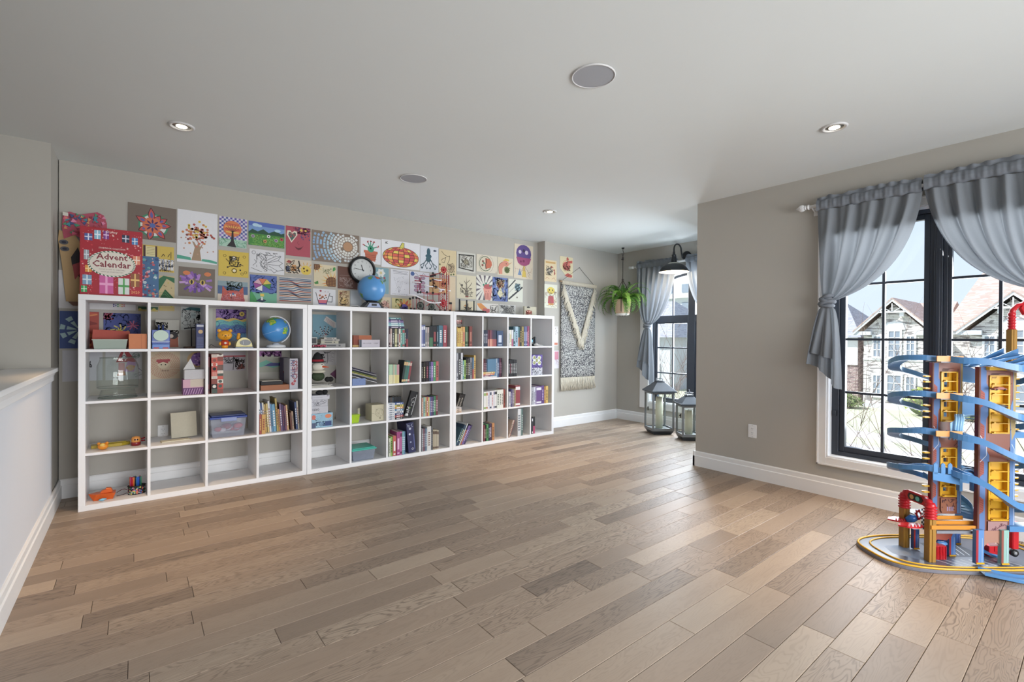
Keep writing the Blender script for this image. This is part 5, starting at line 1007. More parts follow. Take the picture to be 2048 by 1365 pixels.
# ================================================================= curtains
M_CURT = mat('grey_curtain_cloth', 0x82878d, rough=.85, noise=.05, scale=150, transl=.2, bump=.15)
M_CURT2 = mat('grey_curtain_hem', 0x777c83, rough=.85, noise=.05, scale=150, transl=.1)
def curtain(label, x, yo, yc, zt, ky, kz, tlen, tw, seed, nf=7, amp=.03, zl=.55, grp='knotted grey curtains'):
    """yo: outer edge, yc: edge towards the middle of the window, ky,kz: knot"""
    R = random.Random(seed); s = 1 if yc > yo else -1
    ph = [R.uniform(0, 6.28) for _ in range(4)]
    t = thing('curtain', (x, (yo+yc)/2, kz), label, 'curtain', grp)
    def fold(u, v):
        e = .35+.65*sin(pi*min(v*1.15, 1))
        f = sin(2*pi*nf*u+ph[0]+.8*sin(3*u+ph[1]))+.45*sin(2*pi*nf*1.9*u+ph[2]+v*1.5)
        return amp*e*f
    def up(u, v):
        v = v*1.0; Ty = yo+(yc-yo)*u; Ky = ky+s*(u-.5)*.055
        Cy = Ty+.14*(Ky-Ty); Cz = kz+.17-.10*(1-u)
        a, b, c = (1-v)**2, 2*v*(1-v), v*v
        y_ = a*Ty+b*Cy+c*Ky; z_ = a*(zt-.045)+b*Cz+c*kz
        k = .012*sin(2*pi*nf*u+ph[3])*sin(pi*v)
        drap = -.02*sin(pi*v)*u
        return (x+fold(u, v)*(1-.55*v)+.0-.03*sin(pi*v)*.4, y_+k, z_+drap)
    q = MB(); q.grid(up, 110, 34); q.build('drape', M_CURT, t)
    # rod pocket with a ruffle above it
    q = MB()
    def pk(u, v):
        a = 2*pi*v; y_ = yo+(yc-yo)*u; r = .021+.003*sin(60*u+ph[1])+.002*sin(140*u)
        return (x+.0-r*cos(a), y_, zt-.005+.040*sin(a)*(1+.1*sin(45*u+ph[2])))
    q.grid(pk, 90, 12); q.build('rod_pocket', M_CURT2, t)
    q = MB()
    q.grid(lambda u, v: (x+.006*sin(47*u+ph[0]+2*sin(9*u))*(.4+v)-.003, yo+(yc-yo)*u, zt+.026+v*(.030+.006*sin(17*u+ph[3]+3*sin(5*u))+.003*sin(61*u))), 120, 4); q.build('ruffle', M_CURT2, t)
    # tail under the knot
    def tl(u, v):
        w = .06+(tw-.06)*v**.42; y_ = ky+s*(-.02)*v+s*(u-.5)*w; L_ = tlen*(.80+.28*u+.05*sin(5*u+ph[1]))
        f = .028*v**.6*(sin(2*pi*2.6*u+ph[1])+.4*sin(2*pi*6*u+ph[2]))
        return (x-.012+f, y_+.01*sin(9*u)*v, kz-.035-L_*v)
    q = MB(); q.grid(tl, 60, 24)
    q.build('tail', M_CURT, t)
    def tl2(u, v):
        w = .05+(tw*.7-.05)*v**.8; L_ = tlen*(.62+.1*u); f = .02*v*(sin(2*pi*2*u+ph[2]))
        return (x-.03+f, ky-s*.03*v+s*(u-.55)*w, kz-.035-L_*v)
    q = MB(); q.grid(tl2, 40, 16); q.build('tail', M_CURT, t)
    # the knot: wound bands of cloth
    q = MB(); q.ball((x-.012, ky, kz-.005), .042, 20, 12, sc=(.95, 1, 1.2))
    for k, (dz, r, tl_) in enumerate([(.012, .043, .35), (-.012, .046, -.25), (-.03, .040, .1), (.03, .036, -.4)]):
        q.tube([(x-.012+r*cos(a), ky+r*sin(a), kz+dz+tl_*r*sin(a+.6)) for a in [2*pi*i/22 for i in range(22)]], [.014+.003*sin(3*a*2*pi/22+k) for a in range(22)], 8, closed=True)
    q.build('knot', M_CURT2, t)
    return t
M_ROD = mat('white_curtain_rod', 0xdedede, rough=.35, noise=.01)
CXR = XR-.075
curtain('left curtain of the big window, knotted, beside the wall outlet', CXR, 1.415, .787, 2.252, 1.335, 1.50, .56, .235, 3, nf=5, amp=.030)
curtain('right curtain of the big window, sweeping out of view', CXR, .14, .778, 2.262, .215, 1.50, .56, .19, 8, nf=6, amp=.032)
def finial(q, x, y, z, s):
    q.tube([(x, y+s*.0, z), (x, y+s*.012, z)], .019, 16); q.tube([(x, y+s*.012, z), (x, y+s*.02, z)], .013, 16)
    q.tube([(x, y+s*.02, z), (x, y+s*.03, z)], .018, 16)
    n = 7
    for k in range(16):
        a = 2*pi*k/16
        for tw_ in (1, -1):
            q.tube([(x+(.006+.019*sin(pi*min(i/n+.12, 1)))*cos(a+tw_*i*.28), y+s*(.03+.06*i/n), z+(.006+.019*sin(pi*min(i/n+.12, 1)))*sin(a+tw_*i*.28)) for i in range(n+1)], .0022, 5)
    q.ball((x, y+s*.06, z), .016, 12, 8)
    return q
zr = 2.247
t = thing('curtain_rod', (CXR, .78, zr), 'white curtain rod with caged finial over the big window', 'curtain rod')
MB().tube([(CXR, .06, zr), (CXR, 1.47, zr)], .013, 14).build('pole', M_ROD, t)
finial(MB(), CXR, 1.468, zr, 1).build('finial', M_ROD, t)
for y in (1.445, .075): MB().tube([(XR, y, zr-.03), (XR-.03, y, zr-.03), (CXR, y, zr-.012)], .007, 8).bx(XR-.005, XR, y-.015, y+.015, zr-.06, zr).build('bracket', M_ROD, t)
C2 = XF-.085
curtain('left curtain of the alcove window, knotted behind the tall lantern', C2, 4.24, 3.60, 2.262, 4.045, 1.40, .74, .27, 5, nf=7, amp=.03, grp='knotted grey curtains in the alcove')
curtain('right curtain of the alcove window, behind the wall lamp', C2, 2.72, 3.46, 2.258, 2.90, 1.40, .74, .27, 12, nf=7, amp=.03, grp='knotted grey curtains in the alcove')
t = thing('curtain_rod', (C2, 3.5, 2.245), 'white curtain rod over the arched alcove window', 'curtain rod')
MB().tube([(C2, 2.65, 2.245), (C2, 4.30, 2.245)], .014, 12).build('pole', M_ROD, t)
MB().tube([(C2, 4.29, 2.245), (C2, 4.31, 2.245), (C2, 4.33, 2.245), (C2, 4.37, 2.245)], [.013, .022, .018, .026], 14).build('finial', M_ROD, t)
MB().tube([(XF, 4.27, 2.23), (C2, 4.27, 2.235)], .007, 8).build('bracket', M_ROD, t)

# ================================================================= barn lamp
M_IRON = mat('black_iron', 0x1b1c1f, rough=.38, noise=.1, scale=20)
LX, LY, LZ = 5.44, 3.50, 2.10
t = thing('wall_lamp', (XF, LY, 2.32), 'black gooseneck barn lamp with a lit bulb on the alcove wall', 'lamp')
q = MB(); n = 22
q.add([(XF-.0, LY+.062*cos(2*pi*k/n), 2.315+.062*sin(2*pi*k/n)) for k in range(n)]+[(XF-.02, LY+.062*cos(2*pi*k/n), 2.315+.062*sin(2*pi*k/n)) for k in range(n)]+[(XF-.028, LY+.05*cos(2*pi*k/n), 2.315+.05*sin(2*pi*k/n)) for k in range(n)], [(k, (k+1) % n, n+(k+1) % n, n+k) for k in range(n)]+[(n+k, n+(k+1) % n, 2*n+(k+1) % n, 2*n+k) for k in range(n)]+[[2*n+k for k in range(n)]], smooth=True)
q.build('back_plate', M_IRON, t)
arm = [(XF-.02, LY, 2.30), (XF-.07, LY, 2.275), (XF-.11, LY, 2.285), (XF-.125, LY, 2.32), (XF-.14, LY, 2.37)]
cxa, cza, ra = (XF-.14+LX)/2, 2.375, (XF-.14-LX)/2
arm += [(cxa+ra*cos(a), LY, cza+ra*.85*sin(a)) for a in [pi*i/10 for i in range(11)]]+[(LX, LY, 2.30)]
MB().tube(arm, .0095, 10).build('gooseneck_arm', M_IRON, t)
MB().lathe([(.0, 2.335), (.014, 2.335), (.016, 2.30), (.027, 2.298), (.028, 2.285), (.024, 2.28), (.029, 2.25), (.034, 2.235), (.036, 2.20), (.03, 2.195)], LX, LY, 20).build('socket_cap', M_IRON, t)
sh = MB().lathe([(.03, 2.20), (.062, 2.197), (.068, 2.185), (.11, 2.165), (.15, 2.135), (.175, 2.10), (.186, 2.075), (.189, 2.073)], LX, LY, 36).build('lamp_shade', M_IRON, t)
MB().lathe([(.03, 2.196), (.062, 2.193), (.108, 2.160), (.147, 2.130), (.171, 2.098), (.183, 2.075)], LX, LY, 36).build('shade_lining', mat('white_shade_lining', 0xd8d4cc, rough=.4, noise=.01), t)
MB().lathe([(.012, 2.195), (.013, 2.165), (.028, 2.14), (.036, 2.11), (.03, 2.08), (.012, 2.065), (0, 2.063)], LX, LY, 18).build('bulb', mat('lit_bulb', 0xffe0b0, emit=0xffd9a0, estr=14), t)
pl = bpy.data.lights.new('bulb_light', 'POINT'); pl.energy = 7; pl.color = (1, .78, .5); pl.shadow_soft_size = .03
po = bpy.data.objects.new('bulb_light', pl); COL.objects.link(po); po.location = (LX, LY, 2.03)

# ================================================================= hanging fern
FP = at(1246, 496, 'z', ZC); fx, fy = FP[0], FP[1]
t = thing('hanging_fern', (fx, fy, 1.56), 'green fern in a pale wooden pot hanging from the ceiling in the alcove corner', 'plant')
M_POT = mat('pale_pot', 0xd2b49c, rough=.6, noise=.12, scale=14, stretch=(1, 1, .2))
MB().lathe([(.0, 1.565), (.095, 1.565), (.104, 1.575), (.118, 1.74), (.118, 1.765), (.108, 1.765), (.104, 1.745), (0, 1.745)], fx, fy, 30).build('pot', M_POT, t)
MB().lathe([(0, 1.535), (.085, 1.54), (.1, 1.562), (.095, 1.566), (0, 1.566)], fx, fy, 24).build('saucer', mat('white_saucer', 0xdedad4, rough=.4, noise=.01), t)
M_ROPE = mat('dark_cord', 0x3a3433, rough=.9, noise=.2, scale=200)
q = MB().tube([(fx, fy, 2.02), (fx+.002, fy, 2.15), (fx, fy, 2.40)], .005, 6)
for k in range(4): a = .5+k*pi/2; q.tube([(fx, fy, 2.04), (fx+.05*cos(a), fy+.05*sin(a), 1.95), (fx+.121*cos(a), fy+.121*sin(a), 1.765), (fx+.112*cos(a), fy+.112*sin(a), 1.60), (fx+.03*cos(a), fy+.03*sin(a), 1.53)], .0045, 5)
for z in (2.035, 2.05, 2.335, 2.355): q.ball((fx, fy, z), .014, 8, 6)
q.tube([(fx, fy, 2.05), (fx+.03, fy+.01, 2.045)], .006, 5).tube([(fx, fy, 2.35), (fx-.02, fy+.01, 2.33)], .006, 5)
q.build('cord_hanger', M_ROPE, t)
q = MB().lathe([(0, 2.5), (.022, 2.5), (.020, 2.492), (.008, 2.48), (0, 2.478)], fx, fy, 14).tube([(fx, fy, 2.48), (fx, fy, 2.455), (fx+.016, fy, 2.43), (fx+.014, fy, 2.405), (fx-.002, fy, 2.395), (fx-.018, fy, 2.405), (fx-.02, fy, 2.42)], .004, 6)
q.build('ceiling_hook', M_IRON, t)
M_FERN = mat('fern_leaf', vc=True, rough=.55, noise=.15, scale=25, transl=.25)
R = random.Random(5)
for k in range(44):
    a = 2*pi*k*.618+R.uniform(-.2, .2); L_ = R.uniform(.36, .56); el = R.choice([.25, .5, .8, 1.1, 1.3]); g = R.uniform(.9, 1.6)*(1.35-el*.45)
    N_ = 22; pts = []; x_, z_ = .02, 1.755; an = el; st = L_/N_
    for i in range(N_+1):
        pts.append((x_, z_)); x_ += st*cos(an); z_ += st*sin(an); an -= st*g/.16*(.35+i/N_)
    ca, sa = cos(a), sin(a); q = MB(); col = R.choice([0x6ca03a, 0x548a30, 0x84b848, 0x4a7a2c, 0x98c458, 0x3f6c2c])
    P3 = [(min(fx+r*ca, 5.585-.1*max(0, fx+r*ca-5.6)), fy+r*sa, z) for r, z in pts]
    if k == 7: pass
    q.tube(P3, [.0022*(1-.7*i/N_) for i in range(N_+1)], 4, 0x5a7a34)
    for i in range(2, N_):
        p = Vector(P3[i]); d = (Vector(P3[i+1])-p).normalized(); sdv = d.cross(Vector((0, 0, 1)))
        if sdv.length < .1: sdv = Vector((-sa, ca, 0))
        sdv.normalize(); up_ = sdv.cross(d).normalized(); w = .036*sin(pi*min((i/N_)**.7*1.02+.04, 1))+.008
        for s in (1, -1):
            tip = p+s*sdv*w+d*.012-Vector((0, 0, .012*w/.05)); b1 = p-d*.0065; b2 = p+d*.0065; m1 = p+s*sdv*w*.55-d*.004; m2 = p+s*sdv*w*.55+d*.010
            q.add([tuple(b1), tuple(m1), tuple(tip), tuple(m2), tuple(b2)], [(0, 1, 2, 3, 4)], col)
    q.build('frond', M_FERN, t)

# ================================================================= woven wall hanging
def weave():
    m = bpy.data.materials.new('woven_wool'); m.use_nodes = True; n = m.node_tree; N = n.nodes; L = n.links; b = N['Principled BSDF']; b.inputs['Roughness'].default_value = .95
    t_ = N.new('ShaderNodeTexCoord'); mp = N.new('ShaderNodeMapping'); mp.inputs['Scale'].default_value = (75, 75, 95); L.new(t_.outputs['Object'], mp.inputs[0])
    nz = N.new('ShaderNodeTexNoise'); nz.inputs['Scale'].default_value = 1; nz.inputs['Detail'].default_value = 1; L.new(mp.outputs[0], nz.inputs['Vector'])
    n2 = N.new('ShaderNodeTexNoise'); n2.inputs['Scale'].default_value = 1; n2.inputs['Detail'].default_value = 2; m2 = N.new('ShaderNodeMapping'); m2.inputs['Scale'].default_value = (1, 1, 7); L.new(t_.outputs['Object'], m2.inputs[0]); L.new(m2.outputs[0], n2.inputs['Vector'])
    ad = N.new('ShaderNodeMath'); ad.operation = 'MULTIPLY_ADD'; ad.inputs[1].default_value = .22; L.new(n2.outputs[0], ad.inputs[0]); L.new(nz.outputs[0], ad.inputs[2])
    cr = N.new('ShaderNodeValToRGB'); cr.color_ramp.elements[0].position = .53; cr.color_ramp.elements[0].color = (*lin(0x44444a), 1); cr.color_ramp.elements[1].position = .70; cr.color_ramp.elements[1].color = (*lin(0xbcbcb8), 1)
    L.new(ad.outputs[0], cr.inputs[0]); L.new(cr.outputs[0], b.inputs['Base Color'])
    bp = N.new('ShaderNodeBump'); bp.inputs['Strength'].default_value = .6; bp.inputs['Distance'].default_value = .004; L.new(nz.outputs[0], bp.inputs['Height']); L.new(bp.outputs[0], b.inputs['Normal'])
    return m
hx0, hx1, hz0, hz1, hy = 4.535, 5.215, .672, 1.955, YB-.022
t = thing('woven_wall_hanging', ((hx0+hx1)/2, YB-.01, hz0), 'long grey woven wall hanging with a cream fringe in a V and along the bottom', 'wall hanging')
MB().grid(lambda u, v: (hx0+(hx1-hx0)*u, hy-.003*sin(9*v)+.002*sin(7*u), hz1-(hz1-hz0)*v-.012*u*(1-v)), 12, 30).build('woven_panel', weave(), t, solid=.012)
M_YARN = mat('cream_yarn', 0xd2cbbb, rough=.95, noise=.15, scale=60, bump=.3)
q = MB(); q.tube([(hx0-.03, hy-.012, hz1+.03), (hx1+.01, hy-.012, hz1+.008)], .012, 10, 0xc8b8a0); q.build('dowel', mat('light_wood', 0xb59a7c, rough=.6, noise=.1, scale=30), t)
q = MB(); R = random.Random(3)
for k in range(60):
    x = hx0+(hx1-hx0)*k/59; q.tube([(x, hy-.024, hz1+.046-.02*k/59), (x+.004, hy-.026, hz1+.02-.02*k/59), (x-.003, hy-.018, hz1-.01-.015*k/59)], .005, 5)
o = q.build('yarn_wrapping', M_YARN, t); o['kind'] = 'stuff'
nl = at(1158, 536, 'y', YB)
MB().tube([(hx0, hy-.012, hz1+.04), (nl[0], YB-.008, nl[2]), (hx1-.03, hy-.012, hz1+.02)], .0022, 5).build('string', M_ROPE, t)
MB().tube([(nl[0], YB, nl[2]), (nl[0], YB-.015, nl[2]+.003)], .003, 6).build('nail', M_IRON, t)
q = MB()
for k in range(150):
    x = hx0+(hx1-hx0)*k/149; L_ = R.uniform(.16, .19); q.tube([(x, hy, hz0+.01), (x+R.uniform(-.01, .01), hy-R.uniform(-.004, .012), hz0-L_*.5), (x+R.uniform(-.018, .018), hy-R.uniform(0, .02), hz0-L_)], R.uniform(.003, .0055), 4)
o = q.build('bottom_fringe', M_YARN, t); o['kind'] = 'stuff'
q = MB(); apex = at(1160, 680, 'y', YB); ax_, az_ = apex[0]-.02, 1.20
for s, x0_ in ((-1, hx0+.03), (1, hx1-.03)):
    for k in range(95):
        f = k/94; x = x0_+(ax_-x0_)*f; z = hz1-.02+(az_-hz1+.02)*f
        for j in range(3):
            L_ = R.uniform(.10, .16); q.tube([(x+R.uniform(-.012, .012), hy-.014, z+.01), (x+R.uniform(-.035, .035), hy-.03, z-L_*.5), (x+R.uniform(-.06, .06), hy-R.uniform(.012, .03), z-L_)], R.uniform(.003, .0055), 4)
o = q.build('v_fringe', M_YARN, t); o['kind'] = 'stuff'

# ================================================================= floor lanterns
M_ZINC = mat('weathered_grey_metal', 0x85888a, rough=.5, metal=.1, noise=.2, scale=18); M_DKM = mat('dark_grey_metal', 0x4c5157, rough=.45, metal=.2, noise=.1, scale=12)
M_LG = glass_mat('lantern_glass', (.99, 1, .995), .02); M_WAX = mat('candle_wax', 0xe4e4cc, rough=.5, noise=.03, scale=6)
def lantern(x, y, rz, s, zb, zr_, ztop, label, ch, cr_, cdx=0):
    t = thing('lantern', (x, y, 0), label, 'lantern', 'floor lanterns in the alcove')
    q0 = Matrix.Translation((x, y, 0)) @ Matrix.Rotation(rz, 4, 'Z')
    def N_(): m_ = MB(); m_.T = q0; return m_
    h = s/2
    N_().frus(0, 0, 0, .045, h*.80, h*.80, h*.96, h*.96).build('foot', M_DKM, t)
    N_().bx(-h, h, -h, h, .045, .062).build('bottom_rim', M_ZINC, t, bevel=.002)
    for a in (-1, 1):
        for b in (-1, 1): N_().bx(a*h-.011-a*.011, a*h+.011-a*.011, b*h-.011-b*.011, b*h+.011-b*.011, .062, zb-.02).build('post', M_ZINC, t, bevel=.002)
    for a in (-1, 1):
        for c, d in ((zb-.042, zb-.02), (.062, .078)):
            N_().bx(-h+.02, h-.02, a*(h-.006)-.006, a*(h-.006)+.006, c, d).build('rail', M_ZINC, t); N_().bx(a*(h-.006)-.006, a*(h-.006)+.006, -h+.02, h-.02, c, d).build('rail', M_ZINC, t)
    for a in (-1, 1):
        N_().bx(-h+.02, h-.02, a*(h-.008), a*(h-.005), .078, zb-.042).build('glass_pane', M_LG, t)
        N_().bx(a*(h-.008), a*(h-.005), -h+.02, h-.02, .078, zb-.042).build('glass_pane', M_LG, t)
    rf = N_(); e = h+.022
    rf.bx(-e, e, -e, e, zb-.02, zb).frus(0, 0, zb, zr_, e*.97, e*.97, h*.36, h*.36).bx(-h*.36, h*.36, -h*.36, h*.36, zr_, zr_+.012)
    rf.build('roof', M_DKM, t, bevel=.002)
    g = h*.30
    hd = N_().bx(-g-.01, g+.01, -g*.8, g*.8, zr_+.018, zr_+.024)
    for a in (-1, 1):
        for b in (-1, 1): hd.tube([(a*g, b*g*.6, zr_+.01), (a*g, b*g*.6, zr_+.045)], .004, 6)
    hd.tube([(-g-.01, -g*.6, zr_+.045), (g+.01, -g*.6, zr_+.045), (g+.01, g*.6, zr_+.045), (-g-.01, g*.6, zr_+.045)], .004, 6, closed=True)
    hd.build('vent_cap', M_ZINC, t)
    if ztop > zr_+.05: N_().tube([(.0, -g, zr_+.045), (0, -g*.9, ztop-.03), (0, 0, ztop), (0, g*.9, ztop-.03), (0, g, zr_+.045)], .004, 6).build('handle', M_DKM, t)
    N_().bx(-h-.006, -h, -h+.045, -h+.06, .27, .32).tube([(-h-.006, -h+.05, .30), (-h-.022, -h+.05, .30)], .005, 6).build('latch', M_IRON, t)
    c_ = thing('pillar_candle', (x, y, .066), label.split(' lantern')[0].replace('large', 'cream pillar candle inside the large').replace('smaller', 'cream pillar candle inside the smaller')+' lantern', 'candle')
    cx_, cy_ = (q0 @ Vector((cdx, .0, 0)))[:2]
    MB().lathe([(0, .064), (cr_, .064), (cr_, .064+ch-.004), (cr_-.004, .064+ch), (cr_*.5, .064+ch-.006), (0, .064+ch-.008)], cx_, cy_, 28).build('wax', M_WAX, c_)
    MB().tube([(cx_, cy_, .064+ch-.008), (cx_+.002, cy_, .064+ch+.010)], .0014, 5, 0x222222).build('wick', M_IRON, c_)
lantern(5.29, 3.60, radians(34.2+180-90+23+90), .285, .552, .655, .70, 'large grey metal lantern below the knotted alcove curtain', .40, .045)
lantern(5.235, 3.15, radians(31+90+180+20), .235, .44, .52, .60, 'smaller grey metal lantern half hidden by the wall corner', .29, .045)

# ================================================================= ceiling fittings and outlets
M_CT = mat('ceiling_fitting_white', 0xcfcfcf, rough=.45, noise=.01)
DL = [(.222, 3.556, 'recessed ceiling light above the near shelf unit'), (3.315, 1.046, 'recessed ceiling light nearest the big window'), (3.30, 3.548, 'recessed ceiling light above the far shelf unit')]
for x, y, lab in DL:
    t = thing('ceiling_light', (x, y, ZC), lab, 'ceiling light', 'recessed ceiling lights')
    MB().lathe([(.050, ZC-.001), (.050, ZC-.006), (.060, ZC-.009), (.066, ZC-.008), (.070, ZC-.001)], x, y, 36).build('trim_ring', M_CT, t)
    MB().lathe([(.030, ZC-.004), (.048, ZC-.003), (.050, ZC-.0015)], x, y, 28).build('reflector', mat('lamp_reflector', 0x9c9a92, rough=.2, metal=.8, noise=.02), t)
    MB().lathe([(0, ZC-.0105), (.018, ZC-.010), (.029, ZC-.006), (.030, ZC-.0015)], x, y, 24).build('bulb', mat('lit_downlight', 0xfff4dc, emit=0xfff0d4, estr=9), t)
    sl = bpy.data.lights.new('downlight', 'SPOT'); sl.energy = 125; sl.spot_size = radians(62); sl.spot_blend = .9; sl.color = (1, .66, .36); sl.shadow_soft_size = .03
    so2 = bpy.data.objects.new('downlight', sl); COL.objects.link(so2); so2.location = (x, y, ZC-.02)
for x, y, lab in [(1.762, 1.588, 'round white ceiling speaker nearer the camera'), (1.767, 3.522, 'round white ceiling speaker above the middle shelf unit')]:
    t = thing('ceiling_speaker', (x, y, ZC), lab, 'speaker', 'round ceiling speakers')
    MB().lathe([(.100, ZC-.001), (.101, ZC-.006), (.106, ZC-.007), (.1085, ZC-.001)], x, y, 48).build('bezel', M_CT, t)
    MB().lathe([(0, ZC-.0045), (.1, ZC-.0040)], x, y, 48).build('grille', mat('speaker_mesh', 0xa4a6ac, rough=.6, noise=.08, scale=900), t)
def outlet(cx, cy, cz, axis, label):
    t = thing('wall_outlet', (cx, cy, cz-.057), label, 'outlet', 'white wall outlets')
    q = MB(); q.T = Matrix.Translation((cx, cy, cz)) @ (Matrix.Rotation(-pi/2, 4, 'Z') if axis == 'x' else Matrix.Identity(4))
    q.bx(-.036, .036, -.006, 0, -.058, .058).build('cover_plate', M_TRIM, t, bevel=.003)
    q = MB(); q.T = Matrix.Translation((cx, cy, cz)) @ (Matrix.Rotation(-pi/2, 4, 'Z') if axis == 'x' else Matrix.Identity(4))
    q.bx(-.017, .017, -.008, -.006, -.034, .034).build('receptacle', M_TRIM, t, bevel=.001)
    q = MB(); q.T = Matrix.Translation((cx, cy, cz)) @ (Matrix.Rotation(-pi/2, 4, 'Z') if axis == 'x' else Matrix.Identity(4))
    for z in (-.018, .018):
        q.bx(-.008, -.006, -.0085, -.008, z+.002, z+.010).bx(.006, .008, -.0085, -.008, z+.002, z+.009).bx(-.002, .002, -.0085, -.008, z-.009, z-.005)
    for z in (-.048, .048): q.bx(-.002, .002, -.0066, -.006, z-.002, z+.002)
    q.build('slots', M_IRON, t)
outlet(XR, 1.922, .412, 'x', 'white wall outlet on the greige wall left of the big window')
oc = at(326, 867, 'y', YW); outlet(oc[0], YW, oc[2]+.01, 'y', 'white wall outlet seen through the third row of the near shelf unit')
# ================================================================= things on and in the shelves
def X(u, y=4.40): return at(u, 700, 'y', y)[0]
def Zp(u, v, y=4.40): return at(u, v, 'y', y)[2]
def box_(name, u0, u1, v, y, d, z0, col, label, fn=None, m=None, cat='box', group=None, bev=.001, ry=0):
    """box between pixel columns u0,u1 with its top at row v, front at plane y"""
    x0, x1 = X(u0, y), X(u1, y); h = at(u0, v, 'y', y)[2]-z0
    for uu in range(3):
        for cc in range(4):
            a_, b_ = cellx(uu, cc)
            if a_ < (x0+x1)/2 < b_: x0, x1 = max(x0, a_+.0012), min(x1, b_-.0012)
    a = Art((x0, y, z0), (x1-x0, 0, 0), (0, 0, h), (0, -1, 0)); a.e = .0003
    a.bx(x0, x1, y, y+d, z0, z0+h, col)
    if fn: fn(a, random.Random(5))
    return tag(a.build(name, m or VC()), label, cat, group), x0, x1, h
eps = .0008
z0, z1, z2_, z3 = [cellz(r)[0]+eps for r in range(4)]; zT = SH+.0012
# --- near unit, top row, first column
t = thing('storage_bin', (X(221), 4.43, z0), 'grey green open plastic bin in the top left cube', 'bin')
a, b = X(183.5, 4.40), X(256, 4.40); hh = Zp(220, 679)-z0
q = MB(); q.frus((a+b)/2, 4.47, z0, z0+hh, (b-a)/2*.88, .06, (b-a)/2-.003, .07, 0x9aa69c); q.bx(a, b-.002, 4.397, 4.402, z0+hh-.006, z0+hh, 0xa4b0a6); q.build('tub', VG(), t)
q = MB(); q.T = Matrix.Translation(((a+b)/2-.01, 4.60, z0)) @ Matrix.Rotation(.06, 4, 'Y'); q.bx(-.10, .11, -.04, .06, 0.012, .135, 0xb83a20)
tag(q.build('red_carton', VC(), bevel=.002), 'red orange carton standing behind the grey green bin', 'box')
box_('orange_box', 257.5, 294, 668, 4.395, .16, z0, 0xd0763a, 'plain orange box in the top left cube', lambda o, R: o.rect(.68, 0, .7, 1, 0xb86430))
# --- top row, second column: blue toy engine, canvas, milk carton box, hanging ornament stand
t = thing('toy_engine', (X(322), 4.45, z0), 'blue toy train engine with a pale round front in the second top cube', 'toy')
a, b = X(303.5, 4.40), X(340, 4.40); w = b-a
MB().bx(a, b, 4.41, 4.60, z0+.035, z0+.14, 0x2c4a98).bx(a, b, 4.402, 4.41, z0+.05, z0+.056, 0xc8d4e4).build('body', VG(), t, bevel=.003)
MB().bx(a+.002, b-.002, 4.40, 4.6, z0, z0+.035, 0x3a6ab0).bx(a+.01, a+w*.4, 4.396, 4.40, z0, z0+.010, 0xb03040).bx(b-w*.4, b-.01, 4.396, 4.40, z0, z0+.010, 0xb03040).build('bumper', VG(), t, bevel=.002)
q = MB(); cz_ = z0+.098; cxx = (a+b)/2; n = 24
q.add([(cxx+.047*cos(2*pi*k/n), 4.41, cz_+.042*sin(2*pi*k/n)) for k in range(n)]+[(cxx+.045*cos(2*pi*k/n), 4.396, cz_+.040*sin(2*pi*k/n)) for k in range(n)], [(k, (k+1) % n, n+(k+1) % n, n+k) for k in range(n)]+[[n+k for k in range(n)]], 0x9fb4a4)
q.build('round_front', VG(), t)
MB().cyl((cxx-.012, 4.44, z0+.14), (cxx-.012, 4.44, z0+.178), .006, col=0x24366a).cyl((cxx+.014, 4.44, z0+.14), (cxx+.014, 4.44, z0+.178), .006, col=0x24366a).build('funnel', VG(), t)
o = Art((X(311, 4.70), 4.70, z0), (X(358, 4.70)-X(311, 4.70), 0, 0), (0, 0, .225), (0, -1, 0)); o.bx(X(311, 4.70), X(358, 4.70), 4.701, 4.715, z0, z0+.225, 0xb8b4a8)
o.scrib(0, .5, .5, .9, 30, .03, 0x2a2420, seed=2).scrib(0, .4, 1, .62, 40, .03, 0x3a2c20, seed=3).poly([(.6, .02), (.62, .4), (.95, .42), (.98, .02)], 0x9a4a24).ell(.75, .45, .2, 0x241f20).ell(.66, .42, .1, 0xc8b8a8)
tag(o.build('canvas', VC()), 'small canvas with black branches standing behind the toy engine', 'picture')
box_('carton', 392.5, 408, 648, 4.395, .07, z0, 0x39406e, 'dark blue milk carton shaped box in the second top cube', lambda o, R: o.rect(.05, .88, .95, .96, 0xc0c4d0).ell(.55, .68, .3, 0xc8a878, ry=.3).lines([[(.1, .05+.045*k), (.9, .05+.045*k)] for k in range(10)], .03, 0x9098b8))
t = thing('ornament_stand', (X(383), 4.60, z0), 'small dark wire stand behind the milk carton box', 'stand')
q = MB(); sx_ = X(383, 4.6); q.tube([(sx_, 4.6, z0+.012), (sx_, 4.6, z0+.16)], .004, 8).tube([(sx_-.05, 4.6, z0+.155), (sx_-.02, 4.6, z0+.16), (sx_+.03, 4.6, z0+.165)], .005, 8)
q.build('post', M_IRON, t) if 'M_IRON' in globals() else q.build('post', mat('dark_wire', 0x2a2826, rough=.5, noise=.05), t)
MB().lathe([(0, z0), (.055, z0), (.055, z0+.008), (.05, z0+.012), (0, z0+.014)], sx_, 4.6, 20, 0x6a5040).build('base', VC(), t)
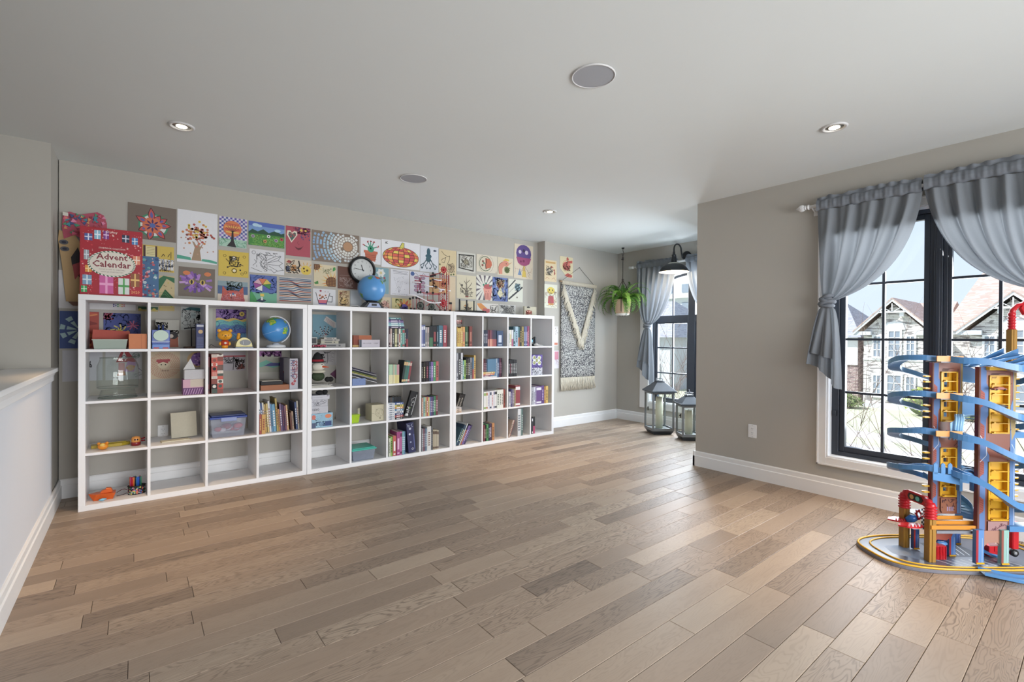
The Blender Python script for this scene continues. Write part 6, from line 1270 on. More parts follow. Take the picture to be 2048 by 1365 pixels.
# --- third top cube: yellow bear, yellow toy
bx_ = X(450, 4.42); by = 4.43
t = thing('toy_bear', (bx_, by, z0), 'yellow toy bear figure with a red shirt in the third top cube', 'toy')
MB().ball((bx_, by, z0+.103), .052, 24, 14, 0xd8982c, sc=(1, .8, .78)).build('head', VG(), t)
for s in (-1, 1):
    MB().ball((bx_+s*.038, by, z0+.140), .015, 14, 8, 0xd8982c, sc=(1, .6, 1)).build('ear', VG(), t)
    MB().ball((bx_+s*.022, by-.0395, z0+.106), .0035, 8, 6, 0x2a1c14).build('eye', VG(), t)
    MB().ball((bx_+s*.032, by-.002, z0+.036), .012, 12, 8, 0xd8982c, sc=(.9, 1, 1.3)).build('arm', VG(), t)
MB().ball((bx_, by-.0425, z0+.099), .0065, 10, 6, 0x2a1c14, sc=(1.2, .7, .8)).build('nose', VG(), t)
MB().tube([(bx_-.011, by-.041, z0+.087), (bx_-.005, by-.0425, z0+.082), (bx_+.005, by-.0425, z0+.082), (bx_+.011, by-.041, z0+.087)], .0014, 5, 0x2a1c14).build('mouth', VG(), t)
MB().lathe([(0, z0), (.022, z0), (.024, z0+.022), (.022, z0+.024)], bx_, by, 18, 0xd89028).build('legs', VG(), t)
q = MB().lathe([(.024, z0+.022), (.030, z0+.028), (.029, z0+.058), (.016, z0+.066), (0, z0+.066)], bx_, by, 18, 0xb03c20); q.ball((bx_, by-.029, z0+.042), .010, 10, 8, 0xd8d0c8, sc=(1, .3, .8)); q.build('shirt', VG(), t)
tx = X(488, 4.43)
t = thing('toy_screen', (tx, 4.45, z0), 'pale yellow rounded toy with a dark screen beside the bear', 'toy')
prof = [(tx+.060*cos(a), z0+.012+(.075*sin(a) if sin(a) > 0 else 0)) for a in [pi*i/14 for i in range(15)]]
MB().prism([(tx-.062, z0+.010)]+prof[::-1]+[(tx+.062, z0+.010)], 'y', 4.42, 4.50, 0xc8b860).build('body', VG(), t, bevel=.004, seg=2)
MB().prism([(tx+.008+.040*cos(a), z0+.045+.024*sin(a)) for a in [2*pi*i/20 for i in range(20)]], 'y', 4.4145, 4.42, 0x16181c).bx(tx-.010, tx-.007, 4.413, 4.4145, z0+.03, z0+.06, 0xa0a4a8).build('screen', VG(), t)
MB().tube([(tx-.040, 4.45, z0+.07), (tx-.035, 4.45, z0+.112)], [.014, .012], 12, 0xd89830).ball((tx-.035, 4.45, z0+.112), .013, 12, 8, 0xd89830).build('handle', VG(), t)
MB().bx(tx-.065, tx+.066, 4.41, 4.52, z0, z0+.008, 0x7a8490).build('base', VG(), t, bevel=.002)
c_ = MB().tube([(X(419), 4.5, z0+.004), (X(424), 4.46, z0+.03), (X(432), 4.45, z0+.012), (X(441), 4.44, z0+.006)], .002, 6, 0x2a2c30); tag(c_.build('cable', VG()), 'thin dark cable left of the toy bear', 'cable')
# --- globes
def continents(q, c, r, tilt, pts, col, seed=1):
    R = random.Random(seed)
    for (lo, la, sz) in pts:
        for k in range(9):
            a, b_ = radians(lo+R.uniform(-sz, sz)), radians(la+R.uniform(-sz, sz)*.7); s = radians(sz*R.uniform(.35, .6)); V_ = []
            for j in range(7):
                w_ = 2*pi*j/7; p = Vector((cos(b_+s*sin(w_))*cos(a+s*cos(w_)/max(cos(b_), .3)), cos(b_+s*sin(w_))*sin(a+s*cos(w_)/max(cos(b_), .3)), sin(b_+s*sin(w_)))); V_.append(tuple(Vector(c)+(r*1.006+.00015*k)*(tilt @ p)))
            q.add(V_, [list(range(7))], col if not isinstance(col, list) else col[k % len(col)])
gx = X(553, 4.50); gy = 4.535; gz = z0+.155; gr = .108
t = thing('globe', (gx, gy, z0), 'world globe on a white stand in the fourth top cube', 'globe')
TL = Matrix.Rotation(-.40, 3, 'Y')
MB().ball((gx, gy, gz), gr, 36, 22, 0x4a8cc8).build('ball', VG(), t)
q = MB(); continents(q, (gx, gy, gz), gr, TL, [(-90, 62, 22), (-130, 66, 20), (-40, 66, 20), (-100, 42, 13)], [0x3f9a4a, 0x4aa850, 0xb8b848], 3); continents(q, (gx, gy, gz), gr, TL, [(-62, -22, 11), (-56, -10, 9), (-30, 20, 7)], [0xb8c048, 0x5ab04a], 5)
q.build('land_print', VG(), t)['kind'] = 'stuff'
q = MB(); q.tube([tuple(Vector((gx, gy, gz))+(gr*1.008)*(TL @ Vector((cos(a), sin(a), 0)))) for a in [2*pi*i/40 for i in range(40)]], .0008, 4, 0xd0e0f0, closed=True); q.build('equator_line', VG(), t)
ax = TL @ Vector((0, 0, 1)); side = TL @ Vector((1, 0, 0))
q = MB().tube([tuple(Vector((gx, gy, gz))+(gr+.010)*(ax*cos(a)+side*sin(a))) for a in [pi*i/22 for i in range(23)]], .0052, 8, 0xdcdcdc)
q.build('meridian_arm', VG(), t)
MB().lathe([(0, z0), (.075, z0), (.078, z0+.010), (.070, z0+.022), (.03, z0+.028), (.022, z0+.040), (0, z0+.040)], gx+.005, gy, 30, 0xdcdcdc).build('base', VG(), t)
gx = X(745, 4.53); gy = 4.56; gr = .134; gz = zT+.195
gz = at(744, 578, 'y', gy)[2]
t = thing('globe', (gx, gy, zT), 'blue talking globe on a dark and silver base on top of the middle unit', 'globe')
MB().ball((gx, gy, gz), gr, 36, 22, 0x5a94cc).build('ball', VG(), t)
q = MB(); TL = Matrix.Rotation(.25, 3, 'X'); continents(q, (gx, gy, gz), gr, TL, [(-70, 66, 9), (-60, 62, 8)], [0xc0603a, 0xa84a30], 3); continents(q, (gx, gy, gz), gr, TL, [(-50, 40, 8), (-160, -30, 10), (-130, 60, 10), (-20, 60, 12)], [0x4a9060, 0x8a9a50], 6); continents(q, (gx, gy, gz), gr, TL, [(-95, -65, 16)], [0x3c6a8a, 0x4a7a98], 6)
q.build('land_print', VG(), t)['kind'] = 'stuff'
MB().lathe([(.02, gz-gr-.012), (.055, gz-gr+.006), (.06, gz-gr+.014), (.05, gz-gr+.016)], gx, gy, 20, 0x202226).build('cradle', VG(), t)
q = MB(); hb = gz-gr-zT; q.prism([(gx-.115, zT), (gx-.105, zT+.012), (gx-.055, zT+hb), (gx+.055, zT+hb), (gx+.105, zT+.012), (gx+.115, zT)], 'y', gy-.06, gy+.06, 0x202226); q.build('base', VG(), t, bevel=.003)
q = MB().prism([(gx-.072, zT+.012), (gx-.045, zT+hb*.82), (gx+.045, zT+hb*.82), (gx+.072, zT+.012)], 'y', gy-.068, gy-.0605, 0x9aa4c0); q.bx(gx-.026, gx+.026, gy-.070, gy-.0685, zT+hb*.38, zT+hb*.7, 0x181a20); q.build('control_panel', VG(), t)
q = MB().tube([(gx-.11, gy, zT+.01), (gx-.14, gy+.03, zT+.03), (gx-.18, gy+.04, zT+.026), (gx-.21, gy+.06, zT+.004)], .0035, 6, 0xd0d0d0); tag(q.build('cable', VG()), 'white cable left of the blue talking globe', 'cable')
q = MB().tube([(gx+.11, gy, zT+.01), (gx+.16, gy+.02, zT+.026), (gx+.20, gy+.03, zT+.004)], .0035, 6, 0xd0d0d0); tag(q.build('cable', VG()), 'white cable right of the blue talking globe', 'cable')
# --- wall clock
c_ = at(726, 540, 'y', YW-.05); r_ = .140
YK = YW-.0065; t = thing('wall_clock', (c_[0], YW-.04, c_[2]), 'round black rimmed wall clock above the blue globe', 'clock')
def disc(q, x, z, r, y0, y1, col, n=40): q.prism([(x+r*cos(2*pi*k/n), z+r*sin(2*pi*k/n)) for k in range(n)], 'y', y0, y1, col); return q
q = MB(); n = 40; prof = [(r_*.80, -.020), (r_*.84, -.045), (r_*.93, -.052), (r_, -.035), (r_*.98, 0)]
v = [(c_[0]+r*cos(2*pi*k/n), YK+dy, c_[2]+r*sin(2*pi*k/n)) for r, dy in prof for k in range(n)]
q.add(v, [(i*n+k, (i+1)*n+k, (i+1)*n+(k+1) % n, i*n+(k+1) % n) for i in range(4) for k in range(n)], 0x17181a, True); q.build('rim', VG(), t)
disc(MB(), c_[0], c_[2], r_*.83, YK-.026, YK-.001, 0xd4d6d4).build('dial', VC(), t)
o = Art((c_[0]-r_, YK-.0262, c_[2]-r_), (2*r_, 0, 0), (0, 0, 2*r_), (0, -1, 0)); o.e = .0003
for k in range(12): a = pi/2-2*pi*(k+1)/12; o.text(str(k+1), .5+.31*cos(a), .5+.31*sin(a), .055, 0x24262a)
o.lines([[(.5+.375*cos(2*pi*k/60), .5+.375*sin(2*pi*k/60)), (.5+.39*cos(2*pi*k/60), .5+.39*sin(2*pi*k/60))] for k in range(60)], .006, 0x303034); o.build('numerals', VC(), t)
o = Art((c_[0]-r_, YK-.029, c_[2]-r_), (2*r_, 0, 0), (0, 0, 2*r_), (0, -1, 0)); o.line([(.53, .46), (.46, .68)], .024, 0x1c1d20).line([(.56, .49), (.2, .54)], .018, 0x1c1d20).ell(.5, .5, .02, 0x1c1d20)
o.build('hands', VC(), t)
# --- marble run roller coaster on the middle unit
my = 4.56
def mp(u, v, dy=0): p = at(u, v, 'y', my+dy); return (p[0], my+dy, max(p[2], zT+.0165))
M1 = mat('red_toy_plastic', 0xa81f2c, rough=.35, noise=.03); t = thing('marble_run', (mp(862, 600)[0], my, zT), 'red and black rod and connector marble run with a white track', 'toy')
tower = MB()
for u in (880, 888, 893, 898):
    for dy in (-.03, .04): tower.tube([mp(u, 622, dy), mp(u, 545, dy)], .0035, 6)
tower.build('tower_rods', M1, t)
ch = MB()
for u in (884.5, 893.5):
    for k in range(30): p = mp(u+(.5 if k % 2 else -.5), 620-k*2.45, -.035); ch.ball(p, .006, 7, 5)
o = ch.build('bead_chain', M1, t); o['kind'] = 'stuff'
rods = MB(); BL = MB(); base_v = 622
for u, v1, v2 in [(820, 619, 597), (826, 619, 593), (833, 620, 596), (839, 620, 595), (835, 586, 566), (842, 586, 553), (848, 620, 590), (866, 600, 558), (866, 600, 547), (877.5, 605, 586), (855, 602, 586), (898, 622, 608), (901, 622, 608), (903, 622, 608), (897, 570, 550), (890, 570, 550)]:
    for dy in (-.025, .03): rods.tube([mp(u, v1, dy), mp(u, v2, dy)], .0028, 5)
for a, b in [((839, 551), (860, 554)), ((872, 549), (882, 545)), ((860, 551), (876, 548)), ((836, 585), (882, 588)), ((846, 588), (880, 590)), ((829, 561), (842, 563)), ((866, 562), (881, 563)), ((855, 601), (868, 601)), ((832, 596), (845, 600)), ((853, 612), (866, 603)), ((868, 603), (880, 618))]: rods.tube([mp(*a, -.02), mp(*b, -.02)], .004, 5).tube([mp(*a, .02), mp(*b, .02)], .004, 5)
o = rods.build('rods', M1, t); o['kind'] = 'stuff'
con = MB(); R = random.Random(6)
def snow(q, p, r, n=8):
    q.cyl((p[0], p[1]-.004, p[2]), (p[0], p[1]+.004, p[2]), r*.35, 8)
    for k in range(n): a = 2*pi*k/n; q.tube([p, (p[0]+r*cos(a), p[1], p[2]+r*sin(a))], [.003, .0045], 5)
for u, v in [(820, 598), (826, 596), (833, 596), (839, 597), (836, 585), (841, 585), (854, 585), (862, 553), (866, 552), (870, 551), (861, 562), (866, 560), (867, 573), (872, 574), (866, 586), (885, 568), (890, 568), (885, 581), (889, 588), (899, 607), (902, 607), (866, 547), (842, 564), (822, 619), (829, 619), (845, 620), (858, 621), (870, 621), (880, 621), (890, 622), (900, 622)]: snow(con, mp(u, v, -.028), .012)
o = con.build('connectors', mat('black_toy_plastic', 0x1c1c20, rough=.4, noise=.03), t); o['kind'] = 'stuff'
wh = MB()
for (u, v, r, c) in [(887.5, 540, .040, 0), (887, 607, .048, 0)]:
    p = mp(u, v, -.04); wh.tube([(p[0]+r*.7*cos(a), p[1], p[2]+r*.7*sin(a)) for a in [2*pi*i/20 for i in range(20)]], .006, 6, closed=True); snow(wh, p, r, 10); wh.cyl((p[0], p[1]-.01, p[2]), (p[0], p[1]+.01, p[2]), r*.35, 12)
wh.build('gear_wheels', M1, t)
for (u, v, r) in [(841, 612, .042), (863, 614, .036)]:
    dk = MB(); p = mp(u, v, -.03); snow(dk, p, r, 12); dk.tube([(p[0]+r*.9*cos(a), p[1], p[2]+r*.9*sin(a)) for a in [2*pi*i/20 for i in range(20)]], .005, 6, closed=True)
    dk.build('dark_wheel', mat('dark_green_toy_plastic', 0x1c2a22, rough=.4, noise=.03), t)
M2 = mat('white_toy_track', 0xdcd8dc, rough=.35, noise=.02)
for pts in ([(814, 590), (830, 591), (842, 597), (854, 603), (860, 606), (870, 606.5), (882, 605.5)], [(825, 564.5), (838, 565), (841, 566)], [(848, 570), (858, 573), (866, 574)], [(868, 559), (876, 561), (883, 561)], [(876, 576), (880, 579), (889, 580)], [(878, 583), (884, 582)], [(896, 582), (901, 582)]):
    MB().tube([mp(*p, -.05) for p in pts], .007, 8).build('track', M2, t)
# --- router
ra, rb = at(918, 620, 'y', 4.55), at(968, 624, 'y', 4.55)
t = thing('wifi_router', ((ra[0]+rb[0])/2, 4.55, zT), 'flat black router with three upright aerials on the far unit', 'router')
MB().prism([(ra[0], 4.50), (rb[0]-.06, 4.46), (rb[0], 4.50), (rb[0]-.04, 4.66), (ra[0]+.02, 4.68)], 'z', zT+.006, zT+.028, 0x18191b).build('body', VG(), t, bevel=.003)
for k, (u, v) in enumerate([(919, 598.5), (933.5, 600.5), (948, 602)]):
    x = at(u, 600, 'y', 4.62)[0]; MB().bx(x-.008, x+.008, 4.615, 4.625, zT+.026, at(u, v, 'y', 4.62)[2], 0x18191b).build('aerial', VG(), t, bevel=.002)
MB().bx(ra[0]+.01, ra[0]+.03, 4.52, 4.60, zT, zT+.006, 0x18191b).bx(rb[0]-.08, rb[0]-.06, 4.52, 4.60, zT, zT+.006, 0x18191b).build('feet', VG(), t)
# --- near unit, second row
jx, jy = X(236, 4.50), 4.52; jr = .120
t = thing('glass_jar', (jx, jy, z1), 'large clear glass jar with a flared foot in the second row of the near unit', 'jar')
GL = glass_mat('clear_jar_glass', (.97, .985, .975), .12)
MB().lathe([(jr*.92, z1), (jr*.94, z1+.004), (jr*.80, z1+.060), (jr*.98, z1+.072), (jr, z1+.085), (jr, z1+.235), (jr*.9, z1+.262), (jr*.86, z1+.285), (jr*.88, z1+.292), (jr*.87, z1+.294), (jr*.84, z1+.285), (jr*.88, z1+.260), (jr*.975, z1+.233), (jr*.975, z1+.088), (jr*.9, z1+.075), (0, z1+.074)], jx, jy, 40).build('vessel', GL, t)
MB().lathe([(0, z1+.001), (jr*.9, z1+.001), (jr*.78, z1+.056), (0, z1+.058)], jx, jy, 40).build('foot', GL, t)
MT = mat('jar_edge_glass', 0x6d7a72, rough=.15, noise=.02)
MB().tube([(jx+jr*.985*cos(a), jy+jr*.985*sin(a), z1+.078) for a in [2*pi*i/40 for i in range(40)]], .0016, 5, closed=True).tube([(jx+jr*.93*cos(a), jy+jr*.93*sin(a), z1+.003) for a in [2*pi*i/40 for i in range(40)]], .0022, 5, closed=True).tube([(jx+jr*.87*cos(a), jy+jr*.87*sin(a), z1+.292) for a in [2*pi*i/40 for i in range(40)]], .0014, 5, closed=True).build('rims', MT, t)
_, a, b, h1 = box_('tissue_box', 366, 407.5, 760, 4.42, .13, z1, 0x8a4a80, 'lower tissue box with pink sky and purple stripes', lambda o, R: o.rect(0, .45, 1, 1, 0xd0a0b4).rect(.35, .5, 1, 1, 0xcdbfae).rect(0, 0, 1, .45, 0x6a3a70).lines([[(-.0+.12*k, .0), (.1+.12*k, .38)] for k in range(8)], .03, 0xc8a0c8), group='tissue boxes')
box_('tissue_box', 369, 409, 740.5, 4.42, .125, z1+h1+.0008, 0xc4c2c6, 'upper white speckled tissue box with a tissue pulled up', lambda o, R: o.dots([(R.random(), R.random(), .008) for _ in range(50)], 0xa8a6ac, 6), group='tissue boxes')
zt = Zp(369, 740.5, 4.42); tx = X(380, 4.47)
tag(MB().add([(tx-.045, 4.45, zt+.002), (tx+.035, 4.46, zt+.002), (tx+.005, 4.49, zt+.085), (tx, 4.51, zt+.002)], [(0, 1, 2), (1, 3, 2), (3, 0, 2), (0, 3, 1)], 0xd0cecc).build('tissue', VM()), 'white tissue peak standing on the upper tissue box', 'tissue')
pc = [0xc84a34, 0x242224, 0xd8cfc0, 0x8a4438, 0xd88a78, 0x4a5850, 0xb83a2c, 0xe0d8cc, 0x1e1c1e]
def quilt(o, R):
    for i in range(2):
        y = 0
        while y < .97:
            h = R.uniform(.06, .15); c = pc[R.randrange(9)]; o.e = .0004; o.rect(.5*i, y, .5*i+.5, min(y+h, 1), c)
            o.e = .0006
            if R.random() < .4: o.ell(.5*i+.25, y+h/2, .16, pc[R.randrange(9)], n=10)
            elif R.random() < .5: o.lines([[(.5*i+.08*k, y+.01), (.5*i+.08*k, min(y+h, 1)-.01)] for k in range(1, 6)], .02, pc[R.randrange(9)])
            y += h
box_('patterned_box', 423, 446.5, 709, 4.40, .20, z1, 0xb84838, 'tall box printed with red, black and cream patchwork', quilt)
book('book', cellx(0, 2)[0]+.004, cellx(0, 2)[0]+.016, 4.42, .22, z1, .29, 0x7a1c22, 'thin dark red book beside the tall patchwork box', None, 0x202020)
q, a, b, hq = box_('game_box', 522, 578.5, 772, 4.40, .2, z1, 0x9c5a2c, 'flat orange brown box in the fourth cube of the second row')
a2 = X(522, 4.42); b2 = X(566, 4.42)
tag(MB().bx(a2, b2, 4.42, 4.60, z1+hq+.001, z1+hq+.030, 0x1e1d20).bx(a2+.01, b2-.01, 4.43, 4.60, z1+hq+.030, z1+hq+.036, 0xb8b0a0).build('slim_box', VC(), bevel=.001), 'slim black box lying on the orange brown one', 'box')
def chess(o, R): o.text('CHESS', .62, .62, .16, 0x8a2438, ang=pi/2, bold=.02).text('ALL IN', .36, .66, .14, 0x3a4a78, ang=pi/2).ell(.4, .18, .22, 0xa82c3c).ell(.62, .26, .16, 0xa82c3c).ell(.5, .2, .06, 0xd8d8dc)
box_('game_box', 579.5, 596, 718, 4.395, .20, z1, 0xb4b2bc, 'white chess game box with red print at the right of its cube', chess)
box_('game_box', 566.5, 579, 716, 4.615, .13, z1, 0x4c3a60, 'purple and grey game box left of the chess game', lambda o, R: o.rect(0, .55, 1, 1, 0x8a8494).scrib(.1, .58, .9, .95, 10, .05, 0x4a4456, seed=2).rect(.0, .5, 1, .55, 0x7a2838))
# --- near unit, third row
q = MB(); q.T = Matrix.Translation((X(222, 4.55), 4.56, z2_)) @ Matrix.Rotation(.08, 4, 'Z'); q.prism([(-.11, -.04), (.06, -.045), (.11, -.02), (.11, .03), (-.02, .045), (-.11, .03)], 'z', 0, .022, 0xa8922c); q.prism([(-.06, -.02), (.09, -.02), (.09, .02), (-.06, .02)], 'z', .022, .026, 0xb8a238); tag(q.build('toy_ramp', VG(), bevel=.003), 'flat olive yellow plastic toy in the third row, first column', 'toy')
dx = X(206, 4.43)
t = thing('rubber_duck', (dx, 4.44, z2_), 'small orange round toy at the front of the third row', 'toy')
MB().ball((dx, 4.44, z2_+.024), .030, 18, 10, 0xd88a2c, sc=(1, 1, .8)).build('body', VG(), t)
MB().ball((dx-.002, 4.418, z2_+.037), .016, 12, 8, 0xd8b45c, sc=(1, .6, .8)).build('face', VG(), t)
MB().ball((dx-.022, 4.44, z2_+.045), .010, 10, 6, 0xd88a2c).ball((dx+.022, 4.44, z2_+.045), .010, 10, 6, 0xd88a2c).build('ears', VG(), t)
ox_ = X(272, 4.47)
t = thing('toy_owl', (ox_, 4.48, z2_), 'small red and orange figure in the third row, first column', 'toy')
MB().lathe([(0, z2_), (.028, z2_), (.030, z2_+.022), (.026, z2_+.026)], ox_, 4.48, 18, 0x7a1e26).build('base', VG(), t)
MB().lathe([(.026, z2_+.026), (.028, z2_+.05), (.022, z2_+.062), (0, z2_+.068)], ox_, 4.48, 18, 0xc88a48).ball((ox_-.005, 4.455, z2_+.045), .006, 8, 6, 0x2a1414).ball((ox_+.009, 4.455, z2_+.045), .006, 8, 6, 0x2a1414).build('head', VG(), t)
MB().tube([(ox_+.03, 4.5, z2_+.04), (ox_+.055, 4.5, z2_+.046)], .006, 8, 0x8a1e2c).tube([(ox_+.03, 4.5, z2_+.026), (ox_+.055, 4.5, z2_+.026)], .006, 8, 0x8a1e2c).build('clip', VG(), t)
q = MB(); q.T = Matrix.Translation((X(370, 4.55), 4.58, z2_)) @ Matrix.Rotation(-.13, 4, 'X') @ Matrix.Rotation(-.03, 4, 'Y'); q.bx(-.085, .085, -.006, .006, .006, .205, 0xbcb6a4); tag(q.build('blank_canvas', VM(), bevel=.002), 'blank cream canvas board leaning in the third row, second column', 'canvas')
q = MB(); q.T = Matrix.Translation((X(340, 4.5), 4.50, z2_)) @ Matrix.Rotation(.12, 4, 'Z'); q.bx(-.06, .13, -.05, .02, 0, .004, 0xc4bea8).bx(-.055, .12, -.045, .025, .004, .008, 0xccc6b2); tag(q.build('paper_pile', VM()), 'few loose sheets lying in front of the blank canvas', 'paper')
# plastic tub with a blue lid
M_TUB = glass_mat('clear_tub_plastic', (.80, .83, .90), .2, .15)
a, b = X(419.5, 4.40), X(495, 4.40); zt = z2_+.150
t = thing('storage_tub', ((a+b)/2, 4.5, z2_), 'clear plastic tub with a blue lid in the third row of the near unit', 'tub')
MB().frus((a+b)/2, 4.50, z2_, zt, (b-a)/2*.84, .085, (b-a)/2*.95, .098).build('tub', mat('frosted_plastic', 0xb4bacb, rough=.25, noise=.02, trans=.0, alpha=.38), t, bevel=.006, seg=2)
MB().bx(a, b, 4.395, 4.61, zt, zt+.016, 0x223a88).bx(a+.012, b-.012, 4.407, 4.60, zt+.016, zt+.030, 0x16285c).build('lid', VG(), t, bevel=.004, seg=2)
MB().bx((a+b)/2-.055, (a+b)/2+.055, 4.390, 4.398, zt-.02, zt+.010, 0x7a86b0).build('clasp', VG(), t, bevel=.002)
q = MB(); R = random.Random(2)
for k in range(14): q.ball((R.uniform(a+.06, b-.05), R.uniform(4.46, 4.55), z2_+R.uniform(.035, .09)), R.uniform(.02, .034), 8, 6, [0xa83040, 0xb84450, 0xc8c4d0, 0x8a2434, 0xd0ccd8][k % 5], sc=(1.2, 1, .8))
o = q.build('cloth_contents', VM(), t); o['kind'] = 'stuff'
# --- near unit, bottom row
sx0 = X(208, 4.45)
t = thing('toy_boat', (sx0, 4.47, z3), 'orange plastic toy boat in the bottom left cube', 'toy')
MB().add([(sx0-.085, 4.47, z3+.048), (sx0-.055, 4.445, z3), (sx0+.05, 4.435, z3), (sx0+.065, 4.425, z3+.042), (sx0-.055, 4.495, z3), (sx0+.05, 4.505, z3), (sx0+.065, 4.515, z3+.042), (sx0-.04, 4.43, z3+.046), (sx0-.04, 4.51, z3+.046)], [(1, 4, 5, 2), (0, 1, 7), (7, 1, 2, 3), (0, 8, 4), (8, 6, 5, 4), (2, 5, 6, 3), (0, 4, 1), (0, 7, 8), (7, 3, 6, 8)], 0xc85a22).build('hull', VG(), t)
MB().prism([(sx0-.025, z3+.042), (sx0-.012, z3+.062), (sx0+.008, z3+.066), (sx0+.012, z3+.078), (sx0+.040, z3+.074), (sx0+.050, z3+.044)], 'y', 4.45, 4.49, 0xd0622a).build('cabin', VG(), t, bevel=.003)
q = MB().tube([(X(198, 4.41), 4.405, z3+.011), (X(205, 4.41), 4.41, z3+.011), (X(213, 4.41), 4.42, z3+.011)], [.004, .010, .004], 8, 0x7ab4cc); tag(q.build('toy_fish', VG()), 'tiny light blue toy in front of the orange boat', 'toy')
px_ = X(274, 4.46)
t = thing('pencil_case', (px_, 4.47, z3), 'round black patterned holder full of felt pens in the bottom left cube', 'pen holder')
def ov(q, z, r, r2, col): return q
q = MB(); n = 26
def oval(z0_, z1_, rx, ry_, col, q):
    v = [(px_+rx*cos(2*pi*k/n), 4.48+ry_*sin(2*pi*k/n), z) for z in (z0_, z1_) for k in range(n)]; q.add(v, [(k, (k+1) % n, n+(k+1) % n, n+k) for k in range(n)]+[list(range(n))[::-1], list(range(n, 2*n))], col, False)
oval(z3, z3+.06, .052, .038, 0x1c1c24, q); q.build('pouch', VC(), t)
q = MB(); R = random.Random(8)
for k in range(70):
    a = R.uniform(-pi, 0); z = z3+R.uniform(.008, .052); s = R.uniform(.004, .008); c_ = (px_+.0527*cos(a), 4.48+.0387*sin(a)); tx_, ty_ = -sin(a), cos(a)
    q.add([(c_[0]+tx_*s*cos(j*1.57), c_[1]+ty_*s*cos(j*1.57), z+s*sin(j*1.57)) for j in range(4)], [(0, 1, 2, 3)], [0x3a9a50, 0xd86040, 0xd8c840, 0x4a70c0, 0xc04890, 0xd8d8d8][k % 6])
q.build('pattern_print', VC(), t)
MB().tube([(px_+.053*cos(2*pi*k/24), 4.48+.039*sin(2*pi*k/24), z3+.0605) for k in range(24)], .003, 6, 0x141418, closed=True).build('zip', VC(), t)
for k in range(15):
    a = -pi+pi*k/14 if k < 11 else R.uniform(0, pi); r = .8 if k < 11 else .4; x, y = px_+.048*r*cos(a), 4.48+.034*r*sin(a)
    MB().tube([(x, y, z3+.061), (x, y, z3+.118+R.uniform(-.006, .008)), (x, y, z3+.128)], [.0048, .0048, .003], 7, [0xb8303a, 0xd87838, 0xc84a88, 0xa82030, 0xb82838, 0xd88038, 0x1e2030, 0x3a70b0, 0x2a5ac0, 0x1e3a6a, 0x3a8a60, 0x202028, 0x2f6a48, 0xb03040, 0x6a3a8a][k]).build('felt_pen', VG(), t)
q = MB().tube([(sx0+.07, 4.47, z3+.03), (sx0+.10, 4.48, z3+.045), (px_-.07, 4.47, z3+.048), (px_-.055, 4.47, z3+.04)], .0025, 6, 0x5a2a30).tube([(sx0+.07, 4.45, z3+.01), (sx0+.11, 4.46, z3+.012), (px_-.055, 4.46, z3+.02)], .0025, 6, 0x3a2428); tag(q.build('string', VC()), 'dark string between the orange boat and the pen holder', 'string')
# --- middle unit, first two columns
xc = cellx(1, 0)[0]+.003
zt = z0
for k, (u0, u1, h, col, lab) in enumerate([(640, 691, .034, 0x9c9a98, 'widest grey book at the bottom of the pile in the middle unit top left cube'), (642, 677, .022, 0xb4b096, 'grey cream book second in the pile beside the teal picture'), (642, 679, .018, 0xa8a49a, 'pale grey book third in the pile beside the teal picture'), (648, 673, .014, 0xb8b0a8, 'topmost small pale book of the pile beside the teal picture')]):
    book('book', X(u0, 4.42), X(u1, 4.42), 4.42, .15, zt, h, col, lab, 'pale books piled in the middle unit', 0x5a5a60, flat=True); zt += h+.0006
q = MB(); R = random.Random(3)
for k in range(24): q.ball((xc+R.uniform(.012, .13), R.uniform(4.38, 4.40), z0+.008+R.uniform(0, .012)), .008, 6, 4, [0xb04a60, 0xc8a0a8, 0x8a3a4a][k % 3])
o = q.build('pink_beads', VM()); tag(o, 'pink string of beads at the front of the middle unit top left cube', 'beads', kind='stuff')
q = MB().bx(xc, xc+.055, 4.41, 4.42, z0+.028, z0+.092, 0xb0aea8); q.bx(xc+.006, xc+.049, 4.408, 4.41, z0+.036, z0+.084, 0x38383c); tag(q.build('photo_frame', VC()), 'tiny pale framed photo at the left of the middle unit top row', 'frame')
tag(MB().bx(xc, xc+.08, 4.43, 4.50, z0, z0+.028, 0x26282c).build('camera_case', VM(), bevel=.006, seg=2), 'small black case under the tiny framed photo', 'case')
box_('orange_box', 707, 743, 671, 4.44, .12, z0+.022, 0xb05a28, 'small orange box in the top row of the middle unit', lambda o, R: o.rect(0, 0, .30, 1, 0x8a3a1c))
tag(MB().bx(X(706, 4.43), X(742, 4.43), 4.435, 4.58, z0, z0+.021, 0xb0925c).build('wooden_board', mat('pale_board', 0xb0925c, rough=.6, noise=.08, scale=20)), 'thin wooden board under the small orange box', 'board')
def cream(o, R): o.rect(.0, 0, .08, 1, 0x3c4a54).text('PROSPER', .36, .52, .13, 0x50505a, w=.42).text('ONW', .8, .52, .15, 0x3c3c44, w=.24)
box_('white_box', 720, 759.5, 680, 4.40, .03, z0, 0xc4bec8, 'white box with thin dark lettering in front of the small orange box', cream)
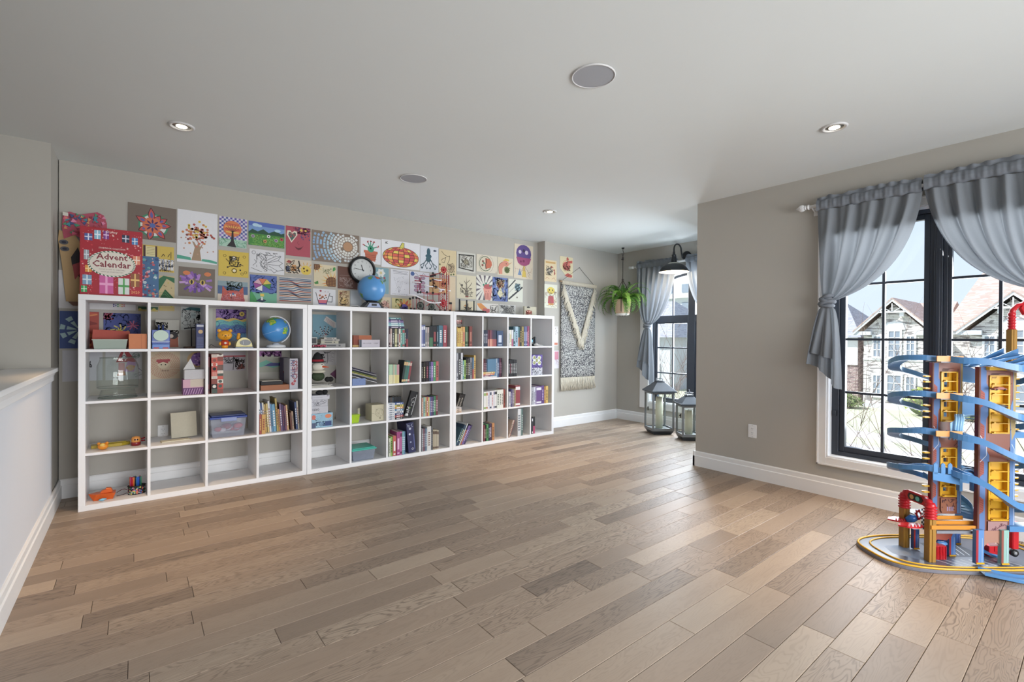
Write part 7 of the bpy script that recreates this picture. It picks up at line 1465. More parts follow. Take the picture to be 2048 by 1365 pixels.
# snowman soft toy
sx1 = cellx(1, 0)[0]+.084
t = thing('snowman_toy', (sx1, 4.47, z1+.03), 'snowman soft toy with a black hat and a carrot nose', 'toy')
MB().ball((sx1, 4.47, z1+.095), .058, 20, 12, 0x34402c, sc=(1, .8, .75)).build('body', mat('plaid_cloth', vc=True, rough=.9, noise=.5, scale=60), t)
MB().ball((sx1, 4.46, z1+.185), .055, 22, 14, 0xc8c4b8, sc=(1, .9, .85)).build('head', VM(), t)
MB().tube([(sx1+.02, 4.425, z1+.185), (sx1+.075, 4.40, z1+.180)], [.011, .002], 10, 0xc05030).build('carrot_nose', VM(), t)
MB().ball((sx1+.018, 4.412, z1+.205), .004, 8, 6, 0x101010).build('eye', VG(), t)
MB().lathe([(.072, z1+.222), (.074, z1+.228), (.052, z1+.232), (.044, z1+.262), (.026, z1+.300), (0, z1+.318)], sx1-.005, 4.47, 24, 0x1a181a).build('hat', VM(), t)
MB().lathe([(.054, z1+.231), (.0535, z1+.246), (.047, z1+.25)], sx1-.005, 4.47, 24, 0x8a1e2c).build('hat_band', VM(), t)
MB().tube([(sx1+.05*cos(a), 4.465+.045*sin(a), z1+.140) for a in [2*pi*i/18 for i in range(18)]], .013, 8, 0xb8b4a4, closed=True).build('scarf', VM(), t)
for s in (0, 1): MB().ball((sx1+.075+.028*s, 4.44, z1+.066), .026, 14, 8, 0x1c1a1a, sc=(1.0, 1, .9)).build('boot', VM(), t)
zt = z1
for k in range(6):
    col = [0xb8b4ac, 0xc4c0b8, 0x9a9890, 0xccc8c0, 0x3a3a38, 0xc0bcb4][k]; w = [.2, .19, .17, .185, .16, .15][k]
    tag(MB().bx(xc, xc+w, 4.385+.004*k, 4.56, zt, zt+.0045, col).build('magazine', VM()), 'magazine %s from the bottom under the snowman toy' % ['first', 'second', 'third', 'fourth', 'fifth', 'sixth'][k], 'magazine', 'magazines under the snowman'); zt += .005
# leaning magazines and a blue box in the second column
def mag(x0, z0_, x1, z1_, th, col, lab, y=4.42):
    L_ = hypot(x1-x0, z1_-z0_); a = atan2(z1_-z0_, x1-x0); q = MB(); q.T = Matrix.Translation((x0, y, z0_)) @ Matrix.Rotation(-a, 4, 'Y'); q.bx(0, L_, 0, .16, 0, th, col); tag(q.build('magazine', VC()), lab, 'magazine', 'magazines leaning in the middle unit')
mxa = cellx(1, 1)[0]
for k, (col, th, lab) in enumerate([(0xc8c8cc, .006, 'lowest white magazine of the slanting pile'), (0x2a2c38, .008, 'black magazine second in the slanting pile'), (0x8a8a8c, .010, 'grey magazine third in the slanting pile'), (0xc4b858, .006, 'yellow magazine in the slanting pile'), (0x7a8a3c, .006, 'olive magazine above the yellow one'), (0x2c2c3a, .007, 'dark magazine near the top of the slanting pile'), (0xc0c0c8, .005, 'white magazine near the top of the slanting pile'), (0x34304a, .008, 'topmost dark magazine of the slanting pile')]):
    o_ = .0115*k; mag(mxa+.012, z1+.088+o_, mxa+.262, z1+.012+o_, th*.88, col, lab, 4.42+.002*k)
box_('blue_box', 705, 731.5, 758, 4.395, .018, z1, 0x6a80b0, 'small pale blue patterned box under the slanting magazines', lambda o, R: o.dots([(R.random(), R.random(), .02) for _ in range(26)], 0x4a5a90, 6))
# third row: boxes of games, cream box, green pot
_, a, b, h1 = box_('puzzle_box', 624.5, 666, 829, 4.385, .20, z2_, 0x8ab4cc, 'pale blue puzzle box at the bottom of the pile in the third row', lambda o, R: o.scrib(0, 0, 1, 1, 30, .02, 0xa8d0e0, seed=4).ell(.78, .78, .16, 0xd8743c, ry=.1).ell(.08, .75, .1, 0xc86450, ry=.12).rect(.62, .08, .94, .42, 0x2c4478).rect(.0, .0, .18, .36, 0x4a5474).scrib(.2, .1, .6, .4, 14, .02, 0x4a6aa0, seed=5))
zt = z2_+h1+.0008
for k, (u1, hpx, col, fn, lab) in enumerate([(656.5, .062, 0xbcbcc4, lambda o, R: o.text('UAVO', .28, .55, .34, 0x35363c, w=.4, bold=.02).dots([(.52, .2, .02)], 0xa05060), 'white box with rounded dark lettering in the pile of boxes'), (656, .060, 0xb8b8c0, lambda o, R: o.scrib(.05, .15, .9, .9, 16, .012, 0x5a5a66, seed=3).dots([(.4, .5, .04)], 0x30303a), 'white box with small drawings, second from the top'), (659.5, .038, 0xc0c0c8, lambda o, R: o.rect(.0, .2, .06, .9, 0x2a2a30).rect(.85, .65, .95, .9, 0x8a7a8a).lines([[(.12, .5), (.6, .5)]], .02, 0x9a9aa4), 'topmost white box in the pile of boxes')]):
    x0_, x1_ = cellx(1, 0)[0]+.0015, X(u1, 4.39); a_ = Art((x0_, 4.39, zt), (x1_-x0_, 0, 0), (0, 0, hpx), (0, -1, 0)); a_.e = .0003; a_.bx(x0_, x1_, 4.39, 4.55, zt, zt+hpx, col); fn(a_, random.Random(4))
    tag(a_.build('white_box', VC(), bevel=.0008), lab, 'box', 'white boxes piled in the third row'); zt += hpx+.0008
q = MB(); q.ball((X(640, 4.42), 4.43, zt+.020), .022, 12, 8, 0x1a1a1c, sc=(1.6, 1, .9)).ball((X(651, 4.42), 4.43, zt+.022), .020, 12, 8, 0x1a1a1c, sc=(1.3, 1, 1.1)); tag(q.build('black_gloves', VM()), 'pair of black cloth pieces on top of the white boxes', 'cloth')
def creamfn(o, R): o.ring(.62, .5, .33, .012, 0x6a6454, ry=.33).scrib(.35, .3, .9, .75, 12, .01, 0x8a8470, seed=6).poly([(.6, .15), (.7, .22), (.72, .1)], 0x4a4438).line([(.0, .5), (.2, .46), (.35, .4)], .012, 0x6a6454)
q_, a, b, hh = box_('cream_box', 744, 771.5, 811, 4.42, .16, z2_, 0xcac2a4, 'cream box printed with fine brown line drawings', creamfn)
o = Art((X(722, 4.56), 4.565, z2_), (.001, 0, 0), (0, 0, .1), (0, -1, 0))
gpx = cellx(1, 1)[0]+.052
t = thing('green_pot', (gpx, 4.45, z2_), 'small lime green pot in the third row of the middle unit', 'pot')
MB().frus(gpx, 4.45, z2_, z2_+.072, .034, .030, .044, .038, 0x9ab82c).build('pot', VG(), t, bevel=.004, seg=2)
MB().bx(gpx-.047, gpx+.047, 4.409, 4.491, z2_+.072, z2_+.080, 0xa4c434).build('rim', VG(), t, bevel=.003)
tag(MB().tube([(gpx+.062, 4.50, z2_), (gpx+.062, 4.50, z2_+.125)], .012, 12, 0xb4b09c).build('small_bottle', VG()), 'slim pale bottle behind the lime green pot', 'bottle')
# bottom row: tub with teal lid
a = cellx(1, 1)[0]+.008; b = X(750, 4.43); t = thing('storage_tub', ((a+b)/2, 4.48, z3), 'small clear tub with a teal lid in the bottom row', 'tub'); zt = z3+.098
MB().frus((a+b)/2, 4.50, z3, zt, (b-a)/2*.84, .10, (b-a)/2*.94, .112).build('tub', mat('grey_clear_plastic', 0x98a0b0, rough=.25, noise=.02, alpha=.6), t, bevel=.008, seg=2)
MB().bx(a, b, 4.378, 4.618, zt, zt+.014, 0x4aa898).bx(a+.01, b-.01, 4.388, 4.608, zt+.014, zt+.022, 0x50b0a0).build('lid', VG(), t, bevel=.006, seg=2)
q = MB(); R = random.Random(9)
for k in range(40): q.bx(*[f for c in ((R.uniform(a+.04, b-.05), .02), (R.uniform(4.43, 4.55), .02), (z3+R.uniform(.006, .07), .012)) for f in (c[0], c[0]+c[1])], [0x3a3c48, 0x8a90a0, 0x5a6478, 0xa8a4b0][k % 4])
o = q.build('small_toys', VC(), t); o['kind'] = 'stuff'
# --- far unit, last column: goggles with a cable, printed box, flat tray under the maroon pile
fx_ = cellx(2, 3)[0]
t = thing('toy_goggles', (fx_+.06, 4.45, z0), 'blue and black toy goggles in the top right cube', 'toy')
MB().ball((fx_+.040, 4.43, z0+.062), .030, 16, 10, 0x5aa0b8, sc=(1.1, .8, .9)).build('lens', VG(), t)
MB().tube([(fx_+.005, 4.45, z0+.034), (fx_+.05, 4.44, z0+.030), (fx_+.09, 4.45, z0+.085), (fx_+.135, 4.46, z0+.112)], [.008, .012, .012, .008], 8, 0x1c1c20).bx(fx_+.118, fx_+.138, 4.44, 4.47, z0+.01, z0+.112, 0x26262a).build('strap', VG(), t)
MB().bx(fx_+.01, fx_+.14, 4.44, 4.47, z0, z0+.026, 0x1c1c20).build('frame', VG(), t, bevel=.006)
q = MB().tube([(fx_+.07, 4.40, z0+.014), (fx_+.10, 4.39, z0+.022), (fx_+.13, 4.40, z0+.012), (fx_+.22, 4.41, z0+.006)], [.012, .018, .010, .004], 8, 0xb4b0ac); tag(q.build('white_controller', VG()), 'white controller with a cable in front of the toy goggles', 'toy')
def purpfn(o, R):
    o.rect(0, .36, 1, 1, 0x5a3c98).rect(0, 0, 1, .36, 0xc4c4cc)
    for x, y in [(.2, .86), (.68, .84), (.2, .62), (.7, .6), (.45, .72)]: o.ell(x, y, .19, 0xd8d8dc, n=12).ell(x, y, .12, 0xb8b86a, n=8)
    o.scrib(0, 0, 1, .95, 34, .025, 0x28243c, seed=4)
box_('snack_box', 1064.5, 1085, 710.5, 4.40, .12, z1, 0x5a3c98, 'purple and white printed box in the second row of the far unit', purpfn)
"""globals ready"""
# ================================================================= outside
def brick_mat(name, a, b_, c_, sc=1, mortar=0xb8b4ac):
    m = bpy.data.materials.new(name); m.use_nodes = True; n = m.node_tree; N = n.nodes; L = n.links; b = N['Principled BSDF']; b.inputs['Roughness'].default_value = .85
    t = N.new('ShaderNodeTexCoord'); s = N.new('ShaderNodeSeparateXYZ'); L.new(t.outputs['Object'], s.inputs[0])
    ad = N.new('ShaderNodeMath'); L.new(s.outputs[0], ad.inputs[0]); L.new(s.outputs[1], ad.inputs[1]); c = N.new('ShaderNodeCombineXYZ'); L.new(ad.outputs[0], c.inputs[0]); L.new(s.outputs[2], c.inputs[1])
    br = N.new('ShaderNodeTexBrick'); br.inputs['Scale'].default_value = 1; br.inputs['Brick Width'].default_value = .40*sc; br.inputs['Row Height'].default_value = .10*sc; br.inputs['Mortar Size'].default_value = .012
    br.inputs['Color1'].default_value = (*lin(a), 1); br.inputs['Color2'].default_value = (*lin(b_), 1); br.inputs['Mortar'].default_value = (*lin(mortar), 1); L.new(c.outputs[0], br.inputs[0])
    mp = N.new('ShaderNodeMapping'); mp.inputs['Scale'].default_value = (2.2/sc, 9.5/sc, 1); L.new(c.outputs[0], mp.inputs[0])
    nz = N.new('ShaderNodeTexNoise'); nz.inputs['Scale'].default_value = 1.0; nz.inputs['Detail'].default_value = 1; L.new(mp.outputs[0], nz.inputs['Vector'])
    cr = N.new('ShaderNodeValToRGB'); cr.color_ramp.interpolation = 'CONSTANT'; cr.color_ramp.elements[0].color = (0, 0, 0, 1); cr.color_ramp.elements[1].position = .57; cr.color_ramp.elements[1].color = (1, 1, 1, 1); L.new(nz.outputs[0], cr.inputs[0])
    mx = N.new('ShaderNodeMix'); mx.data_type = 'RGBA'; mx.inputs[7].default_value = (*lin(c_), 1); L.new(cr.outputs[0], mx.inputs[0]); L.new(br.outputs[0], mx.inputs[6]); L.new(mx.outputs[2], b.inputs['Base Color'])
    return m
M_BR = brick_mat('pale_mixed_brick', 0xdedcda, 0xd2cfcc, 0x8c8886); M_ROOF = brick_mat('roof_shingles', 0xc0a89c, 0xa8948a, 0xb8a8a4, 1.0, 0xa08c84)
M_ROOF2 = brick_mat('grey_roof_shingles', 0xa8aab0, 0x9a9ca2, 0x8c8e94, 1.0, 0x8c8c90); M_RED = brick_mat('reddish_brick', 0x9c8484, 0x8c7676, 0x7a6a6c)
M_WHT = mat('white_exterior_trim', 0xe6e8ea, rough=.5, noise=.01); M_SID = mat('pale_siding', 0xc4c8cc, rough=.7, noise=.02)
M_OG = mat('dark_window_glazing', 0x8a94a0, rough=.1, noise=.15, scale=1); GZ = -2.85
M_GR = mat('spring_lawn', 0xb8bca0, rough=.95, noise=.18, scale=1.2); M_RD = mat('road_asphalt', 0xb8b6b4, rough=.9, noise=.05, scale=2); M_CON = mat('concrete_path', 0xcac6c0, rough=.85, noise=.04, scale=1)
o = MB().bx(XF+1.2, 160, -120, 160, GZ-.3, GZ).build('lawn', M_GR, origin=(0, 0, GZ)); tag(o, 'wide spring lawn in front of the houses', 'lawn', kind='structure')
o = MB().bx(13, 22, -120, 160, GZ, GZ+.02).build('road', M_RD, origin=(0, 0, GZ)); tag(o, 'pale asphalt road across the view', 'road', kind='structure')
o = MB().bx(23.6, 25.2, -120, 160, GZ, GZ+.03).build('pavement', M_CON, origin=(0, 0, GZ)); tag(o, 'concrete pavement in front of the houses', 'pavement', kind='structure')
o = MB().bx(25.2, 35, 3.2, 6.0, GZ, GZ+.025).build('driveway', M_CON, origin=(0, 0, GZ)); tag(o, 'pale driveway between the two gabled houses', 'driveway', kind='structure')
def owin(t, x, y0, y1, z0, z1, nx=2, nz=3, arch=0):
    f = MB().bx(x-.10, x, y0-.09, y1+.09, z0-.12, z0).bx(x-.06, x, y0-.09, y0, z0, z1).bx(x-.06, x, y1, y1+.09, z0, z1).bx(x-.06, x, y0-.09, y1+.09, z1, z1+.09)
    if arch: f.prism([(y0-.25, z1+.09), (y1+.25, z1+.09), (y1+.12, z1+.5), ((y0+y1)/2, z1+.62), (y0-.12, z1+.5)], 'x', x-.05, x)
    f = f.build('window', M_WHT, t)
    MB().bx(x-.03, x-.01, y0, y1, z0, z1).build('pane', M_OG, f)
    g = MB()
    for i in range(1, nx): yy = y0+(y1-y0)*i/nx; g.bx(x-.05, x-.02, yy-.02, yy+.02, z0, z1)
    for i in range(1, nz): zz = z0+(z1-z0)*i/nz; g.bx(x-.05, x-.02, y0, y1, zz-.02, zz+.02)
    g.build('glazing_bars', M_WHT, f)
def gabled_house(X, yc, label, hipz, ridge, side=1, sc=1.0):
    t = thing('house', (X+5, yc, GZ), label, 'house')
    def Y(v): return yc+v*sc
    ez, pz, hw, ho = 1.78, 3.70, 1.47, 1.90
    hw *= sc; ho *= sc
    # gable front
    MB().prism([(yc-hw, GZ), (yc+hw, GZ), (yc+hw, ez), (yc, pz-.35), (yc-hw, ez)], 'x', X, X+6).build('gable_wall', M_BR, t)
    for s in (-1, 1):
        rr = MB().prism([(yc, pz), (yc+s*ho, ez-.02), (yc+s*ho, ez-.22), (yc, pz-.2)], 'x', X-.42, X-.34).build('barge_board', M_WHT, t)
        MB().prism([(yc, pz+.03), (yc+s*(ho+.03), ez), (yc+s*(ho+.03), ez-.08), (yc, pz-.05)], 'x', X-.45, X+8).build('gable_roof', M_ROOF, t)
        MB().bx(X-.36, X+.0, yc+s*hw*.70, yc+s*ho, ez-.24, ez-.02).build('eave_return', M_SID, t)
    dm = MB().bx(X-.42, X-.36, yc-.62*sc, yc+.62*sc, pz-.86, pz-.76)
    for a in (-.75, 0, .75): dm.prism([(yc+a*.05-.025, pz-.8), (yc+a*.05+.025, pz-.8), (yc+a*.62+.025, pz-.32-abs(a)*.28), (yc+a*.62-.025, pz-.32-abs(a)*.28)], 'x', X-.42, X-.37)
    for a in (-.42, .42): dm.bx(X-.30, X, yc+a*sc-.1, yc+a*sc+.1, pz-1.08, pz-.86)
    dm.build('gable_truss', M_WHT, t)
    owin(t, X, Y(-.30), Y(.22), .25, 1.75, 2, 4, arch=1); owin(t, X, Y(-.95), Y(-.62), .25, 1.45); owin(t, X, Y(.62), Y(.95), .25, 1.45)
    owin(t, X, Y(-.36), Y(.26), -2.2, -.85); owin(t, X, Y(-.95), Y(-.62), -2.1, -.9); owin(t, X, Y(.62), Y(.95), -2.1, -.9)
    MB().bx(X-.08, X+.02, yc-hw-.02, yc+hw+.02, -2.6, GZ).build('stone_base', M_SID, t)
    MB().bx(X-.05, X, yc-hw, yc+hw, .02, .14).build('string_course', M_WHT, t)
    # main body with a hipped roof
    b0, b1 = (yc-1.62, yc+hw+.2) if side > 0 else (yc-9*sc, 5.95)
    MB().bx(X+1.8, X+11, b0, b1-.3, GZ, ez).build('main_wall', M_BR, t)
    MB().bx(X+1.6, X+1.8, b0-.1, b1-.2, ez-.2, ez).build('gutter', M_WHT, t)
    yr0, yr1 = (b0-.2, yc+.5) if side > 0 else (b0+3.8, 4.55)
    v = [(X+1.5, b0-.3, ez), (X+1.5, b1, ez), (X+11.3, b1, ez), (X+11.3, b0-.3, ez), (X+6.3, yr0, hipz), (X+6.3, yr1, hipz)]
    MB().add(v, [(0, 4, 5, 1), (1, 5, 2), (2, 5, 4, 3), (3, 4, 0), (0, 1, 2, 3)]).build('hip_roof', M_ROOF, t)
    for k in range(0 if side > 0 else 2): owin(t, X+1.8, Y(-3.2-2.2*k), Y(-2.5-2.2*k), .1, 1.3)
    if side < 0: MB().bx(X+1.7, X+1.8, Y(-5.4), Y(-2.6), GZ, -.75).build('garage_door', M_WHT, t)
gabled_house(35, 7.9, 'pale brick house with a truss in its gable, seen left of the mullion', 3.75, 1.2)
gabled_house(34.2, 2.95, 'pale brick house with the large hipped roof, seen right of the mullion', 5.9, 2.3, side=-1, sc=1.08)
# plain neighbour on the left
t = thing('house', (40, 16, GZ), 'plain low house with a grey roof left of the brick gables', 'house')
MB().bx(37, 46, 10.2, 19, GZ, 1.4).build('main_wall', M_RED, t); MB().bx(36.9, 37, 10.2, 19, -.4, 1.4).build('siding', M_WHT, t)
MB().add([(36.5, 9.9, 1.4), (36.5, 19.3, 1.4), (46.5, 19.3, 1.4), (46.5, 9.9, 1.4), (41.5, 12.2, 4.0), (41.5, 16.5, 4.0)], [(0, 4, 5, 1), (1, 5, 2), (2, 5, 4, 3), (3, 4, 0), (0, 1, 2, 3)]).build('hip_roof', M_ROOF2, t)
owin(t, 36.9, 11.2, 12.6, .1, 1.1)
# houses and the apartment block seen from the alcove window
t = thing('house', (38, 27, GZ), 'white sided house with a grey hipped roof seen through the alcove window', 'house')
MB().bx(33, 42, 21.5, 30, GZ, 1.35).build('main_wall', M_SID, t)
MB().add([(32.4, 20.9, 1.35), (32.4, 30.6, 1.35), (42.6, 30.6, 1.35), (42.6, 20.9, 1.35), (37.5, 24, 4.6), (37.5, 27.4, 4.6)], [(0, 4, 5, 1), (1, 5, 2), (2, 5, 4, 3), (3, 4, 0), (0, 1, 2, 3)]).build('hip_roof', M_ROOF2, t)
MB().prism([(24.8, 1.3), (28.4, 1.3), (26.6, 2.9)], 'x', 32.0, 34).build('small_gable', M_SID, t)
for y in (22.6, 24.6, 27.2): owin(t, 33, y, y+1.0, -.2, .9)
for y in (22.4, 26.0): MB().bx(32.9, 33, y, y+2.6, GZ, -.8).build('garage_door', M_WHT, t)
t = thing('apartment_block', (90, 62, GZ), 'tall pale apartment block behind the roofs in the alcove window', 'building')
MB().bx(84, 100, 40, 78, GZ, 14.2).build('main_wall', M_SID, t)
for k in range(4):
    z = -1.5+3.6*k
    MB().bx(83.3, 84, 41, 77, z, z+.35).build('balcony_slab', M_WHT, t)
    for j in range(9): 
        f = MB().bx(83.9, 84, 42+4*j, 44.2+4*j, z+1.1, z+2.7).build('window', M_OG, t)
# shrubs, bare saplings
def blob_shrub(x, y, r, h, label, col, seed):
    R = random.Random(seed); t = thing('shrub', (x, y, GZ), label, 'shrub')
    q = MB()
    for k in range(900):
        a = R.uniform(0, 6.28); e = R.uniform(-.2, 1.5); rr = r*R.uniform(.75, 1.02); p = (x+rr*cos(a)*cos(e), y+rr*sin(a)*cos(e), GZ+h*.35+h*.65*sin(e)*R.uniform(.9, 1.05)); s = R.uniform(.06, .12)
        d = [(R.uniform(-s, s), R.uniform(-s, s), R.uniform(-s, s)) for _ in range(3)]
        q.add([(p[0]+a_[0], p[1]+a_[1], p[2]+a_[2]) for a_ in d], [(0, 1, 2)], [col, (lin(col)[0]*1.3, lin(col)[1]*1.3, lin(col)[2]*1.1)][k % 2])
    o = q.build('foliage', mat('shrub_leaf', vc=True, rough=.8, noise=.1), t)
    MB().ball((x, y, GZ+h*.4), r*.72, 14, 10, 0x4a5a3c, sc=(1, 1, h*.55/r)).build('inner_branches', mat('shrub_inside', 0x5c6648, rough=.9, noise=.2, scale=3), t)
blob_shrub(33.2, 6.1, 1.0, 1.5, 'yellow green rounded shrub against the brick house', 0x9aa85a, 1)
blob_shrub(32.9, 4.1, .7, .8, 'low dark shrub right of the yellow green one', 0x6a7a4c, 2)
blob_shrub(33.6, 9.9, .9, .8, 'low shrub at the left corner of the brick house', 0x7c8a60, 3)
M_BARK = mat('bare_twig_bark', 0x86746a, rough=.9, noise=.1)
def sapling(x, y, h, label, seed, n=7, spread=.3, r=.013):
    R = random.Random(seed); q = MB()
    def br(p, d, L_, rr, lev):
        pts = [p]; dd = Vector(d)
        for i in range(4): dd = (dd+Vector((R.uniform(-.12, .12), R.uniform(-.12, .12), .04))).normalized(); pts.append(tuple(Vector(pts[-1])+dd*L_/4))
        q.tube(pts, [rr*(1-.18*i) for i in range(5)], 4)
        if lev:
            for k in range(4): a = R.uniform(0, 6.28); i = R.randrange(1, 5); br(pts[i], (dd+Vector((cos(a), sin(a), .1))*.75).normalized(), L_*R.uniform(.4, .65), rr*.5, lev-1)
    for k in range(n): a = R.uniform(0, 6.28); br((x+R.uniform(-.08, .08), y+R.uniform(-.08, .08), GZ), (spread*cos(a), spread*sin(a), 1), h*R.uniform(.7, 1), r, 2)
    tag(q.build('sapling', M_BARK), label, 'sapling', 'bare saplings outside')
sapling(9.4, 2.9, 2.7, 'bare many stemmed sapling low in the left pane of the big window', 1)
sapling(11.3, 2.0, 3.1, 'bare sapling low in the middle of the big window', 2, n=9)
sapling(11.4, 4.3, 3.3, 'bare sapling at the left edge of the big window', 3, n=8)
sapling(9.2, .9, 2.6, 'bare sapling behind the toy garage', 4)
sapling(9.3, 5.6, 3.2, 'bare shrub low in the alcove window', 5, n=16, spread=.35)
sapling(11.6, 8.0, 3.2, 'second bare shrub behind the curtain of the alcove window', 6, n=14, spread=.35)
# low wall and roof of this house below the windows so the yard is not cut off
o = MB().bx(XF+.2, XF+1.2, -3, 8, GZ-.3, GZ+.01).build('flower_bed', mat('bark_mulch', 0x6a5a4c, rough=.95, noise=.3, scale=8)); tag(o, 'mulch strip at the foot of the house wall', 'flower bed', kind='structure')
# ================================================================= big toy car garage, turned about 45 degrees to the wall
ER = Vector((sin(YAW), -cos(YAW), 0)); EF = Vector((cos(YAW), sin(YAW), 0))
TG = Matrix(((ER.x, EF.x, 0, 0), (ER.y, EF.y, 0, 0), (0, 0, 1, 0), (0, 0, 0, 1)))      # local: along the front, depth, height
def ga(u, b): return (u-1024)/FPX*b
def gz(v, b): return CAMH+(683.7-v)/FPX*b
def GB(): m_ = MB(); m_.T = TG; return m_
def gart(a0, a1, b, z0_, z1_):
    return Art(TG @ Vector((a0, b, z0_)), ER*(a1-a0), Vector((0, 0, z1_-z0_)), -EF)
YL, OR_, BL_, LB, RD_, BRN = 0xd0a028, 0xc88030, 0x5080b4, 0x8ab8dc, 0xb82028, 0x7a4a3c
M_BLP = mat('blue_track_plastic', 0x5080b0, rough=.28, noise=.03); M_YLP = mat('yellow_toy_plastic', 0xcfa02c, rough=.3, noise=.03); M_RDP = mat('bright_red_plastic', 0xb41c26, rough=.3, noise=.03)
M_GRP = mat('grey_toy_plastic', 0x7c8088, rough=.4, noise=.03); M_ORP = mat('orange_toy_plastic', 0xc88430, rough=.32, noise=.03); M_TAN = mat('ochre_toy_plastic', 0x98702e, rough=.35, noise=.04)
M_CLB = mat('clear_blue_plastic', 0x9cc8e8, rough=.15, noise=.02, alpha=.75)
G0 = (2.47, 2.65)
t = thing('toy_garage', tuple(TG @ Vector((*G0, 0))), 'tall toy car garage with blue spiral ramps and two printed towers under the big window', 'toy')
t['_w'] = list(t.location)
# base plate with raised yellow kerbs
ca_, cb_, ra_, rb_ = 2.50, 2.665, .485, .228
def se(k, n, sa=1, sb=1, p=.62):
    w = 2*pi*k/n; c, s = cos(w), sin(w); return (ca_+sa*ra_*math.copysign(abs(c)**p, c), cb_+sb*rb_*math.copysign(abs(s)**p, s))
NB = 56; ol = [se(k, NB) for k in range(NB)]
GB().prism(ol, 'z', .0, .018, 0x6c6e78).build('base_plate', mat('base_grey_plastic', 0x70707a, rough=.45, noise=.04), t, bevel=.002)
GB().prism([se(k, NB, .965, .94) for k in range(NB)], 'z', .018, .0195, 0x596070).build('printed_road', VG(), t)
for sc_, r in ((.985, .0055), (.86, .0045)):
    GB().tube([(*se(k, NB, sc_, sc_-.02), .0225) for k in range(NB)], r, 6, YL, closed=True).build('kerb_rail', M_YLP, t)
rd = gart(2.03, 2.97, 2.44, 0, 1); q = MB()
def flat(pts, col, z=.0198, m_=None): m_.add([tuple(TG @ Vector((a, b, z))) for a, b in pts], [list(range(len(pts)))[::-1]], col)
mk = MB()
for k in range(9): a = 2.34+.045*k; flat([(a, 2.50), (a+.006, 2.50), (a-.03, 2.57), (a-.036, 2.57)], 0xd8dce0, m_=mk)
flat([(2.36, 2.60), (2.62, 2.60), (2.60, 2.78), (2.40, 2.78)], 0x3c4250, .0197, mk); flat([(2.13, 2.64), (2.24, 2.55), (2.32, 2.55), (2.30, 2.75), (2.16, 2.74)], 0x8898b0, .0197, mk)
for k in range(5): flat([(2.42+.03*k, 2.62), (2.425+.03*k, 2.62), (2.47+.03*k, 2.76), (2.465+.03*k, 2.76)], 0xc8ccd4, .0199, mk)
mk.build('road_print', VC(), t)
# towers ------------------------------------------------
def circuit(o, R, a0=.18, b0=.8):
    o.rect(0, 0, 1, 1, BRN).rect(0, 0, .035, 1, 0x5c2c28)
    o.poly([(.05, 0), (.05, 1), (.2, 1), (.2, .9), (.3, .86), (.3, .72), (.2, .68), (.2, .5), (.3, .46), (.3, .3), (.2, .26), (.2, 0)], 0x4a70a8)
    for y in (.15, .38, .6, .8): o.poly([(.05, y-.05), (.16, y-.03), (.16, y+.04), (.05, y+.06)], 0x9a4030).lines([[(.06, y-.03+.014*k), (.15, y-.04+.014*k)] for k in range(6)], .008, 0x5c2420)
    o.poly([(.86, 0), (1, 0), (1, 1), (.92, 1), (.92, .8), (.86, .76)], 0x4a78b0).poly([(.9, .55), (1, .6), (1, 1), (.93, 1), (.93, .72), (.86, .68)], 0xa89058)
    o.line([(.05, .42), (.22, .46), (.22, .52), (.05, .58)], .018, 0xc8ccd8).line([(.97, 0), (.97, .5), (.9, .53)], .015, 0xb8c8e0)
    for y in (.08, .3, .45, .62, .9): o.lines([[(.74, y), (.84, y+.02), (.84, y+.06)], [(.78, y-.02), (.88, y)]], .012, 0x2c1c20)
    o.lines([[(.3+.02*k, .93), (.34+.03*k, .96), (.5+.03*k, .96)] for k in range(8)], .008, 0x3c2020)
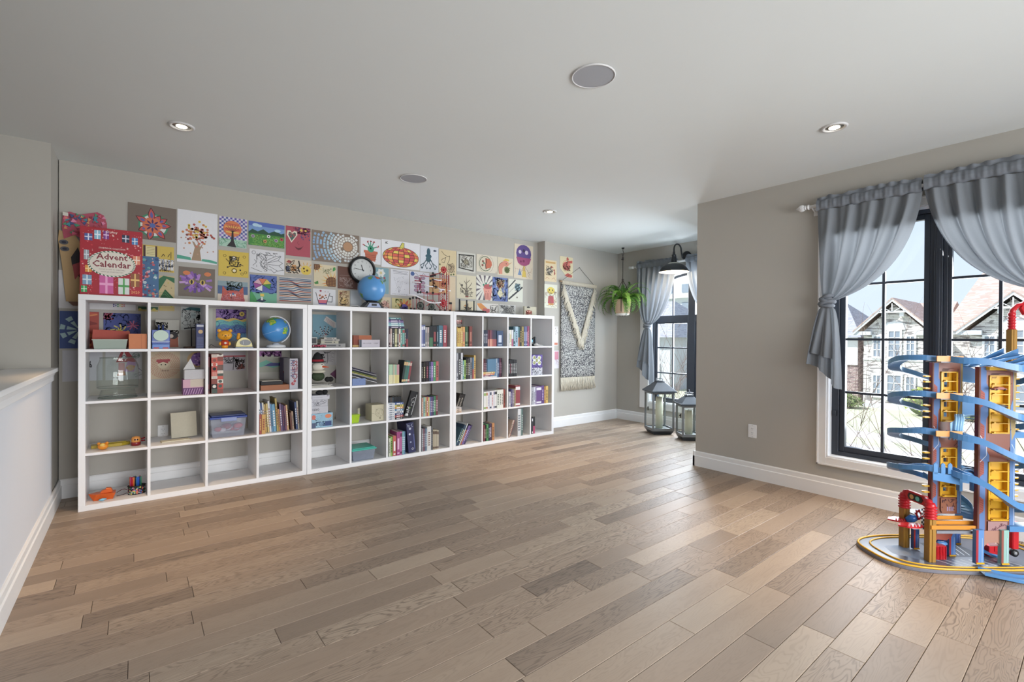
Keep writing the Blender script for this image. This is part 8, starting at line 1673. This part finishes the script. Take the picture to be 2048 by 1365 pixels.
def tower(a0, a1, b0, b1, zb, ztp, ins, name, seed):
    w = a1-a0; i0, i1 = a0+w*.28, a0+w*.80
    holes = sorted(ins); q = GB(); z = zb
    def strip(m_, x0, x1): m_.bx(x0, x1, b0, b0+.004, zb, ztp, BRN)
    strip(q, a0, i0); strip(q, i1, a1)
    for (h0, h1) in holes: q.bx(i0, i1, b0, b0+.004, z, h0, BRN); z = h1
    q.bx(i0, i1, b0, b0+.004, z, ztp, BRN); q.build('front_panel', VG(), t)
    o = gart(a0, a1, b0, zb, ztp); o.e = .0003
    circuit(o, random.Random(seed))
    # cut the print where the yellow bays open: keep only polygons outside them
    keepf, keepc, keeps = [], [], []
    inv = TG.inverted(); loc = [inv @ Vector(p) for p in o.v]
    for f, c, s in zip(o.f, o.c, o.sm):
        ma = sum(loc[i].x for i in f)/len(f)
        if len(f) == 4 and max(loc[i].x for i in f)-min(loc[i].x for i in f) > w*.9: continue
        keepf.append(f); keepc.append(c); keeps.append(s)
    o.f, o.c, o.sm = keepf, keepc, keeps; o.build('printed_panel', VC(), t)
    GB().bx(a0, a0+.004, b0+.004, b0+.022, zb, ztp, 0x6c3c48).build('side_panel', VG(), t); GB().bx(a1-.004, a1, b0+.004, b0+.022, zb, ztp, 0x8a7860).build('side_panel', VG(), t)
    for (h0, h1) in holes:
        n = max(2, round((h1-h0)/.052)); th = (h1-h0)/n
        fr = GB(); fr.bx(i0-.003, i0+.006, b0-.006, b0+.05, h0, h1, YL).bx(i1-.006, i1+.003, b0-.006, b0+.05, h0, h1, YL).bx(i0-.003, i1+.003, b0-.006, b0+.03, h0, h0+.006, YL).bx(i0-.003, i1+.003, b0-.006, b0+.03, h1-.006, h1, YL)
        W_ = i1-i0; f0, f1 = (.42, .72) if name == 'A' else (.12, .34); mid, mid2 = i0+W_*f0, i0+W_*f1; fr.bx(i0+.004, mid, b0+.020, b0+.023, h0, h1, 0xe0b030).bx(mid2, i1-.004, b0+.020, b0+.023, h0, h1, 0xe0b030)
        for k in range(n):
            fr.bx(mid, mid2, b0+.020, b0+.023, h0+th*(k+.0), h0+th*(k+.42), 0xe0b030); fr.bx(i0+.004, i1-.004, b0-.014, b0+.05, h0+th*k, h0+th*k+.004, 0xe8c040)
            fr.bx(i0+.012, i0+.022, b0-.016, b0+.0, h0+th*k+.004, h0+th*k+.010, OR_)
        fr.build('parking_shelves', M_YLP, t)
    return i0, i1
L_ = [gz(722, 2.55), gz(795, 2.55), gz(870, 2.55), gz(944, 2.55)]
Aa0, Aa1, Ab0, Ab1 = ga(1866, 2.61), ga(1926, 2.61), 2.61, 2.785
tower(Aa0, Aa1, Ab0, Ab1, gz(1030, 2.61), gz(727, 2.61), [(gz(995, 2.61), gz(897, 2.61)), (gz(845, 2.61), gz(745, 2.61))], 'A', 1)
Ba0, Ba1, Bb0, Bb1 = ga(1959, 2.52), ga(2033, 2.52), 2.52, 2.70
tower(Ba0, Ba1, Bb0, Bb1, gz(1064, 2.52), gz(735, 2.52), [(gz(1042, 2.52), gz(925, 2.52)), (gz(868, 2.52), gz(752, 2.52))], 'B', 2)
o = gart(ga(1980, 2.515), ga(2020, 2.515), 2.515, gz(1095, 2.515), gz(1045, 2.515)); o.bx(0, 0, 0, 0, 0, 0)
o.e = .001; o.poly([(.1, 0), (.9, 0), (1, .15), (1, 1), (0, 1), (0, .15)], 0xa07878).scrib(.1, .2, .9, .9, 16, .03, 0x6a3844, seed=3).lines([[(.4+.1*k, .12), (.4+.1*k, .3)] for k in range(5)], .05, 0xc8b8a0).line([(.1, .02), (.9, .02), (.98, .15), (.98, .98)], .02, 0x3a1c24)
o.build('printed_badge', VC(), t)
o = gart(ga(1885, 2.605), ga(1915, 2.605), 2.6055, gz(1028, 2.61), gz(998, 2.61)); o.poly([(.1, 0), (.9, 0), (1, .2), (1, 1), (0, 1), (0, .2)], 0x8a4c28).scrib(.1, .2, .9, .9, 12, .04, 0x4a1c20, seed=5).lines([[(.45+.12*k, .15), (.45+.12*k, .4)] for k in range(4)], .06, 0x9a8ab0)
o.build('printed_badge', VC(), t)
# yellow fingers at the tower sides
f = GB()
for v in (752, 763, 776, 788, 810, 822, 834, 905, 917, 929, 941, 972, 984): z = gz(v, 2.62)-.06*0; f.prism([(Aa0, 2.62), (Aa0-.028, 2.622), (Aa0-.034, 2.63), (Aa0-.028, 2.64), (Aa0, 2.645)], 'z', z-.012, z-.004, YL)
for v in (756, 770, 783, 797, 811, 858, 930, 943, 956, 968, 980, 992): z = gz(v, 2.52)-.0; f.prism([(Ba1, 2.53), (Ba1+.030, 2.532), (Ba1+.042, 2.54), (Ba1+.030, 2.556), (Ba1, 2.56)], 'z', z-.012, z-.005, YL)
o = f.build('car_rests', M_YLP, t); o['kind'] = 'stuff'
# tracks -----------------------------------------------
def track(pts, w=.056, h=.026, m_=None, name='ramp_track', th=.0022, sub=5, hin=None):
    P = [Vector(p) for p in pts]; C_ = []
    for i in range(len(P)-1):
        p0, p1, p2, p3 = P[max(i-1, 0)], P[i], P[i+1], P[min(i+2, len(P)-1)]
        for k in range(sub): s = k/sub; C_.append(.5*((2*p1)+(p2-p0)*s+(2*p0-5*p1+4*p2-p3)*s*s+(3*p1-p0-3*p2+p3)*s**3))
    C_.append(P[-1]); hi = hin or h
    prof = [(-w/2, h), (-w/2, -.002), (w/2, -.002), (w/2, hi), (w/2-th, hi), (w/2-th, 0), (-w/2+th, 0), (-w/2+th, h)]; n = 8; V_ = []
    for i, c in enumerate(C_):
        d = C_[min(i+1, len(C_)-1)]-C_[max(i-1, 0)]; nn = Vector((d.y, -d.x, 0)).normalized()
        V_ += [tuple(c+nn*x+Vector((0, 0, z))) for x, z in prof]
    fs = [(i*n+k, (i+1)*n+k, (i+1)*n+(k+1) % n, i*n+(k+1) % n) for i in range(len(C_)-1) for k in range(n)]+[list(range(n)), [(len(C_)-1)*n+k for k in range(n)][::-1]]
    q = GB(); q.add(V_, fs); return q.build(name, m_ or M_BLP, t)
for k, z in enumerate(L_):
    tz = ga(1794, 2.69)
    track([(Aa0+.01, 2.56, z-.008), (2.29, 2.565, z-.004), (tz+.055, 2.585, z), (tz+.016, 2.66, z-.006-.004*k), (tz+.05, 2.77, z-.040), (2.30, 2.835, z-.075), (2.40, 2.86, z-.10), (2.50, 2.86, z-.13), (2.62, 2.83, z-.165)], hin=.026)
    # platform in front of tower A
    GB().prism([(ga(1871, 2.55), 2.515), (ga(1921, 2.55), 2.50), (ga(1926, 2.55), 2.61), (ga(1871, 2.55), 2.61)], 'z', z-.012, z-.006, 0x7c8088).build('platform_floor', M_GRP, t)
    if k < 3: GB().prism([(ga(1872, 2.52), 2.512), (ga(1920, 2.52), 2.498), (ga(1920, 2.52), 2.502), (ga(1872, 2.52), 2.516)], 'z', z-.006, z+.024, OR_).build('platform_side', M_ORP, t)
    dz = [.05, .10, .11, .15][k]
    track([(ga(1912, 2.50), 2.53, z-.004), (ga(1935, 2.46), 2.475, z-.01-dz*.05), (ga(1975, 2.42), 2.435, z-dz*.3), (ga(2020, 2.38), 2.405, z-dz*.7), (ga(2055, 2.36), 2.40, z-dz), (2.70, 2.44, z-dz-.03), (2.78, 2.54, z-dz-.07), (2.76, 2.67, z-dz-.1)], w=.058, h=.030)
# big slides between the towers with tall guiding walls
for k, z in enumerate(L_):
    q = GB(); q.prism([(ga(1922, 2.80), z-.03), (ga(1960, 2.80), z-.075), (ga(1975, 2.80), z-.085), (ga(1975, 2.80), z-.155), (ga(1922, 2.80), z-.135)], 'y', 2.795, 2.80, BL_); q.build('slide_wall', M_BLP, t)
# bright curved chute to the lower deck
track([(2.43, 2.78, .40), (2.50, 2.74, .345), (2.53, 2.66, .285), (2.49, 2.60, .235)], w=.075, h=.03, m_=M_BLP, name='lower_chute')
# top deck of yellow strips and fanned blue ramps
GB().bx(ga(1926, 2.6), ga(1952, 2.6), 2.58, 2.64, L_[0]-.006, L_[0]+.012, OR_).build('top_deck', M_ORP, t)
GB().bx(ga(1952, 2.55), ga(1983, 2.55), 2.55, 2.60, L_[0]-.02, L_[0]+.008, OR_).build('top_deck', M_ORP, t)
GB().bx(ga(1980, 2.5), ga(2028, 2.5), 2.50, 2.53, gz(742, 2.5), gz(735, 2.5), 0xd8c880).build('lever', M_YLP, t)
for (u0, v0, u1, v1, b) in [(1922, 727, 2008, 697, 2.78), (1938, 728, 2037, 698, 2.72), (1975, 735, 2075, 702, 2.64)]:
    GB().prism([(ga(u0, b), gz(v0+4, b)), (ga((u0+u1)/2, b), gz((v0+v1)/2+5, b)), (ga(u1, b), gz(v1, b)), (ga(u1, b), gz(v1+14, b)), (ga((u0+u1)/2, b), gz(v0+8, b)), (ga(u0, b), gz(v0+8, b))], 'y', b, b+.004, BL_).build('launch_ramp', M_BLP, t)
    track([(ga(u0, b), b-.035, gz(v0+6, b)), (ga((u0+u1)/2, b), b-.035, gz((v0+v1)/2+8, b)), (ga(u1, b), b-.035, gz(v1+14, b))], w=.06, h=.012, name='launch_ramp')
GB().prism([(ga(2005, 2.58), gz(737, 2.58)), (ga(2075, 2.58), gz(722, 2.58)), (ga(2075, 2.58), gz(748, 2.58)), (ga(2005, 2.58), gz(741, 2.58))], 'y', 2.55, 2.58, BL_).build('launch_ramp', M_BLP, t)
# tall post with red coil and hexagon sign
pb = 2.80; pa = ga(2023, pb)
GB().bx(pa-.017, pa+.017, pb-.017, pb+.017, .9, gz(660, pb), 0x98702e).bx(pa-.006, pa+.006, pb-.020, pb-.017, .9, gz(660, pb), 0x8a6828).build('tall_post', M_TAN, t, bevel=.002)
def coil(a, b, z0_, z1_, r, name='ribbed_sleeve'):
    n = 5; pr = []
    for k in range(n): z = z0_+(z1_-z0_)*k/n; h = (z1_-z0_)/n; pr += [(r, z), (r*1.28, z+h*.12), (r*1.28, z+h*.32), (r, z+h*.45)]
    pr += [(r*.98, z1_), (r*.8, z1_+.010), (0, z1_+.014)]
    q = GB(); q.lathe(pr, a, b, 18); return q.build(name, M_RDP, t)
coil(pa, pb, gz(660, pb), gz(632, pb), .016)
GB().tube([(pa, pb, gz(632, pb)), (pa+.004, pb, gz(622, pb)), (pa+.03, pb, gz(612, pb)), (pa+.07, pb, gz(607, pb))], [.015, .014, .012, .010], 12).ball((pa, pb, gz(630, pb)), .018, 14, 8).build('red_elbow', M_RDP, t)
hx, hz = ga(2054, pb), gz(617, pb)
GB().prism([(hx+.048*cos(k*pi/3), hz+.048*sin(k*pi/3)) for k in range(6)], 'y', pb-.012, pb+.01, RD_).build('hexagon_sign', M_RDP, t, bevel=.003)
GB().prism([(hx+.033*cos(k*pi/3), hz+.033*sin(k*pi/3)) for k in range(6)], 'y', pb-.014, pb-.0125, 0x1c2024).build('sign_face', VG(), t); GB().prism([(hx+.016*cos(k*pi/8), hz+.016*sin(k*pi/8)) for k in range(16)], 'y', pb-.016, pb-.0145, 0x6ab0a8).build('sign_gear', VG(), t)
# lower deck, rails, legs
dz_ = gz(1060, 2.52)
GB().bx(ga(1868, 2.6), Ba0+.02, 2.55, 2.80, .205, .212, 0x7c8088).build('lower_deck', M_GRP, t)
for (u0, u1, v0, v1, b) in [(1872, 1929, 1034, 1042, 2.60), (1860, 1959, 1044, 1052, 2.565), (1866, 1959, 1054, 1062, 2.53)]: GB().bx(ga(u0, b), ga(u1, b), b-.004, b+.004, gz(v1, b), gz(v0, b), OR_).build('deck_rail', M_ORP, t, bevel=.0015)
GB().bx(ga(1868, 2.56), ga(1960, 2.56), 2.53, 2.56, gz(1068, 2.545), gz(1063, 2.545), 0x7c8088).build('deck_edge', M_GRP, t)
q = GB(); b = 2.60
q.prism([(ga(1870, b), gz(1066, b)), (ga(1912, b), gz(1066, b)), (ga(1908, b), gz(1076, b)), (ga(1898, b), gz(1084, b)), (ga(1880, b), gz(1082, b)), (ga(1870, b), gz(1090, b))], 'y', b, b+.004, 0x8a4434); q.build('arch_panel', VG(), t)
def leg(u0, u1, v0, v1, b, cols, name='tower_leg'):
    a0, a1, z0_, z1_ = ga(u0, b), ga(u1, b), max(gz(v1, b), .0195), gz(v0, b); w = a1-a0
    GB().bx(a0, a1, b, b+.02, z0_, z1_, cols[0]).bx(a0, a0+w*.3, b-.0006, b, z0_, z1_, cols[1]).bx(a0+w*.72, a0+w*.78, b-.0008, b, z0_, z1_*.8, 0xb8c8e0).bx(a0, a1, b-.004, b, z0_, z0_+.008, YL).build(name, VG(), t, bevel=.001)
leg(1903, 1916, 1066, 1118, 2.61, (0x4a78b8, 0x9a2c30)); leg(1917, 1926, 1066, 1092, 2.76, (0x3a60a0, 0x4a78b8)); leg(1832, 1843, 1062, 1102, 2.68, (0x34548c, 0x9a3028))
leg(1957, 1973, 1063, 1131, 2.50, (0x5a84b8, 0x9a2c34)); leg(2008, 2023, 1063, 1132, 2.50, (0x8ab0a8, 0x8a5048))
GB().prism([(ga(1973, 2.51), gz(1064, 2.51)), (ga(2008, 2.51), gz(1064, 2.51)), (ga(2008, 2.51), gz(1096, 2.51)), (ga(2000, 2.51), gz(1088, 2.51)), (ga(1981, 2.51), gz(1088, 2.51)), (ga(1973, 2.51), gz(1096, 2.51))], 'y', 2.510, 2.514, 0xa07868).build('arch_panel', VG(), t)
GB().bx(ga(1976, 2.62), ga(2006, 2.62), 2.60, 2.68, .022, gz(1092, 2.62), 0x7a1c20).bx(ga(1986, 2.62), ga(1996, 2.62), 2.597, 2.60, .05, .08, 0x3a1014).build('red_engine_house', M_RDP, t, bevel=.003)
track([(ga(1974, 2.56), 2.60, .07), (ga(1990, 2.56), 2.565, .045), (ga(2010, 2.56), 2.56, .035)], w=.03, h=.008, name='small_ramp')
# red gate: two ochre posts with ribbed sleeves and the sign between them
for (u, v0, v1, b) in [(1812.5, 1018, 1096, 2.73), (1864.5, 1040, 1126, 2.55)]:
    a = ga(u, b); GB().bx(a-.018, a+.018, b-.018, b+.018, .019, gz(v0, b), 0x98702e).bx(a-.005, a+.005, b-.021, b-.018, .019, gz(v0, b), 0x94702c).build('gate_post', M_TAN, t, bevel=.003)
    coil(a, b, gz(v0, b), gz(v0, b)+.075, .023)
a0_, a1_ = ga(1812.5, 2.73), ga(1864.5, 2.55); zt = gz(1018, 2.73)+.085
q = GB(); q.tube([(a0_, 2.73, zt-.02), (a0_+.002, 2.72, zt+.006), (a0_, 2.70, zt+.012)], [.020, .018, .014], 10); q.build('gate_elbow', M_RDP, t); q = GB(); q.tube([(a1_, 2.55, zt-.02), (a1_-.002, 2.56, zt+.006), (a1_, 2.58, zt+.012)], [.020, .018, .014], 10); q.build('gate_elbow', M_RDP, t)
q = GB(); am = (a0_+a1_)/2; q.prism([(2.565, zt), (2.580, zt+.028), (2.700, zt+.028), (2.715, zt), (2.700, zt-.026), (2.580, zt-.026)], 'x', am-.010, am+.010, RD_); q.build('gate_sign', M_RDP, t, bevel=.003)
GB().prism([(2.590, zt), (2.600, zt+.018), (2.680, zt+.018), (2.690, zt), (2.680, zt-.017), (2.600, zt-.017)], 'x', am-.0125, am-.0105, 0x1e2022).build('sign_face', VG(), t)
q = GB()
for c, kk in ((2.622, 0x6ab8b0), (2.660, 0xc89a60)): q.prism([(c+.013*cos(k*pi/6), zt+.013*sin(k*pi/6)) for k in range(12)], 'x', am-.0145, am-.013, kk)
q.build('sign_gears', VG(), t)
# red jaw plates, blue creature, chequered flags, container
for (u0, u1, v, b, s) in [(1779, 1818, 1042, 2.72, 1), (1800, 1848, 1054, 2.60, 1)]:
    z = gz(v, b); A0, A1 = ga(u0, b), ga(u1, b); w = A1-A0
    q = GB(); q.prism([(A0, b), (A0+w*.25, b-.03), (A0+w*.6, b-.035), (A1, b-.02), (A1, b+.02), (A0+w*.6, b+.035), (A0+w*.25, b+.03)], 'z', z-.004, z+.004, RD_)
    for k in range(5): q.prism([(A0+w*(.18+.14*k), z+.004), (A0+w*(.26+.14*k), z+.004), (A0+w*(.20+.14*k), z+.018)], 'y', b-.034, b-.030, RD_)
    q.build('jaw_plate', M_RDP, t)
q = GB().tube([(ga(1818, 2.68), 2.68, gz(1043, 2.68)), (ga(1828, 2.68), 2.68, gz(1040, 2.68)), (ga(1840, 2.68), 2.68, gz(1038, 2.68))], [.014, .022, .012], 12); q.build('blue_creature', mat('deep_blue_plastic', 0x2c64a8, rough=.3, noise=.03), t)
q = GB()
for k in range(8): an = 2*pi*k/8; q.prism([(2.66+.030*cos(an), gz(1034, 2.65)+.030*sin(an)), (2.66+.016*cos(an+.5), gz(1034, 2.65)+.016*sin(an+.5)), (2.66+.016*cos(an-.5), gz(1034, 2.65)+.016*sin(an-.5))], 'x', ga(1845, 2.65)-.004, ga(1845, 2.65)+.004, RD_)
q.build('red_cog', M_RDP, t)
o = gart(ga(1846, 2.64), ga(1856, 2.64), 2.64, gz(1062, 2.64), gz(1020, 2.64)); o.rect(0, 0, 1, 1, 0xd0d0d0)
for i in range(3):
    for j in range(10):
        if (i+j) % 2: o.e = .0014; o.rect(i/3, j/10, (i+1)/3, (j+1)/10, 0x1c1c1e)
o.build('chequered_flag', VC(), t)
b = 2.56; q = GB().bx(ga(1876, b), ga(1897, b), b, b+.05, .022, gz(1095, b), 0x8a1c20)
for k in range(7): a = ga(1877+3*k, b); q.bx(a, a+.004, b-.004, b, .024, gz(1096, b), 0x6a1418)
q.build('red_container', M_RDP, t); GB().ball((ga(1888, 2.6), 2.60, gz(1090, 2.6)), .026, 12, 8, BL_, sc=(1.2, .6, .45)).bx(ga(1880, 2.66), ga(1898, 2.66), 2.66, 2.70, .06, .11, 0x28509c).build('blue_loader', VG(), t)
# blue toothed gate and arched tunnel
b = 2.50; q = GB(); q.prism([(ga(1868, b), gz(962, b)), (ga(1921, b), gz(972, b)), (ga(1921, b), gz(956, b)), (ga(1868, b), gz(946, b))], 'y', b-.004, b, LB)
for u in (1869, 1884, 1898): q.prism([(ga(u, b), gz(950, b)), (ga(u+8.5, b), gz(950, b)), (ga(u+8, b), gz(931, b)), (ga(u+4, b), gz(928, b)), (ga(u, b), gz(931, b))], 'y', b-.004, b, LB)
q.build('toothed_gate', M_BLP, t)
def archt(b0, b1, u, v0, v1, ro, ri, name):
    z0_ = gz(v1, b0); zc = gz(v0, b0)-ro; a = ga(u, b0); n = 8; out = [(a+ro*cos(pi*k/n), zc+ro*sin(pi*k/n)) for k in range(n+1)]; inn = [(a+ri*cos(pi*k/n), zc+ri*sin(pi*k/n)) for k in range(n+1)]
    pts = [(a+ro, z0_)]+out+[(a-ro, z0_), (a-ri, z0_)]+inn[::-1]+[(a+ri, z0_)]; q = GB(); q.prism(pts, 'y', b0, b1, LB); return q.build(name, M_BLP, t)
archt(2.54, 2.56, 1939, 947, 985, .044, .028, 'arched_tunnel'); archt(2.57, 2.585, 1940, 942, 980, .047, .037, 'arched_tunnel'); archt(2.60, 2.612, 1941, 937, 975, .050, .042, 'arched_tunnel')
q = GB()
for du in (-9, -4, 1, 5): q.tube([(ga(1916+du, 2.56), 2.56-.002*du, gz(882, 2.56)), (ga(1914+du, 2.56), 2.54, gz(860, 2.56)), (ga(1916+du, 2.56), 2.54, gz(838, 2.56)), (ga(1922+du, 2.56), 2.56, gz(831, 2.56))], .006, 6)
q.tube([(ga(1921, 2.56), 2.56, gz(833, 2.56)), (ga(1958, 2.56), 2.58, gz(835, 2.56))], .006, 6).tube([(ga(1921, 2.56), 2.57, gz(838, 2.56)), (ga(1958, 2.56), 2.58, gz(841, 2.56))], .004, 6)
q.prism([(ga(1902, 2.55), gz(848, 2.55)), (ga(1912, 2.55), gz(842, 2.55)), (ga(1914, 2.55), gz(880, 2.55)), (ga(1903, 2.55), gz(874, 2.55))], 'y', 2.548, 2.552); q.build('clear_lift_cage', M_CLB, t)
# right side: wheel, red bracket, front blue exit ramp, small cars on the shelves
wa, wb_ = ga(2033, 2.55), 2.55
GB().tube([(wa, wb_-.008, gz(1108, wb_)), (wa, wb_+.008, gz(1108, wb_))], .019, 18, 0x1a1a1c).tube([(wa, wb_-.010, gz(1108, wb_)), (wa, wb_-.0085, gz(1108, wb_))], .009, 12, 0x8a8c90).build('black_wheel', VG(), t)
GB().bx(ga(2027, 2.58), ga(2040, 2.58), 2.57, 2.60, gz(1100, 2.58), gz(1045, 2.58), RD_).build('red_bracket', M_RDP, t, bevel=.004)
track([(ga(1972, 2.42), 2.43, .020), (ga(2010, 2.40), 2.40, .012), (ga(2052, 2.38), 2.375, .004), (2.68, 2.37, .004)], w=.07, h=.014, name='exit_ramp')
GB().bx(ga(2024, 2.5), 2.80, 2.50, 2.56, gz(1066, 2.5), gz(1055, 2.5), BL_).build('side_track', M_BLP, t); GB().bx(ga(2030, 2.5), 2.80, 2.56, 2.62, gz(882, 2.5), gz(870, 2.5), BL_).build('side_track', M_BLP, t)
def car(u, v, b, col, lab, L=.055):
    a, z = ga(u, b), gz(v, b); c = thing('toy_car', tuple(TG @ Vector((a+L/2, b, z))), lab, 'toy car', 'small toy cars parked in the garage')
    GB().prism([(a, z+.004), (a+L, z+.004), (a+L, z+.010), (a+L*.85, z+.013), (a+L*.65, z+.019), (a+L*.35, z+.019), (a+L*.18, z+.012), (a, z+.010)], 'y', b-.012, b+.012, col).build('body', VG(), c, bevel=.0015)
    for k in (.2, .8): GB().tube([(a+L*k, b-.0125, z+.0048), (a+L*k, b+.0125, z+.0048)], .0048, 8, 0x161616).build('wheels', VG(), c)
car(1985, 782, 2.485, 0x8a4a3c, 'brown toy car on the upper shelves of the right tower', .07); car(1987, 817, 2.485, 0x241c22, 'dark toy car lower on the upper shelves of the right tower', .07)
